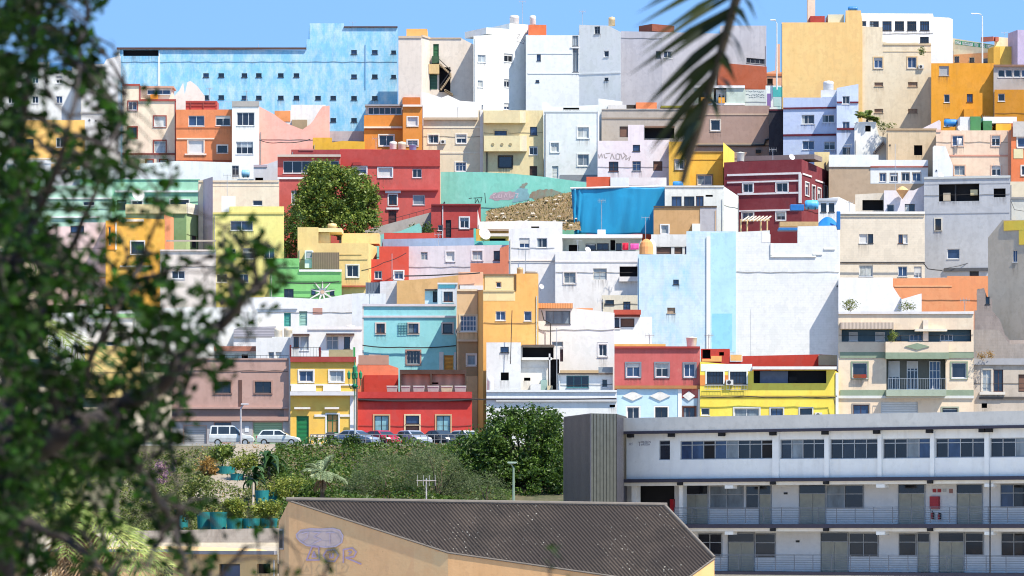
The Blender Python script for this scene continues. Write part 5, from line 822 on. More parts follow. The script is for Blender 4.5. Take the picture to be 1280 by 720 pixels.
HW = H('weathered grey retaining wall under the turquoise planters', [(150, 0), (350, 0)], [(150, 664), (250, 662), (350, 660)], col='a89c90', Y=299.5, depth=1.0, zb=-4, name='retaining_wall', cat='retaining wall', mat=plaster('b0a498', '8a7e74', .5, 1., blocks=True), win='d 152 668 170 672')
# ---------------------------------------------------------------- roof things
def tank(px0, px1, py0, py1, Y, col, label, kind='drum', group='rooftop water tanks'):
    x0, x1 = PX(px0, Y), PX(px1, Y); r = (x1 - x0) / 2; z0, z1 = PZ(py1, Y), PZ(py0, Y); hgt = z1 - z0; c = Vector(((x0 + x1) / 2, Y, z0))
    m = simple('tank_' + col, col, .45)
    root = empty('water_tank', c, label, 'water tank', group)
    mb = MB()
    if kind == 'drum': mb.lathe(c, [(r * .93, 0), (r, .06), (r * .97, hgt * .28), (r, hgt * .3), (r * .97, hgt * .58), (r, hgt * .6), (r * .98, hgt * .88)], 18)
    elif kind == 'tub': mb.lathe(c, [(r * .8, 0), (r * .84, .06), (r * .96, hgt * .85), (r, hgt * .87), (r, hgt * .92)], 18)
    else:   # lying barrel
        n = 14; cz = z0 + hgt / 2; rr = hgt / 2
        prof = [(-r, rr * .55), (-r * .9, rr * .9), (-r * .6, rr), (-r * .1, rr * .97), (0, rr * 1.0), (r * .1, rr * .97), (r * .6, rr), (r * .9, rr * .9), (r, rr * .55)]
        b = len(mb.v)
        for dx, q in prof:
            for j in range(n): a = 2 * math.pi * j / n; mb.v.append((c.x + dx, Y + q * math.cos(a), cz + q * math.sin(a)))
        for i in range(len(prof) - 1):
            for j in range(n): q = b + i * n; mb.f.append((q + j, q + (j + 1) % n, q + n + (j + 1) % n, q + n + j))
        mb.f.append(tuple(b + j for j in range(n))); mb.f.append(tuple(b + (len(prof) - 1) * n + j for j in range(n)))
    mb.build('tank_body', m, root, True)
    mb = MB()
    if kind == 'barrel': mb.wbox(c.x - r * .6, c.x - r * .45, Y - hgt * .4, Y + hgt * .4, z0, z0 + hgt * .2); mb.wbox(c.x + r * .45, c.x + r * .6, Y - hgt * .4, Y + hgt * .4, z0, z0 + hgt * .2); mb.build('cradle', IRON, root)
    else: mb.lathe(c + Vector((0, 0, hgt * .88)), [(r * .98, 0), (r * .8, hgt * .06), (r * .35, hgt * .09), (r * .3, hgt * .12)], 16); mb.build('lid', m, root)
    return root
T = tank
def hy(k, d=1.5): return HB[k].Y + d
T(637, 649, 19, 30, hy('white', 3), 'e6ded8', 'cream drum tank on the white apartment block, left of its orange roof wall'); T(662, 670, 19, 31, hy('white', 3.5), 'e8e4de', 'narrow pale drum tank standing above the orange roof wall'); T(760.5, 769, 21, 32.5, hy('white', 3), 'cdb48c', 'tan drum tank at the right corner of the white apartment block', 'drum')
T(1060, 1072, 8, 13.5, hy('yellow', 2), '2f80c8', 'blue barrel tank on top of the golden skyline house', 'barrel')
T(1029, 1042, 101, 113, hy('lav', 1.5), 'd6d6d6', 'white drum tank on the roof of the blue lavender house'); part_box(HB['lav'], 'tank_plinth', 'e8e8f0', 1026, 112.5, 1046, 122, -4, -.6)
T(302, 312, 212, 222, hy('whitegrey', -6.5), '8cc0e0', 'pale blue barrel tank below the narrow white house', 'barrel'); T(487, 496, 176.5, 187, hy('red', 2), 'e8e4dc', 'white drum tank leftmost on the brick red house'); T(497, 507.5, 177, 187.5, hy('red', 2), 'd8ccb0', 'cream drum tank second from left on the brick red house'); T(511, 521, 181, 188, hy('red', 2), '8aa4d0', 'blue grey tub on the brick red house roof', 'tub')
T(920, 931, 190, 202, hy('maroon', 4), 'dfe8e4', 'white and green tub beside the yellow fin wall', 'tub'); T(841, 854, 226.5, 234, hy('wdark', 2), '2f8ed0', 'blue barrel tank on the house with three dark bays', 'barrel'); T(1006, 1023, 250, 262, 468, '56b4e8', 'light blue barrel tank in front of the maroon house', 'barrel')
T(1180, 1196, 149, 158.5, hy('peach2', 4), '2d86d2', 'bright blue barrel tank on the peach house roof', 'barrel'); T(409.5, 421, 279, 291, hy('ycream', 6), 'e2c488', 'sand coloured drum tank behind the slanting canopy'); T(646, 654, 334, 343, hy('otow', 1.5), 'b8a078', 'tan drum tank on the orange tower house'); T(656, 672, 338.5, 343, hy('otow', 2.5), '9a948c', 'grey barrel tank lying on the orange tower house', 'barrel')
T(420.5, 430, 408, 418, hy('wter', 2), 'e4dcd0', 'cream drum tank left one above the dark glazed doors'); T(432, 444, 406, 416.5, hy('wter', 2), 'd8ccc0', 'beige drum tank right one above the dark glazed doors'); T(343, 353, 409, 421.5, 398, 'ddd0bc', 'cream drum tank left of its pair behind the roof cube'); T(355, 365.5, 409, 421.5, 398, 'd2c2a8', 'tan drum tank right of its pair behind the roof cube'); part_box(HB['wbox'], 'tank_plinth', 'e8e6ea', 340, 421, 366, 428, -8, -5.5)
T(857.5, 871.5, 421, 434, hy('rose', 3), 'e6e0d0', 'large cream tub on the rose red house roof', 'tub'); T(609, 617, 470, 488, 383, 'f0f0f2', 'tall white drum tank at the corner of the grey lean to')
def aerial(px, py0, py1, Y, label, arms=3, dish=False):
    p, q = W(px, py1, Y), W(px, py0, Y); root = empty('tv_aerial', p, label, 'aerial', 'rooftop television aerials')
    mb = MB(); mb.tube([p, q], .035, 5); mb.build('mast', STEEL, root)
    if arms:
        mb = MB(); L = .9; mb.tube([q + Vector((-L * .5, 0, -.1)), q + Vector((L * .5, -.2, -.1))], .02, 4)
        for k in range(arms * 2): x = -L * .45 + L * .9 * k / (arms * 2 - 1); mb.tube([q + Vector((x, -.35, -.1)), q + Vector((x, .3, -.1))], .014, 4); mb.tube([q + Vector((x, -.1, -.35)), q + Vector((x, -.1, .15))], .014, 4)
        mb.build('antenna_rods', STEEL, root)
aerial(653, 1, 30, hy('white', 3), 'tall thin aerial between the two tanks of the white apartment block', 1); aerial(728, 13.5, 31, hy('white', 2), 'aerial at the left edge of the taller part of the white apartment block', 2); aerial(752, 280 - 30, 293, 462, 'aerial standing in front of the middle of the blue tarpaulin', 3); aerial(807, 271, 299, 438, 'aerial above the orange domed chimney', 1)
aerial(284, 218, 250, 466, 'aerial on the lemon yellow house roof hut', 1); aerial(1119, 180, 240, 474, 'tall aerial in front of the tan wall', 0); aerial(1256, 40, 46, 546, 'small aerial on the cream school roof', 1); aerial(490, 317, 350, 445, 'aerial pole against the small red house', 0)
aerial(323, 55, 63, 538, 'short aerial on the blue block roof line', 0); aerial(657, 313, 340, 443.4, 'thin aerial fixed to the white cube house', 0); aerial(886, 418, 436, 396, 'ladder like aerial beside the pale blue pilaster', 3); aerial(441, 27, 29 + 5, 538, 'tiny aerial on the raised end of the blue block', 1); aerial(696, 410, 490, 384.6, 'white pole aerial beside the ruined house', 0)
aerial(533, 598, 628, 184, 'spindly aerial behind the warehouse ridge', 2)
def dish(px, py, Y, r, label):
    c = W(px, py, Y); root = empty('satellite_dish', c - Vector((0, 0, r)), label, 'satellite dish', 'satellite dishes on the houses'); mb = MB(); n = 14; b = len(mb.v)
    ax = Vector((.45, -.8, .4)).normalized(); u = ax.orthogonal().normalized(); v = ax.cross(u)
    for k in range(4):
        q = r * (k + .001) / 3; d = -.25 * r * (1 - (k / 3) ** 2)
        for j in range(n): a = 2 * math.pi * j / n; mb.v.append(tuple(c + u * q * math.cos(a) + v * q * math.sin(a) + ax * d))
    for k in range(3):
        for j in range(n): o = b + k * n; mb.f.append((o + j, o + (j + 1) % n, o + n + (j + 1) % n, o + n + j))
    mb.build('reflector', simple('dish_white', 'd8d4d4', .5), root, True); mb = MB(); mb.tube([c, c + ax * r * .9], .02, 5); mb.tube([c - ax * .1 * r, c - Vector((0, 0, r * 1.1)) - ax * .3], .03, 5); mb.build('arm', STEEL, root)
for k_, px_, py_, q_, lab_, n_ in (('cream4', 1062, 252, 266, 'thin aerial on the left of the pale cream tiled house roof', 2), ('greyc', 1246, 206, 222, 'aerial on the right end of the grey concrete house roof', 2), ('maroon', 966, 186, 200, 'aerial on the flat roof of the maroon corner house', 2), ('bg', 1206, 374, 390, 'aerial on the right corner of the beige and sage green house', 2), ('rose', 812, 418, 433, 'aerial in the middle of the rose red house roof', 2), ('turqh', 462, 366, 382, 'aerial on the left corner of the turquoise house', 2), ('wor', 752, 375, 391, 'aerial on the right slope of the clean white house', 2), ('tan', 1060, 180, 194, 'aerial on the white parapet of the tan wall house', 2), ('peach2', 1232, 146, 163, 'aerial between the green hut and white hut of the peach house', 2), ('mauve', 902, 118, 132, 'aerial on the mauve brown house behind the palm frond', 2), ('wlong', 722, 300, 314, 'aerial on the left of the long white house', 2), ('lp', 548, 292, 307, 'aerial on the lilac grey house', 2), ('oranged', 262, 110, 127, 'aerial on the red roof shed of the terracotta house', 2), ('whitegrey', 308, 113, 127, 'aerial on the narrow white house with the grey roof edge', 2), ('red', 470, 172, 187, 'aerial on the dark band of the brick red house', 2), ('beige', 572, 134, 147, 'aerial on the beige house with stepped cornice', 2)): aerial(px_, py_, q_, hy(k_, 2), lab_, n_)
dish(1200, 160, hy('peach2', 1), .35, 'small dish on the roof edge of the peach house'); dish(990, 196, hy('maroon', 2), .4, 'small dish on the maroon corner house roof'); dish(735, 312, hy('wlong', 1), .35, 'small dish on the parapet of the long white house'); dish(1176, 219, hy('greyc', 1), .4, 'small dish on the grey concrete house roof')
dish(606, 292, 459.5, .75, 'large white dish on the turquoise parapet terrace'); dish(173, 243, 473, .8, 'grey pink dish in front of the mint green house'); dish(677, 358, 440.5, .3, 'small dish on the right side of the orange tower'); 
h = HB['bluew']; mb = MB(); c = W(808, 318, 427); mb.lathe(c, [(.75, 0), (.75, .8), (.62, 1.25), (.35, 1.55), (.1, 1.65)], 14)
tag(mb.build('chimney', plaster('eca060'), None), 'small orange domed chimney on the corner of the pale blue wall', 'chimney')
mb = MB(); c = W(814, 318, 428.5); mb.lathe(c, [(.55, 0), (.55, .7), (.4, 1.3), (.12, 1.6)], 12); tag(mb.build('chimney', plaster('f2eeee'), None), 'white rounded chimney behind the orange domed one', 'chimney')
# blue tarpaulin
def tarp():
    mb = MB(); Y = 472.; nx, nz = 70, 26; rg = random.Random(8)
    for j in range(nz + 1):
        for i in range(nx + 1):
            s, t = i / nx, j / nz; top = 236 - 2.5 * s + .8 * math.sin(s * 9); bot = 293 - 0.8 * math.sin(s * 11); px = 714 + (832 - 714) * s + (4 * (t) if s < .1 else 0) * (1 - s * 10); py = top + (bot - top) * t
            f = .03 * math.sin(s * 47 + 3 * t + 2 * math.sin(s * 9)) * (.3 + .7 * t) + .15 * math.sin(s * 6 + t * 2) + (.5 * math.sin(s * 120 + t * 5) * max(0, .14 - s) * 4); mb.v.append(tuple(W(px, py, Y + f)))
    for j in range(nz):
        for i in range(nx): q = j * (nx + 1) + i; mb.f.append((q, q + 1, q + nx + 2, q + nx + 1))
    m, t, b = newmat('blue_tarpaulin'); v = coords(t); vv = coords(t, (1, 1, .25)); col = mixc(t, noise_(t, vv, .5, .4, .7), lin('1088b4', .95), lin('0a7098', .95)); col = mixc(t, noise_(t, v, .3, .55, .75), col, lin('1c98c4', .95)); t.links.new(col, b.inputs['Base Color']); b.inputs['Roughness'].default_value = .5
    o = mb.build('tarpaulin', m, None, True); tag(o, 'huge blue tarpaulin hung over the front of a house below the pink white house', 'tarpaulin')
    s = o.modifiers.new('thickness', 'SOLIDIFY'); s.thickness = .02
    mb = MB(); mb.tube([W(713, 235.5, 472), W(770, 234, 472), W(832, 233, 472)], .13, 6); tag(mb.build('tarpaulin_pole', simple('white_pole', 'f0eeea', .6)), 'long white pole holding the top hem of the blue tarpaulin', 'pole')
tarp()
def cloth(px0, px1, py0, py1, Y, col, label, group='washing hung on the shaded terrace line'):
    mb = MB(); n = 8
    for j in range(4):
        for i in range(n + 1): s = i / n; mb.v.append(tuple(W(px0 + (px1 - px0) * s, py0 + (py1 - py0) * j / 3, Y + .1 * math.sin(s * 9 + j * .4))))
    for j in range(3):
        for i in range(n): q = j * (n + 1) + i; mb.f.append((q, q + 1, q + n + 2, q + n + 1))
    o = mb.build('hanging_cloth', simple('cloth_' + col, col, .9), None, True); s = o.modifiers.new('thickness', 'SOLIDIFY'); s.thickness = .015; tag(o, label, 'washing', group)
cloth(778, 785.5, 303.5, 312.5, 446.5, 'd81c40', 'crimson towel on the washing line under the white canopy'); cloth(788, 798.5, 304.5, 312, 446.5, 'f05aa8', 'pink sheet on the washing line under the white canopy')
cloth(1196, 1202, 173, 182, 491.6, 'f4f0f0', 'white washing hanging from the left window of the peach house', 'washing at house windows')
# blue sheets and pergola in front of the maroon house
def slabthing(name, px0, px1, py0, py1, Y, d, col, label, cat, rough=.5):
    mb = MB(); mb.wbox(PX(px0, Y), PX(px1, Y), Y, Y + d, PZ(py1, Y), PZ(py0, Y)); o = mb.build(name, simple(name + '_' + col, col, rough)); b = o.modifiers.new('edge', 'BEVEL'); b.width = .04; return tag(o, label, cat)
slabthing('blue_box', 988, 1005, 255.5, 263, 466, 1.2, '1c74c0', 'dark blue tub beside the light blue barrel tank', 'tub'); slabthing('blue_sheet', 973, 997, 284.5, 288, 440, 1.5, '2a78b8', 'flat blue sheet lying on the white wall top', 'sheet'); slabthing('blue_board', 1046, 1050.5, 264, 287, 452, .5, '1f74bc', 'upright blue board beside the cream tiled house', 'board')
mb = MB(); c = W(1034, 284, 452)
for j in range(7):
    for i in range(13): s, t = i / 12, j / 6; mb.v.append(tuple(W(1022 + 25 * s, 284 - 13 * math.sin(math.pi * (.1 + .8 * s)) * (1 - t * .98), 452 + 2.5 * (1 - t) - .1 * math.sin(s * 14))))
for j in range(6):
    for i in range(12): q = j * 13 + i; mb.f.append((q, q + 1, q + 14, q + 13))
tag(mb.build('tarpaulin', simple('royal_blue_tarp', '1c7ac4', .5), None, True), 'small royal blue tarpaulin heaped beside the slanting shed', 'tarpaulin')
root = empty('pergola', W(940, 292, 432), 'skeletal timber pergola on the roof left of the blue sheet', 'pergola')
for x, y in ((926, 290), (934, 290), (951, 290), (959, 292)): mb = MB(); mb.tube([W(x, y, 431), W(x, y - 16, 431)], .1, 5); mb.build('post', simple('raw_timber', 'c8a878', .8), root)
for k in range(7): mb = MB(); x = 928 + k * 4.6; mb.tube([W(x, 276, 430.5), W(x + 8, 270.5, 436)], .08, 5); mb.build('rafter', simple('pale_timber', 'd8ccb8', .8), root)
mb = MB(); mb.tube([W(926, 276, 431), W(962, 275, 431)], .08, 5); mb.build('beam', simple('raw_timber', 'c8a878', .8), root)
mb = MB(); mb.wbox(PX(975, 452), PX(1023, 452), 452, 454, PZ(283, 452), PZ(277, 452)); tag(mb.build('roof_bench', simple('raw_timber', 'c8a878', .8)), 'long pale timber ledge on posts below the blue barrel tank', 'ledge')
mb = MB(); p = [(1120, 236.5), (1128, 232), (1136, 236.5)]; mb.lathe(W(1128, 238, 471), [(.03, -1), (.75, 0), (.6, .18), (.25, .42), (.05, .5)], 12); tag(mb.build('parasol', simple('peach_cloth', 'f0b880', .8)), 'peach parasol top showing over the lavender white roof flat', 'parasol')
for k, (x0, x1, lab) in enumerate(((483, 497, 'grey trough planter leftmost on the red street house'), (501, 513, 'grey trough planter second along the red street house roof'), (516, 531, 'grey trough planter third along the red street house roof'), (534, 549, 'grey trough planter fourth along the red street house roof'), (551, 566, 'pale trough planter fifth along the red street house roof'), (568, 583, 'grey trough planter rightmost on the red street house'))):
    mb = MB(); Y = 378.5; a, b, z0, z1 = PX(x0, Y), PX(x1, Y), PZ(490, Y), PZ(482, Y); mb.hexa([(a + .08, Y, z0), (b - .08, Y, z0), (b - .08, Y + .5, z0), (a + .08, Y + .5, z0), (a, Y - .05, z1), (b, Y - .05, z1), (b, Y + .55, z1), (a, Y + .55, z1)]); root = mb.build('trough_planter', simple('grey_trough' + str(k % 2), 'a8aca8' if k != 4 else 'b8bc9c', .8)); tag(root, lab, 'planter', 'trough planters on the red house')
    mb = MB(); mb.wbox(a + .04, b - .04, Y - .08, Y - .051, z1 - .12, z1 - .04); mb.build('rim', simple('grey_rim', 'c4c6c4', .8), root)
def cable(pts, Y, r, label, sag=0.):
    mb = MB(); q = []
    for i, ((xa, ya), (xb, yb)) in enumerate(zip(pts, pts[1:])):
        for k in range(6): t = k / 6; q.append(W(xa + (xb - xa) * t, ya + (yb - ya) * t + sag * 4 * t * (1 - t), Y))
    q.append(W(*pts[-1], Y)); mb.tube(q, r, 5); tag(mb.build('cable', CABLE), label, 'cable', 'cables slung along the house fronts')
cable([(450, 431), (500, 434), (570, 432)], 403.7, .06, 'dark cable across the front of the turquoise house', 1.5); cable([(345, 352), (385, 354), (424, 352)], 438.6, .06, 'black cable along the leaf green house', .6); cable([(505, 345), (570, 342.5), (600, 341)], 419.5, .07, 'thick dark cable above the ochre wall', .5); cable([(876, 496), (930, 495), (1000, 496), (1042, 497), (1044, 506)], 383.6, .04, 'looped cable along the bright yellow house', 1.2); cable([(1052, 328), (1154, 328), (1160, 336), (1178, 338)], 457.5, .06, 'dark cable along the cream tiled house', .3)
cable([(324, 175), (350, 178), (388, 174)], 502.5, .05, 'two slack wires hanging across the salmon pink house', 2); cable([(448, 499), (520, 501), (590, 499), (770, 498)], 374.4, .06, 'long dark cable strung along the red street house and white wall', 1); cable([(452, 338), (480, 328), (508, 316)], 446, .04, 'black wire rising past the small red house', 1.5); cable([(1224, 334), (1226, 324), (1200, 332), (1180, 336)], 469, .03, 'thin wire loop low on the grey concrete house'); cable([(640, 388), (638, 455)], 385.5, .04, 'long rod hanging down the grey lean to')
cable([(677, 388), (680, 400), (688, 404), (688, 440)], 396.6, .05, 'grey pipe curving down the clean white house'); cable([(1262, 247), (1268, 262), (1280, 264)], 473, .03, 'drooping wire on the grey cement house end')
# lamps
def street_lamp(px, py0, py1, Y, label, arm=1, h='d8d8dc', long=1.5, double=False):
    p, q = W(px, py1, Y), W(px, py0, Y); root = empty('street_lamp', p, label, 'street lamp', 'street lamps on plain poles'); m = simple('lamp_' + h, h, .4); mb = MB(); mb.tube([p, p.lerp(q, .5), q + Vector((0, 0, -.4)), q + Vector((arm * .2, 0, -.1)), q + Vector((arm * long * .6, -.1, .02))], [.11, .09, .07, .06, .05], 8); mb.build('pole', m, root)
    c = q + Vector((arm * long * .8, -.1, 0)); mb = MB(); mb.hexa([c + Vector(v) for v in ((-.4, -.13, -.06), (.35, -.1, -.05), (.35, .1, -.05), (-.4, .13, -.06), (-.35, -.1, .06), (.3, -.07, .05), (.3, .07, .05), (-.35, .1, .06))]); l = mb.build('lamp_head', m, root); mb = MB(); mb.wbox(c.x - .3, c.x + .25, c.y - .08, c.y + .08, c.z - .09, c.z - .062); mb.build('lens', simple('lamp_glass', 'e8e8e0', .2), l)
street_lamp(971, 25, 112, 523.5, 'tall white street lamp in the sky gap beside the golden house', -1, 'e8e8ec', .6); street_lamp(1228, 17, 80, 530, 'tall white street lamp in front of the cream lettered building', -1, 'ececf0', 1.4); street_lamp(301, 505, 557, 363, 'slim grey street lamp in front of the mauve corner house', 1, 'c0bcc0', .5); street_lamp(642, 578, 632, 300, 'grey green lamp post behind the warehouse ridge', -1, '8aa090', .1)
def ornate():
    Y = 363.; p = W(443.5, 556, Y); z = lambda py: PZ(py, Y); root = empty('ornate_lamp', p, 'ornate green many armed street lamp beside the egg yellow house', 'street lamp'); m = simple('lamp_green', '0c7048', .4); x = p.x
    mb = MB(); mb.lathe(p, [(.16, 0), (.16, .5), (.09, .6), (.06, z(500) - p.z), (.05, z(478) - p.z)], 10); mb.build('post', simple('lamp_grey_post', 'b4bcb8', .4), root); mb = MB(); mb.tube([(x, Y, z(500)), (x, Y, z(458))], .06, 8); mb.lathe((x, Y, z(485)), [(.1, 0), (.32, .12), (.32, .2), (.08, .4)], 12)
    for a in range(4):
        d = Vector((math.cos(a * 1.57 + .3), math.sin(a * 1.57 + .3), 0)); mb.tube([Vector((x, Y, z(484))), Vector((x, Y, z(486))) + d * .4, Vector((x, Y, z(480))) + d * .55, Vector((x, Y, z(474))) + d * .55], .04, 6)
    mb.build('bracket', m, root)
    for a in range(4):
        d = Vector((math.cos(a * 1.57 + .3), math.sin(a * 1.57 + .3), 0)); mb = MB(); mb.lathe(Vector((x, Y, z(474))) + d * .55, [(.06, 0), (.13, .1), (.16, .55), (.05, .72), (.01, .85)], 10); mb.build('lantern', simple('lantern_green_glass', '2c8a5c', .25), root)
    mb = MB(); mb.lathe((x, Y, z(470)), [(.07, 0), (.16, .15), (.2, .8), (.06, 1.0), (.02, 1.5)], 10); mb.build('lantern', simple('lantern_green_glass', '2c8a5c', .25), root)
ornate()
# ---------------------------------------------------------------- parked cars
def car(px, Y, heading, col, label, kind='hatch', z=7.48):
    """heading in degrees about z, 0 = nose towards +x; parts built round the car's own origin"""
    root = empty('parked_car', Vector((PX(px, Y), Y, z)), label, 'car', 'cars parked along the street'); root.rotation_euler = (0, 0, 0)
    ca, sa = math.cos(R(heading)), math.sin(R(heading)); o = Vector(root.location)
    def T_(x, y, zz): return Vector((o.x + x * ca - y * sa, o.y + x * sa + y * ca, o.z + zz))
    if kind == 'van': L, Wd = 4.1, .84; low = [(-2.05, .32), (-2.07, .75), (-2.03, 1.02), (.95, 1.03), (1.75, .92), (2.0, .72), (2.05, .34)]; cab = [(-2.0, 1.03), (-1.92, 1.72), (-1.8, 1.82), (.1, 1.82), (.35, 1.74), (1.12, 1.03)]
    elif kind == 'sedan': L, Wd = 4.3, .86; low = [(-2.15, .3), (-2.15, .85), (-2.0, .95), (.9, .93), (1.85, .78), (2.12, .6), (2.15, .3)]; cab = [(-1.75, .95), (-1.05, 1.4), (-.7, 1.45), (.05, 1.45), (.25, 1.4), (1.1, .93)]
    else: L, Wd = 3.9, .84; low = [(-1.9, .3), (-1.95, .7), (-1.85, .95), (.8, .94), (1.6, .8), (1.92, .6), (1.95, .3)]; cab = [(-1.8, .95), (-1.5, 1.36), (-1.2, 1.44), (.0, 1.45), (.2, 1.4), (1.0, .94)]
    paint = simple('car_paint_' + col, col, .25, .1, spec=.6); gl = glass('car_glass', '2a3238', .05, .8)
    def loft(mb, prof, wf, n0=None):
        k = len(prof); b = len(mb.v); cols = (-1, -.92, .92, 1)
        for (x, zz) in prof:
            for c in cols: w = wf(zz); mb.v.append(tuple(T_(x * (1 if abs(c) < .95 else .985), c * w, zz - (0 if abs(c) < .95 else .03) * (1 if zz > .5 else -1))))
        for i in range(k):
            j = (i + 1) % k
            for c in range(3): mb.f.append((b + i * 4 + c, b + j * 4 + c, b + j * 4 + c + 1, b + i * 4 + c + 1))
        mb.f.append(tuple(b + i * 4 for i in range(k))); mb.f.append(tuple(b + i * 4 + 3 for i in reversed(range(k))))
    zb, zt = cab[0][1], max(c[1] for c in cab); wl = lambda zz: Wd - (.05 if zz < .5 else 0); wc = lambda zz: Wd * (.97 - .17 * (zz - zb) / (zt - zb))
    mb = MB(); loft(mb, low, wl); loft(mb, cab, wc); mb.build('body', paint, root)
    def P2(i, t=0): return cab[i]
    def win3(name, pts): mb = MB(); mb.poly(*[T_(*p) for p in pts]); mb.build(name, gl, root)
    e = .012; zl, zh = zb + .05, zt - .1; xr = lambda zz: cab[0][0] + (cab[1][0] - cab[0][0]) * (zz - zb) / (cab[1][1] - zb); xf = lambda zz: cab[-1][0] + (cab[-2][0] - cab[-1][0]) * (zz - zb) / (cab[-2][1] - zb)
    cuts = {'van': (-1.25, -.15), 'sedan': (-.35,), 'hatch': (-.35,)}[kind]
    for sd in (-1, 1):
        xs = [None] + list(cuts) + [None]
        for i in range(len(xs) - 1):
            a_l = xr(zl) + .15 if xs[i] is None else xs[i] + .06; a_h = xr(zh) + .15 if xs[i] is None else xs[i] + .06; b_l = xf(zl) - .22 if xs[i + 1] is None else xs[i + 1] - .06; b_h = xf(zh) - .12 if xs[i + 1] is None else xs[i + 1] - .06
            win3('side_window', [(a_l, sd * (wc(zl) + e), zl), (b_l, sd * (wc(zl) + e), zl), (b_h, sd * (wc(zh) + e), zh), (a_h, sd * (wc(zh) + e), zh)])
    win3('windscreen', [(xf(zl) + e, -wc(zl) + .1, zl), (xf(zl) + e, wc(zl) - .1, zl), (xf(zh) + e * 2, wc(zh) - .1, zh), (xf(zh) + e * 2, -wc(zh) + .1, zh)]); win3('rear_window', [(xr(zl) - e, -wc(zl) + .12, zl), (xr(zl) - e, wc(zl) - .12, zl), (xr(zh) - e, wc(zh) - .12, zh), (xr(zh) - e, -wc(zh) + .12, zh)])
    xe = low[-1][0]
    for sd in (-1, 1):
        mb = MB(); mb.hexa([T_(xe - .22, sd * .45, .6), T_(xe + .0, sd * .45, .58), T_(xe - .12, sd * .8, .6), T_(xe - .3, sd * .8, .62), T_(xe - .25, sd * .45, .76), T_(xe - .1, sd * .45, .74), T_(xe - .2, sd * .78, .76), T_(xe - .34, sd * .78, .78)]); mb.build('headlight', simple('headlamp', 'e4e8ea', .1), root)
        mb = MB(); mb.hexa([T_(-xe - .03, sd * .55, .65), T_(-xe + .1, sd * .55, .65), T_(-xe + .1, sd * .82, .65), T_(-xe - .02, sd * .82, .65), T_(-xe - .02, sd * .55, .9), T_(-xe + .1, sd * .55, .9), T_(-xe + .1, sd * .8, .9), T_(-xe - .01, sd * .8, .9)]); mb.build('tail_light', simple('tail_lamp', 'a01818', .2), root)
        mb = MB(); mb.hexa([T_(.62, sd * .86, .95), T_(.8, sd * .86, .95), T_(.8, sd * 1.0, .95), T_(.65, sd * 1.0, .95), T_(.62, sd * .86, 1.08), T_(.75, sd * .86, 1.08), T_(.75, sd * 1.0, 1.08), T_(.65, sd * 1.0, 1.08)]); mb.build('mirror', IRON, root)
        for x in (-1.25, 1.25):
            mb = MB(); mb.tube([T_(x, sd * (Wd - .2), .3), T_(x, sd * (Wd + .01), .3)], .31, 16); w = mb.build('wheel', simple('tyre_rubber', '202022', .9), root); mb = MB(); mb.tube([T_(x, sd * (Wd - .02), .3), T_(x, sd * (Wd + .02), .3)], .19, 12); mb.build('rim', simple('alloy', 'c0c2c6', .3, .5), w)
    mb = MB(); mb.hexa([T_(xe - .1, -.75, .34), T_(xe + .03, -.7, .34), T_(xe + .03, .7, .34), T_(xe - .1, .75, .34), T_(xe - .1, -.75, .48), T_(xe + .03, -.7, .48), T_(xe + .03, .7, .48), T_(xe - .1, .75, .48)]); mb.build('bumper', simple('dark_bumper', '4a4c50', .6) if kind == 'van' else paint, root)
    return root
car(290, 364, 0, 'f2f2f4', 'white panel van with side windows parked before the mauve corner house', 'van'); car(348.5, 364, -4, 'eceef0', 'white hatchback between the green garage door and the green front door', 'hatch')
car(446, 365, -32, '8c9cb4', 'silver blue saloon car parked below the ornate green lamp', 'sedan'); car(479, 366, -55, 'c82848', 'crimson red car parked in front of the pillar box red house', 'hatch'); car(517, 366, -55, 'b4bccc', 'silver car in front of the middle door of the red house', 'hatch'); car(551, 366, -55, '2c3440', 'dark blue black car in front of the right door of the red house', 'sedan'); car(585, 366, -50, 'd4dae0', 'white car half hidden behind the dark green street tree', 'hatch')
car(462, 370.2, 0, 'c02040', 'red car roof showing behind the silver blue and crimson cars', 'sedan')
mb = MB(); c = W(413, 556, 363); mb.hexa([c + Vector(v) for v in ((-.3, -.3, 0), (.3, -.3, 0), (.3, .3, 0), (-.3, .3, 0), (-.36, -.36, 1.0), (.36, -.36, 1.0), (.36, .36, 1.0), (-.36, .36, 1.0))]); bin_ = mb.build('litter_bin', simple('black_bin', '1c1e20', .6)); tag(bin_, 'black wheeled litter bin by the railing of the egg yellow house', 'bin'); mb = MB(); mb.hexa([c + Vector(v) for v in ((-.38, -.4, 1.0), (.38, -.4, 1.0), (.38, .38, 1.0), (-.38, .38, 1.0), (-.3, -.3, 1.12), (.3, -.3, 1.12), (.3, .36, 1.16), (-.3, .36, 1.16))]); mb.build('lid', simple('black_bin', '1c1e20', .6), bin_)
Fr = Facade((388, 361), (620, 361)); root = empty('street_railing', W(500, 556, 361), 'low steel and cream railing along the street edge before the red house', 'railing')
mb = MB(); z0 = 7.55
for k in range(28): u = k * .62; mb.box(Fr, u, u + .07, z0, z0 + .85, -.04, .04)
mb.build('post', simple('rail_grey', '8c8c90', .6), root); mb = MB(); mb.box(Fr, 0, 17, z0 + .85, z0 + .92, -.05, .05); mb.box(Fr, 0, 17, z0 + .4, z0 + .44, -.03, .03); mb.build('rail', simple('rail_grey', '8c8c90', .6), root)
root = empty('balustrade', W(415, 556, 374.6), 'cream balustrade in front of the egg yellow house', 'balustrade'); Fr = Facade((387, 374.6), (438, 374.6)); mb = MB()
for k in range(9): u = Fr.L * k / 8; mb.box(Fr, max(0, u - .1), u + .1, z0, z0 + .75, -.08, .08)
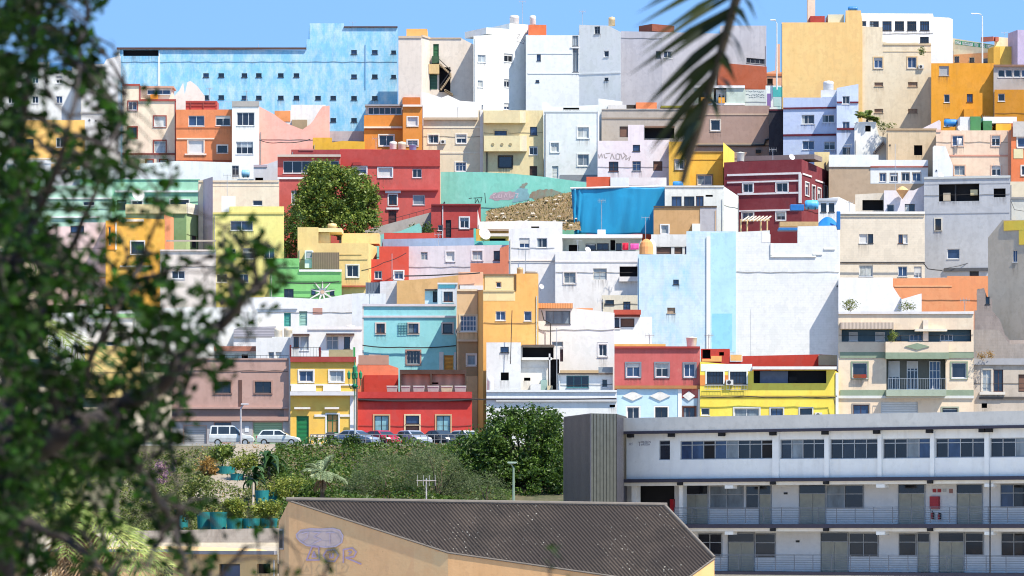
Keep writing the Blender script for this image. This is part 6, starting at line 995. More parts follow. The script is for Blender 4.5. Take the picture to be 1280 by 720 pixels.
mb.build('baluster', plaster('f2e8d4'), root); mb = MB(); mb.box(Fr, 0, Fr.L, z0 + .75, z0 + .9, -.12, .12); mb.build('rail', plaster('f2e8d4'), root)
# ---------------------------------------------------------------- vegetation
def leaf(mb, p, s, rg, asp=.5, d=None):
    d = Vector((rg.gauss(0, 1), rg.gauss(0, 1), rg.gauss(0, .7))) if d is None else d
    d = d.normalized(); n = d.cross(Vector((rg.gauss(0, 1), rg.gauss(0, 1), rg.gauss(0, 1))))
    n = n.normalized() * s * asp * .5; d = d * s * .5; mb.poly(p - d, p + n - d * .1, p + d, p - n - d * .1)
def crown(mb, ells, nclump, per, cr, s, rg, asp=.55, lo=.55, skip=None):
    tot = [e[3] * e[4] * e[5] for e in ells]
    for k in range(nclump):
        e = rg.choices(ells, tot)[0]; d = Vector((rg.gauss(0, 1), rg.gauss(0, 1), rg.gauss(0, 1))).normalized(); r = lo + (1.02 - lo) * rg.random() ** .7
        c = Vector(e[:3]) + Vector((d.x * e[3], d.y * e[4], d.z * e[5])) * r; q = cr * rg.uniform(.6, 1.3)
        for i in range(per): leaf(mb, c + Vector((rg.gauss(0, .5), rg.gauss(0, .5), rg.gauss(0, .42))) * q, s * rg.uniform(.6, 1.3), rg, asp)
def tree(name, label, cat, px, pyb, Y, ells, nclump, per, cr, s, mat, seed, tr=.25, group=None, bark='5a4a3c', lo=.55, asp=.55):
    """ells are (px, py, dY, rx px, ry px, rY metres)"""
    rg = random.Random(seed); b = W(px, pyb, Y); root = empty(name, b, label, cat, group); k = Y / FPX
    E = [(PX(e[0], Y + e[2]), Y + e[2], PZ(e[1], Y + e[2]), e[3] * k, e[5], e[4] * k) for e in ells]; mb = MB(); bm_ = simple('bark_' + bark, bark, .9)
    fork = b.lerp(Vector(E[0][:3]), .45); mb.tube([b, b.lerp(fork, .5) + Vector((tr * .4, 0, 0)), fork], [tr, tr * .85, tr * .7], 8)
    for e in E:
        for q in range(3):
            t = Vector(e[:3]) + Vector((rg.uniform(-.6, .6) * e[3], rg.uniform(-.6, .6) * e[4], rg.uniform(-.2, .6) * e[5])); mb.tube([fork, fork.lerp(t, .5) + Vector((rg.uniform(-.2, .2), 0, rg.uniform(0, .3))), t], [tr * .6, tr * .35, tr * .1], 6)
    mb.build('trunk', bm_, root); mb = MB(); crown(mb, E, nclump, per, cr, s, rg, asp, lo); mb.build('crown', mat, root); return root
LF = {'street': leafmat('street_tree_leaf', '263e16', '6c8a34'), 'ficus': leafmat('ficus_leaf', '36521e', 'a4b04e'), 'dark': leafmat('dark_leaf', '1e3014', '5a7a2e'), 'grey': leafmat('tamarisk_leaf', '4e5c38', '7a8458'), 'lime': leafmat('lime_leaf', '607028', 'a8a84c'), 'ivy': leafmat('ivy_leaf', '35501c', '6a7e2c'), 'olive': leafmat('olive_leaf', '4a5a28', '8c9048'), 'dry': leafmat('dry_leaf', '8a6a30', 'b8965a'), 'gpalm': leafmat('grey_palm_leaf', '6c7c58', 'a8b48c'), 'palm': leafmat('palm_leaf', '5a7030', 'b0b868'), 'dpalm': leafmat('dark_palm_leaf', '18240c', '3c4616'), 'dead': leafmat('dead_frond', '8a6a4c', 'c0a080'), 'fore': leafmat('near_leaf', '0e2008', '335c14', .3, spec=.12), 'banana': leafmat('broad_leaf', '2a4a24', '50703a'), 'pink': leafmat('pink_blossom', '8a6a78', 'b894a4')}
tree('round_tree', 'large round crowned tree in front of the brick red house', 'tree', 425, 300, 474, [(418, 245, 0, 50, 38, 4), (392, 262, -1, 30, 32, 3), (450, 250, 0, 24, 32, 3), (408, 222, 1, 28, 17, 3), (425, 278, -1, 50, 18, 3.5), (378, 280, -1, 18, 22, 2.5), (466, 262, 0, 10, 22, 2), (400, 210, 0, 14, 12, 2)], 1050, 25, .62, .38, LF['ficus'], 1, .35)
tree('tall_shrub', 'dark shaded bush left of the sand yellow house', 'shrub', 362, 330, 455, [(362, 300, 0, 12, 26, 2), (366, 275, 0, 12, 14, 2)], 90, 22, .6, .3, LF['dark'], 2, .1)
tree('street_tree', 'dense dark green tree between the street and the school stair tower', 'tree', 650, 640, 340, [(650, 560, 0, 48, 44, 4), (690, 570, 2, 26, 54, 4), (610, 575, -1, 36, 38, 4), (636, 528, 0, 26, 18, 3), (680, 530, 0, 24, 22, 3), (590, 590, -2, 30, 30, 3), (660, 606, -2, 60, 32, 4), (612, 528, 0, 10, 26, 1.2), (668, 515, 0, 6, 12, 1), (585, 560, -1, 22, 22, 2.5), (625, 545, -3, 20, 16, 2), (700, 590, -3, 16, 34, 2)], 1500, 26, .5, .3, LF['street'], 3, .3)
tree('tamarisk', 'feathery grey green tamarisk below the red car', 'tree', 490, 645, 336, [(480, 600, 0, 46, 38, 3.5), (455, 615, 0, 30, 26, 3)], 520, 30, .5, .2, LF['grey'], 4, .15, asp=.18); tree('tamarisk', 'larger feathery grey green tamarisk below the silver car', 'tree', 550, 645, 334, [(545, 600, 0, 42, 42, 3.5), (575, 615, 0, 30, 30, 3), (530, 580, 0, 24, 26, 3)], 600, 30, .5, .2, LF['grey'], 5, .15, asp=.18)
tree('shrub', 'tuft of grey shrub at the foot of the dark street tree', 'shrub', 610, 640, 328, [(605, 612, 0, 30, 22, 2)], 160, 28, .45, .18, LF['grey'], 6, .1, asp=.18)
def cover(name, label, x0, x1, Y0, Y1, n, s, mat, seed, hgt=.5):
    rg = random.Random(seed); mb = MB()
    for k in range(n):
        Y = rg.uniform(Y0, Y1); x = rg.uniform(PX(x0, Y), PX(x1, Y)); h_ = hgt * (.55 + .45 * math.sin(x * .9 + Y * .5)) * rg.random(); leaf(mb, Vector((x, Y, ground_z(Y) + h_ + .05)), s * rg.uniform(.6, 1.4), rg)
    o = mb.build(name, mat); tag(o, label, 'ground cover', None, 'stuff')
cover('ivy_ground_cover', 'green ivy and creeper blanketing the bank below the parked cars', 345, 640, 318, 361.5, 26000, .3, LF['ivy'], 7, .9); cover('olive_ground_cover', 'sparse olive weeds on the slope beside the turquoise planters', 150, 350, 301, 357, 16000, .26, LF['olive'], 8, .5); cover('dry_ground_cover', 'dry brown leaf litter on the bank under the shrubs', 240, 640, 312, 361, 5000, .2, LF['dry'], 9, .3)
def dry_slope():
    rg = random.Random(12); mb = MB(); nx, nz = 60, 26
    for j in range(nz + 1):
        for i in range(nx + 1):
            s, t = i / nx, j / nz; px = 608 + 118 * s; top = 264 - 27 * s; py = 288 + (top - 288) * t; Y = 468 + 19.5 * t; mb.v.append(tuple(W(px, py, Y) + Vector((rg.uniform(-.15, .15), 0, rg.uniform(-.1, .1)))))
    for j in range(nz):
        for i in range(nx): q = j * (nx + 1) + i; mb.f.append((q, q + 1, q + nx + 2, q + nx + 1))
    m, t, b = newmat('dry_rubble'); v = coords(t); col = mixc(t, noise_(t, v, 1.2, .35, .7, 8), lin('7c6440', .7), lin('94805c', .7)); col = mixc(t, noise_(t, v, 2.6, .55, .62, 6), col, lin('5c4a38')); col = mixc(t, noise_(t, v, 4.5, .66, .7, 3), col, lin('e8e0d4')); t.links.new(col, b.inputs['Base Color']); b.inputs['Roughness'].default_value = 1
    struct(mb.build('dry_hillside', m)); mb = MB(); m2 = MB()
    for k in range(1800):
        s, t = rg.random(), rg.random() ** 1.2; p = W(610 + 114 * s, 287 + ((264 - 27 * s) - 287) * t, 467.6 + 19 * t); leaf(mb, p + Vector((0, -.1, .15)), rg.uniform(.15, .4), rg, .3, Vector((rg.gauss(0, .5), rg.gauss(0, .5), 1)))
    tag(mb.build('dry_grass', leafmat('dry_grass', '66662c', 'a08848', k=.7)), 'dry yellow brown grass on the rubble slope below the turquoise wall', 'grass', None, 'stuff')
    for k in range(45):
        s, t = rg.random(), rg.random(); p = W(615 + 108 * s, 286 + ((264 - 27 * s) - 286) * t, 467.4 + 19 * t); r = rg.uniform(.1, .35); b0 = len(m2.v); d = [Vector((rg.uniform(.6, 1) * r * a, rg.uniform(.6, 1) * r * b, c * r * .5)) for a, b, c in ((-1, -1, 0), (1, -1, 0), (1, 1, 0), (-1, 1, 0), (-.6, -.6, 1), (.7, -.6, 1.2), (.6, .6, 1), (-.6, .7, .9))]; m2.hexa([p + q for q in d])
    tag(m2.build('rubble', simple('pale_rubble', 'd8ccbc', .9, var=.25)), 'scattered pale rubble on the dry slope below the turquoise wall', 'rubble', None, 'stuff')
dry_slope()
rgG = random.Random(31)
h = HB['turq']; F = h.F[0]     # graffiti on the turquoise wall
def scrawl(F, h, pts, wd, mat, w, name='graffiti_stroke'):
    mb = MB()
    for (xa, ya), (xb, yb) in zip(pts, pts[1:]):
        L = math.hypot(xb - xa, yb - ya) or 1; a, b = -(yb - ya) / L * wd / 2, (xb - xa) / L * wd / 2; mb.poly(*[F.P(*F.uz(*p), w) for p in ((xa + a, ya + b), (xb + a, yb + b), (xb - a, yb - b), (xa - a, ya - b))]); w += .0015
    return mb.build(name, mat, h.root)
def blob(F, h, ring, mat, w, name):
    rj = random.Random(len(ring)); fine = []
    for (xa, ya), (xb, yb) in zip(ring, ring[1:] + ring[:1]):
        for k in range(4): t = k / 4; fine.append((xa + (xb - xa) * t + rj.uniform(-1.1, 1.1), ya + (yb - ya) * t + rj.uniform(-.8, .8)))
    ring = fine; mb = MB(); mb.poly(*[F.P(*F.uz(*p), w) for p in ring]); return mb.build(name, mat, h.root)
blob(F, h, [(612, 248), (616, 241), (630, 239.5), (645, 239), (651, 241), (652, 245), (640, 249), (622, 251)], simple('dusty_pink_paint', 'b4a4ac', .9), .012, 'graffiti_patch'); blob(F, h, [(640, 253), (645, 244), (644, 238), (652, 234), (660, 237), (662, 249), (650, 252)], simple('blue_grey_paint', '86b4bc', .9), .02, 'graffiti_patch'); blob(F, h, [(662, 247), (664, 240), (676, 237), (690, 236), (700, 240), (706, 244), (690, 248), (672, 250)], plaster('94806c', '7cb4a4', .7), .014, 'bare_patch'); blob(F, h, [(649, 233), (655, 229), (660, 228), (659, 231), (654, 235)], simple('brown_plaster', '94988a', .9), .03, 'bare_patch')
for s in ([(620, 242), (616, 244), (617, 248), (621, 247), (620, 245)], [(624, 243), (623, 247), (627, 247), (627, 243)], [(630, 247), (632, 242), (634, 247)], [(637, 242), (637, 247), (641, 246)], [(644, 242), (648, 242), (645, 247), (648, 246)]): scrawl(F, h, s, .9, simple('pale_pink_paint', 'd4c0c8', .9), .03)
for s in ([(592, 247.5), (603, 247)], [(594, 248), (594, 254), (597, 249), (599, 254)], [(602, 248), (601, 253)], [(606, 241), (607, 254)], [(586, 248), (590, 247.5)]): scrawl(F, h, s, .8, simple('black_spray', '2c3a38', .9), .01)
h = HB['pinkw']; F = h.F[0]; gm = simple('grey_spray', 'b0a6a4', .9)
for s in ([(748, 193), (749, 198), (752, 192), (753, 197)], [(755, 192.5), (756, 197.5), (759, 197)], [(757, 192), (763, 191.5)], [(763, 199), (765, 192), (768, 199)], [(770, 193), (770, 199), (774, 199), (775, 193), (771, 192)], [(776, 192), (778, 199), (782, 194), (779, 191)], [(783, 194), (782, 200), (786, 197)], [(786, 201), (788, 195)]): scrawl(F, h, s, 1.3, gm, .01)
h = HB['white']; F = h.F[0]
for s in ([(644, 44), (650, 43), (646, 48), (651, 47)], [(655, 44), (653, 49), (656, 52)], [(645, 51), (655, 55), (651, 49)]): scrawl(F, h, s, .6, simple('grey_scribble', 'a0a0a8', .9), .01)
for hh in HOUSES:
    if hh.root['label'].startswith('white rendered terrace wall'): F = hh.F[0]; hw = hh
sg = simple('slate_paint', '5c6a74', .9)
for y in (114.5, 118.5, 121.8):
    x = 932 if y < 120 else 936
    while x < 954:
        scrawl(F, hw, [(x, y + rgG.uniform(-1, 1)), (x + .8, y + rgG.uniform(-1.2, 1.2)), (x + 1.7, y + rgG.uniform(-1, 1))], .7, sg, .01, 'wall_writing'); x += rgG.uniform(1.8, 2.6)
h = HB['school2']; F = h.F[0]; mb = MB(); P4 = [F.P(*F.uz(*q), .05) for q in ((1194, 55.2), (1242.6, 61.5), (1242.6, 56.5), (1194, 50.2))]; mb.hexa([q + Vector((0, .08, 0)) for q in P4] + P4); sgn = mb.build('sign_board', simple('sign_green', '2c9468', .6), h.root)
txt = [('CEP', 1194.8, 1200.6), ('ADOLFO', 1203.4, 1216), ('DE', 1218.2, 1222.6), ('SAN', 1226, 1231.2), ('JUAN', 1234, 1241.6)]
sl_ = (61.5 - 55.2) / (1242.6 - 1194)
for wd, xa, xb in (('CP', 1194.6, 1201.3), ('MARIO', 1203.2, 1216.2), ('DE', 1218.4, 1223), ('SAN', 1225.4, 1231.6), ('JUAN', 1233.4, 1242)):
    mb = MB(); y0 = 50.9 + sl_ * (xa - 1194); y1 = 50.9 + sl_ * (xb - 1194); mb.poly(*[F.P(*F.uz(*q), .06) for q in ((xa, y0 + 3.8), (xb, y1 + 3.8), (xb, y1), (xa, y0))]); mb.build('word_panel', simple('sign_white', 'f4f8f4', .6), sgn)
    cu = bpy.data.curves.new('sign_lettering', 'FONT'); cu.body = wd; cu.size = .46; cu.extrude = .004; o = bpy.data.objects.new('sign_lettering', cu); C.objects.link(o); p = F.P(*F.uz(xa + .4, y0 + 3.3 + sl_ * 2), .07); o.parent = sgn; o.location = p - origin_of(sgn); cu.align_x = 'LEFT'; o.rotation_euler = (R(90), R(3.5), math.atan2(F.t.y, F.t.x)); cu.materials.append(simple('sign_letter_green', '1c7a54', .6)); bpy.context.view_layer.update(); wgt = o.dimensions.x; tgt = (xb - xa - .8) / FPX * 545; o.scale.x = tgt / max(wgt, .01); tomesh(o)
# planters on the bank
pm = simple('turquoise_planter', '0f8284', .7)
def planter(x0, x1, y0, y1, Y, label, veg=None, seed=0):
    xa, xb = PX(x0, Y), PX(x1, Y); r = (xb - xa) / 2; zb_ = min(PZ(y1, Y), ground_z(Y) - .1); z1 = PZ(y0, Y); c = Vector(((xa + xb) / 2, Y, zb_)); root = empty('round_planter', c, label, 'planter', 'turquoise planters on the bank'); mb = MB(); mb.lathe(c, [(r * .86, 0), (r * .93, (z1 - zb_) * .5), (r, z1 - zb_ - .12), (r * 1.02, z1 - zb_), (r * .9, z1 - zb_), (r * .88, z1 - zb_ - .15)], 24); mb.build('tub', pm, root); mb = MB(); mb.lathe(c + Vector((0, 0, z1 - zb_ - .16)), [(r * .87, 0), (r * .5, .06), (.05, .08)], 16); mb.build('soil', simple('dark_soil', '4a3c30', 1), root)
planter(218, 236, 636, 662, 304, 'turquoise planter farthest left behind the near tree'); planter(246, 264, 640, 662, 304, 'turquoise planter left of the two banded ones'); planter(262, 284, 640, 663, 303, 'turquoise planter with a pale band near the spindly aerial', None); planter(283, 303, 648, 664, 302, 'turquoise planter in front of the white flowering bush'); planter(302, 325, 648, 664, 302.5, 'turquoise planter under the thin bare trunk'); planter(324, 347, 648, 662, 303, 'turquoise planter rightmost, beside the warehouse wall')
planter(269, 294, 583, 612, 346, 'turquoise planter at the top under the small round topped tree'); planter(288, 304, 592, 610, 342, 'tall turquoise planter beside the top one'); planter(319, 336, 613, 626, 326, 'small turquoise planter half covered by lime green bush'); planter(334, 348, 612, 624, 328, 'green planter patch behind the lime green bush')
def bush(px, py, Y, rx, ry, n, mat, label, seed, name='shrub', cat='shrub', s=.24, per=18): return tree(name, label, cat, px, py + ry * .9, Y, [(px, py, 0, rx, ry, rx * Y / FPX * .9)], n, per, .35, s, LF[mat], seed, .06, None, lo=.4)
tree('small_tree', 'small round topped tree in the top turquoise planter', 'tree', 278, 585, 346, [(276, 567, 0, 14, 9, 1), (284, 562, 0, 9, 7, .8)], 60, 22, .35, .24, LF['ficus'], 21, .07); bush(306, 578, 342, 18, 11, 70, 'lime', 'yellow green variegated bush beside the top planter', 22); bush(360, 610, 328, 26, 14, 110, 'lime', 'lime green bush left of the small palm', 23); bush(292, 634, 306, 14, 11, 70, 'lime', 'pale flowering bush above the planter row', 24); bush(332, 636, 306, 17, 12, 80, 'lime', 'lime green bush above the rightmost planter', 25); bush(392, 618, 320, 18, 16, 80, 'ivy', 'mid green bush behind the warehouse corner', 26); bush(250, 615, 320, 22, 20, 90, 'olive', 'olive weedy bush on the slope left of the planters', 27); bush(204, 588, 330, 12, 16, 22, 'pink', 'pink flowering bush behind the near tree', 28); bush(260, 585, 345, 12, 14, 40, 'dry', 'dry brown bush beside the concrete path', 29); bush(340, 585, 345, 20, 20, 90, 'ivy', 'green bush under the broad leaved plants', 30); bush(440, 552, 359, 10, 7, 40, 'dark', 'dark clipped bush in front of the silver blue saloon', 31); bush(235, 640, 301.5, 12, 8, 40, 'ivy', 'low green plant behind the near tree branch', 32)
def broad(px, py, Y, n, L, label, seed, mat='banana'):
    rg = random.Random(seed); b = W(px, py, Y); root = empty('broad_leaved_plant', b, label, 'plant', 'broad leaved plants on the bank'); mb = MB(); mb.tube([b - Vector((0, 0, .6)), b + Vector((.05, 0, L * .5))], [.12, .09], 8); mb.build('stem', simple('bark_5a4a3c', '5a4a3c', .9), root); mb = MB()
    for k in range(n):
        a = rg.uniform(0, 6.28); el = rg.uniform(.2, 1.35); o = b + Vector((0, 0, rg.uniform(.1, .6) * L)); ll = L * rg.uniform(.45, .8); w = ll * .16; side = Vector((-math.sin(a), math.cos(a), 0)); prev = None
        for i in range(6):
            t = i / 5; e = el - t * t * .9; p = o + Vector((math.cos(a) * math.cos(e), math.sin(a) * math.cos(e), math.sin(e))) * ll * t; ww = side * w * math.sin(math.pi * min(.98, .1 + t * .88)); cur = (p - ww, p + ww)
            if prev: mb.poly(prev[0], prev[1], cur[1], cur[0])
            prev = cur
    mb.build('leaves', LF[mat], root)
broad(336, 590, 343, 22, 2.6, 'tall dark broad leaved plant in front of the white hatchback', 41); broad(318, 608, 330, 26, 2.2, 'broad leaved plant with a thin trunk above the planters', 42); mb = MB(); mb.tube([W(316, 655, 320), W(317, 600, 330)], [.12, .09], 8); tag(mb.build('bare_trunk', simple('grey_bark', 'a09484', .9)), 'thin pale bare trunk rising behind the planter row', 'trunk')
def frond(mb, rb, p, d, L, droop, pin, w, rg, n=26, twist=0., jitter=.15):
    """a feather palm leaf: rachis tube plus two ranks of narrow leaflets"""
    d = d.normalized(); side = d.cross(Vector((0, 0, 1))); side = side.normalized() if side.length > .05 else Vector((1, 0, 0)); pts = []
    for i in range(n + 1): t = i / n; pts.append(p + d * L * t * (1 - .12 * t * droop) + Vector((0, 0, -droop * L * .5 * t * t)))
    rb.tube(pts[::2], [L * .012 * (1 - .8 * i / (len(pts[::2]) - 1)) for i in range(len(pts[::2]))], 5)
    for i in range(3, n + 1):
        t = i / n; tang = (pts[i] - pts[i - 1]).normalized(); up = side.cross(tang).normalized(); ln = pin * math.sin(math.pi * min(.97, .15 + .8 * t)) + pin * .15
        for sd in (-1, 1):
            q = (side * sd * .8 + tang * .75 + up * (.25 + rg.gauss(0, jitter))).normalized(); tip = pts[i] + q * ln + Vector((0, 0, -ln * .25)); mid = pts[i] + q * ln * .5; ww = (tang - q * tang.dot(q)).normalized() * w * .5; mb.poly(pts[i] - ww * .4, mid - ww, tip, mid + ww)
def palm(px, pyc, pyb, Y, L, n, label, seed, tr, pin, w, dead=0, name='palm_tree', els=(-.2, 1.2), mat='palm'):
    rg = random.Random(seed); c, b = W(px, pyc, Y), W(px, pyb, Y); root = empty(name, b, label, 'palm'); mb = MB(); k = 10; mb.tube([b.lerp(c, i / k) for i in range(k + 1)], [tr * (1.15 if i % 2 else .95) for i in range(k + 1)], 10); mb.build('trunk', simple('palm_bark', '6a5646', .95), root); A, B, Dd, Db = MB(), MB(), MB(), MB()
    for i in range(n): a = i * 2.4 + rg.uniform(-.3, .3); e = els[0] + (els[1] - els[0]) * ((i * .618) % 1); frond(A, B, c, Vector((math.cos(a) * math.cos(e), math.sin(a) * math.cos(e), math.sin(e))), L * rg.uniform(.8, 1.1), rg.uniform(.4, .9), pin, w, rg)
    A.build('crown', LF[mat], root); B.build('frond_stems', simple('frond_rachis', '8a8a50', .6), root)
    for i in range(dead): a = i * 2.4; frond(Dd, Db, c - Vector((0, 0, .2)), Vector((math.cos(a), math.sin(a), -1.3)), L * .6, .4, pin * .8, w, rg, 20)
    if dead: Dd.build('dead_fronds', LF['dead'], root)
palm(403, 591, 636, 316, 2.2, 24, 'small palm with arching grey green fronds behind the warehouse ridge', 51, .16, .55, .1, 3, mat='gpalm'); palm(1084, 149.5, 154, 501, 2.0, 34, 'bushy little palm growing on the white roof hut', 52, .15, .6, .2, 0, els=(.1, 1.4)); 
palm(96, 632, 900, 62, 2.3, 34, 'feather palm with yellow green fronds and a dead brown skirt behind the near tree', 53, .2, .5, .028, 14, els=(-.5, 1.3))
palm(20, 392, 1000, 50, 1.5, 20, 'feather palm top at the far left behind the near tree', 57, .12, .35, .02, 0, els=(-.3, 1.2))
tree('potted_bush', 'leafy bush growing on the terrace of the beige and sage green house', 'shrub', 1063, 390, 390, [(1062, 381, 0, 8, 6, .6)], 30, 16, .3, .16, LF['olive'], 61, .04); tree('potted_bush', 'thin green plant before the white stepped wall', 'shrub', 1134, 392, 392, [(1133, 384, 0, 8, 6, .6)], 22, 14, .3, .16, LF['olive'], 62, .04); tree('potted_bush', 'green plant on the shaded terrace beside the awning', 'shrub', 1115, 427, 384, [(1115, 419, 0, 5, 7, .4)], 22, 14, .3, .16, LF['ficus'], 63, .04); tree('potted_bush', 'ragged plant hanging from the top of the worn cream wall', 'shrub', 1152, 68, 517.5, [(1152, 62, 0, 3, 6, .4)], 16, 14, .3, .2, LF['ficus'], 64, .03); tree('potted_bush', 'dry shrub beside the stair of the white roof hut', 'shrub', 1104, 180, 499, [(1103, 158, 0, 6, 5, .5), (1112, 157, 0, 8, 3, .5)], 30, 12, .3, .2, LF['olive'], 65, .03); tree('potted_bush', 'green plant under the turquoise pipe beside the red hut', 'shrub', 520, 295, 473, [(517, 287, 0, 8, 5, .8), (535, 287, 0, 6, 8, .8)], 40, 16, .4, .25, LF['ivy'], 66, .04); tree('potted_bush', 'climbing plant by the broken house wall at the lower right edge', 'shrub', 1226, 448, 384, [(1232, 444, 0, 12, 4, .5)], 26, 12, .3, .16, LF['dry'], 67, .04)
# ---------------------------------------------------------------- near tree (out of focus) and hanging frond
def near_tree():
    rg = random.Random(77); Yb = 12.; root = empty('near_tree', W(6, 1400, 12.2), 'dark leafy out of focus tree filling the left side in the foreground', 'tree'); bark = simple('near_bark', '3a3230', .9, k=.7)
    limbs = [([(4, 1400), (8, 900), (6, 600), (14, 380), (30, 150), (50, -60)], 12.2, 16), ([(6, 620), (40, 565), (90, 535), (140, 515), (200, 485), (245, 435), (290, 395), (330, 350), (350, 305)], 12.0, 19), ([(30, 420), (80, 330), (118, 240), (150, 150), (160, 110)], 12.6, 6), ([(16, 330), (60, 240), (90, 150), (100, 60), (112, 20)], 11.6, 6), ([(140, 515), (160, 560), (190, 610), (215, 650), (232, 700), (236, 760)], 11.7, 7), ([(180, 495), (225, 470), (262, 470)], 12.3, 4), ([(118, 380), (180, 350), (240, 330), (300, 345)], 12.8, 5), ([(90, 535), (110, 460), (140, 400), (175, 330), (200, 260), (215, 230)], 12.4, 6), ([(215, 650), (190, 690), (180, 740)], 11.6, 4), ([(20, 650), (90, 680), (150, 730)], 11.5, 8), ([(236, 760), (300, 690), (340, 672)], 11.9, 4), ([(245, 435), (215, 540), (222, 620), (228, 640)], 12.2, 4)]
    nodes = []
    for pts, Y, r in limbs:
        mb = MB(); q = []
        for (a, b), (c, d) in zip(pts, pts[1:]):
            for k in range(5): t = k / 5; q.append(W(a + (c - a) * t + rg.uniform(-3, 3), b + (d - b) * t + rg.uniform(-3, 3), Y + .25 * math.sin(len(q) * .5)))
        q.append(W(*pts[-1], Y)); rr = [r / FPX * Y * (1 - .88 * i / (len(q) - 1)) for i in range(len(q))]; mb.tube(q, rr, 8); mb.build('branch', bark, root, True); nodes += q
    grid = """
    9850000000
    9961000000
    8653000000
    8554100000
    8555300000
    9767520000
    9766421100
    9755433550
    9876543550
    9887766610
    9754667400
    9855776100
    9988774000
    9998761000
    9987662000
    9866551000
    9865452220
    9876454441
    """.split()
    mb, tw = MB(), MB(); dens = [0, .06, .11, .16, .22, .28, .34, .41, .5, .6]
    def dn(px, py): return dens[int(grid[int(min(719, max(0, py))) // 40][min(9, int(max(0, px)) // 40)])] if px < 400 else 0
    def cluster(c, m=None, s=.021):
        for k in range(m or rg.randint(6, 10)): leaf(mb, c + Vector((rg.gauss(0, s), rg.gauss(0, s * 1.4), rg.gauss(0, s))), rg.uniform(.026, .052), rg, .64)
    n = 0
    while n < 450:
        px, py = rg.uniform(-30, 395), rg.uniform(-30, 750)
        if rg.random() > dn(px, py): continue
        c = W(px, py, rg.uniform(11.3, 13.2)); nd = min(nodes, key=lambda q: (q - c).length + rg.uniform(0, .06)); L = (nd - c).length; n += 1
        bend = Vector((rg.gauss(0, .12), 0, .14 + rg.gauss(0, .08))) * L; q = [nd.lerp(c, t) + bend * 4 * t * (1 - t) for t in (0, .2, .4, .6, .8, 1)]
        if L < .5: tw.tube(q, [.005, .0045, .004, .0032, .0025, .0015], 4, False)
        else: tw.tube(q[3:], [.005, .0035, .002], 4, False)
        for k in range(max(2, int(min(L, .4) * 15))):
            t = 1 - (k / 15) / max(L, .08) * rg.uniform(.8, 1.2)
            if t < .15: break
            p = nd.lerp(c, t) + bend * 4 * t * (1 - t) + Vector((rg.gauss(0, .018), rg.gauss(0, .03), rg.gauss(0, .018)))
            ppx, ppy = 640 + p.x / p.y * FPX, HY - p.z / p.y * FPX
            if rg.random() < min(1, dn(ppx, ppy) * 2.6 + .03): cluster(p)
    for k in range(170):
        px, py = rg.uniform(-30, 50), rg.uniform(-20, 740)
        if rg.random() < 1.1 - px / 75: cluster(W(px, py, rg.uniform(10.8, 13.2)), 10, .03)
    for k in range(2000): cluster(W(rg.uniform(-420, 230), rg.uniform(-900, -60), rg.uniform(10.2, 13.0)), 9, .035)   # the canopy above the picture that shades the branches
    mb.build('foliage', LF['fore'], root); tw.build('twigs', bark, root)['kind'] = 'stuff'
near_tree()
def sprig(pts, Y, label, seed, m=9):
    rg = random.Random(seed); root = empty('leafy_sprig', W(*pts[0], Y), label, 'sprig', 'leaf tips poking up in the foreground'); mb = MB(); mb.tube([W(*p, Y) for p in pts], [.006] + [.004] * (len(pts) - 1), 5); mb.build('stem', simple('near_bark', '3a3230', .9, k=.7), root); mb = MB()
    for (a, b) in pts[1:]:
        for k in range(m): leaf(mb, W(a + rg.gauss(0, 6), b + rg.gauss(0, 7), Y + rg.gauss(0, .03)), rg.uniform(.02, .038), rg, .5)
    mb.build('leaves', LF['fore'], root)
sprig([(688, 800), (690, 735), (686, 708), (692, 690)], 12.5, 'blurred leafy tip at the bottom in front of the corrugated roof', 3, 6); sprig([(400, 800), (402, 730), (408, 708), (410, 690)], 12.2, 'blurred leafy tip in front of the lilac graffiti', 4, 8); sprig([(372, 800), (370, 730), (366, 714)], 12.0, 'blurred leafy tip at the foot of the tan gable wall', 5, 9)
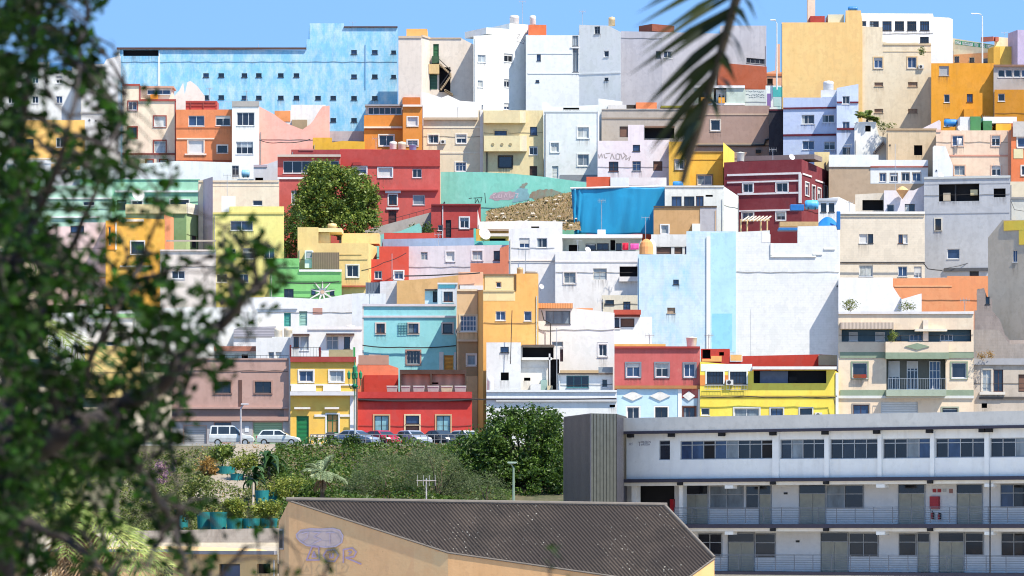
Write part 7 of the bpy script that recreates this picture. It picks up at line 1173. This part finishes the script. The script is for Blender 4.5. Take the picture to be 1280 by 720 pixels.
def hanging_frond():
    Y = 14.0; rg = random.Random(5); root = empty('palm_frond', W(925, -80, Y), 'dark hanging palm frond blurred in front of the skyline at the top', 'palm frond'); ax = [(955, -140), (938, -60), (920, 0), (904, 55), (888, 110), (872, 165), (858, 208), (853, 228)]; pts = []
    for (a, b), (c, d) in zip(ax, ax[1:]):
        for k in range(6): t = k / 6; pts.append((a + (c - a) * t, b + (d - b) * t))
    pts.append(ax[-1]); mb = MB(); mb.tube([W(*p, Y - .15 + .3 * i / len(pts)) for i, p in enumerate(pts)], [.017 * (1 - .55 * i / len(pts)) + .003 for i in range(len(pts))], 6); mb.build('rachis', simple('dark_rachis', '4a4030', .7), root, True); mb = MB()
    for i in range(1, len(pts)):
        p = pts[i]; t = i / len(pts); o = W(*p, Y - .15 + .3 * t); f = min(1, max(0, (p[1] + 40) / 170))
        if p[1] > 180: continue
        if i % 3 == 0: continue
        L = (164 - 66 * f - max(0, p[1] - 105) * .9) + rg.uniform(-16, 14); a = R(153 - 26 * f + rg.uniform(-4, 4)); droop = 6
        tip = W(p[0] + math.cos(a) * L, p[1] + math.sin(a) * L + droop, Y - .15 + .3 * t + rg.uniform(-.12, .12)); mid = o.lerp(tip, .4) + Vector((0, 0, .012)); d = (tip - o).normalized(); n = d.cross(Vector((.3 * rg.gauss(0, 1), 1, .2))).normalized() * rg.uniform(.0115, .0165); mb.poly(o - n * .6, mid - n, tip, mid + n, o + n * .6)
        if p[1] < 120:
            L2 = rg.uniform(36, 62) * (1 - .35 * f); a = R(rg.uniform(22, 50) + 22 * f); q = (p[0] + math.cos(a) * L2, p[1] + math.sin(a) * L2); tip = W(q[0], q[1] + 6, Y + rg.uniform(-.7, -.3)); mid = o.lerp(tip, .5) + Vector((0, 0, .02)); d = (tip - o).normalized(); n = d.cross(Vector((0, 1, .4))).normalized() * rg.uniform(.0125, .018); mb.poly(o - n * .6, mid - n, tip, mid + n, o + n * .6)
    mb.build('leaflets', LF['dpalm'], root)
hanging_frond()
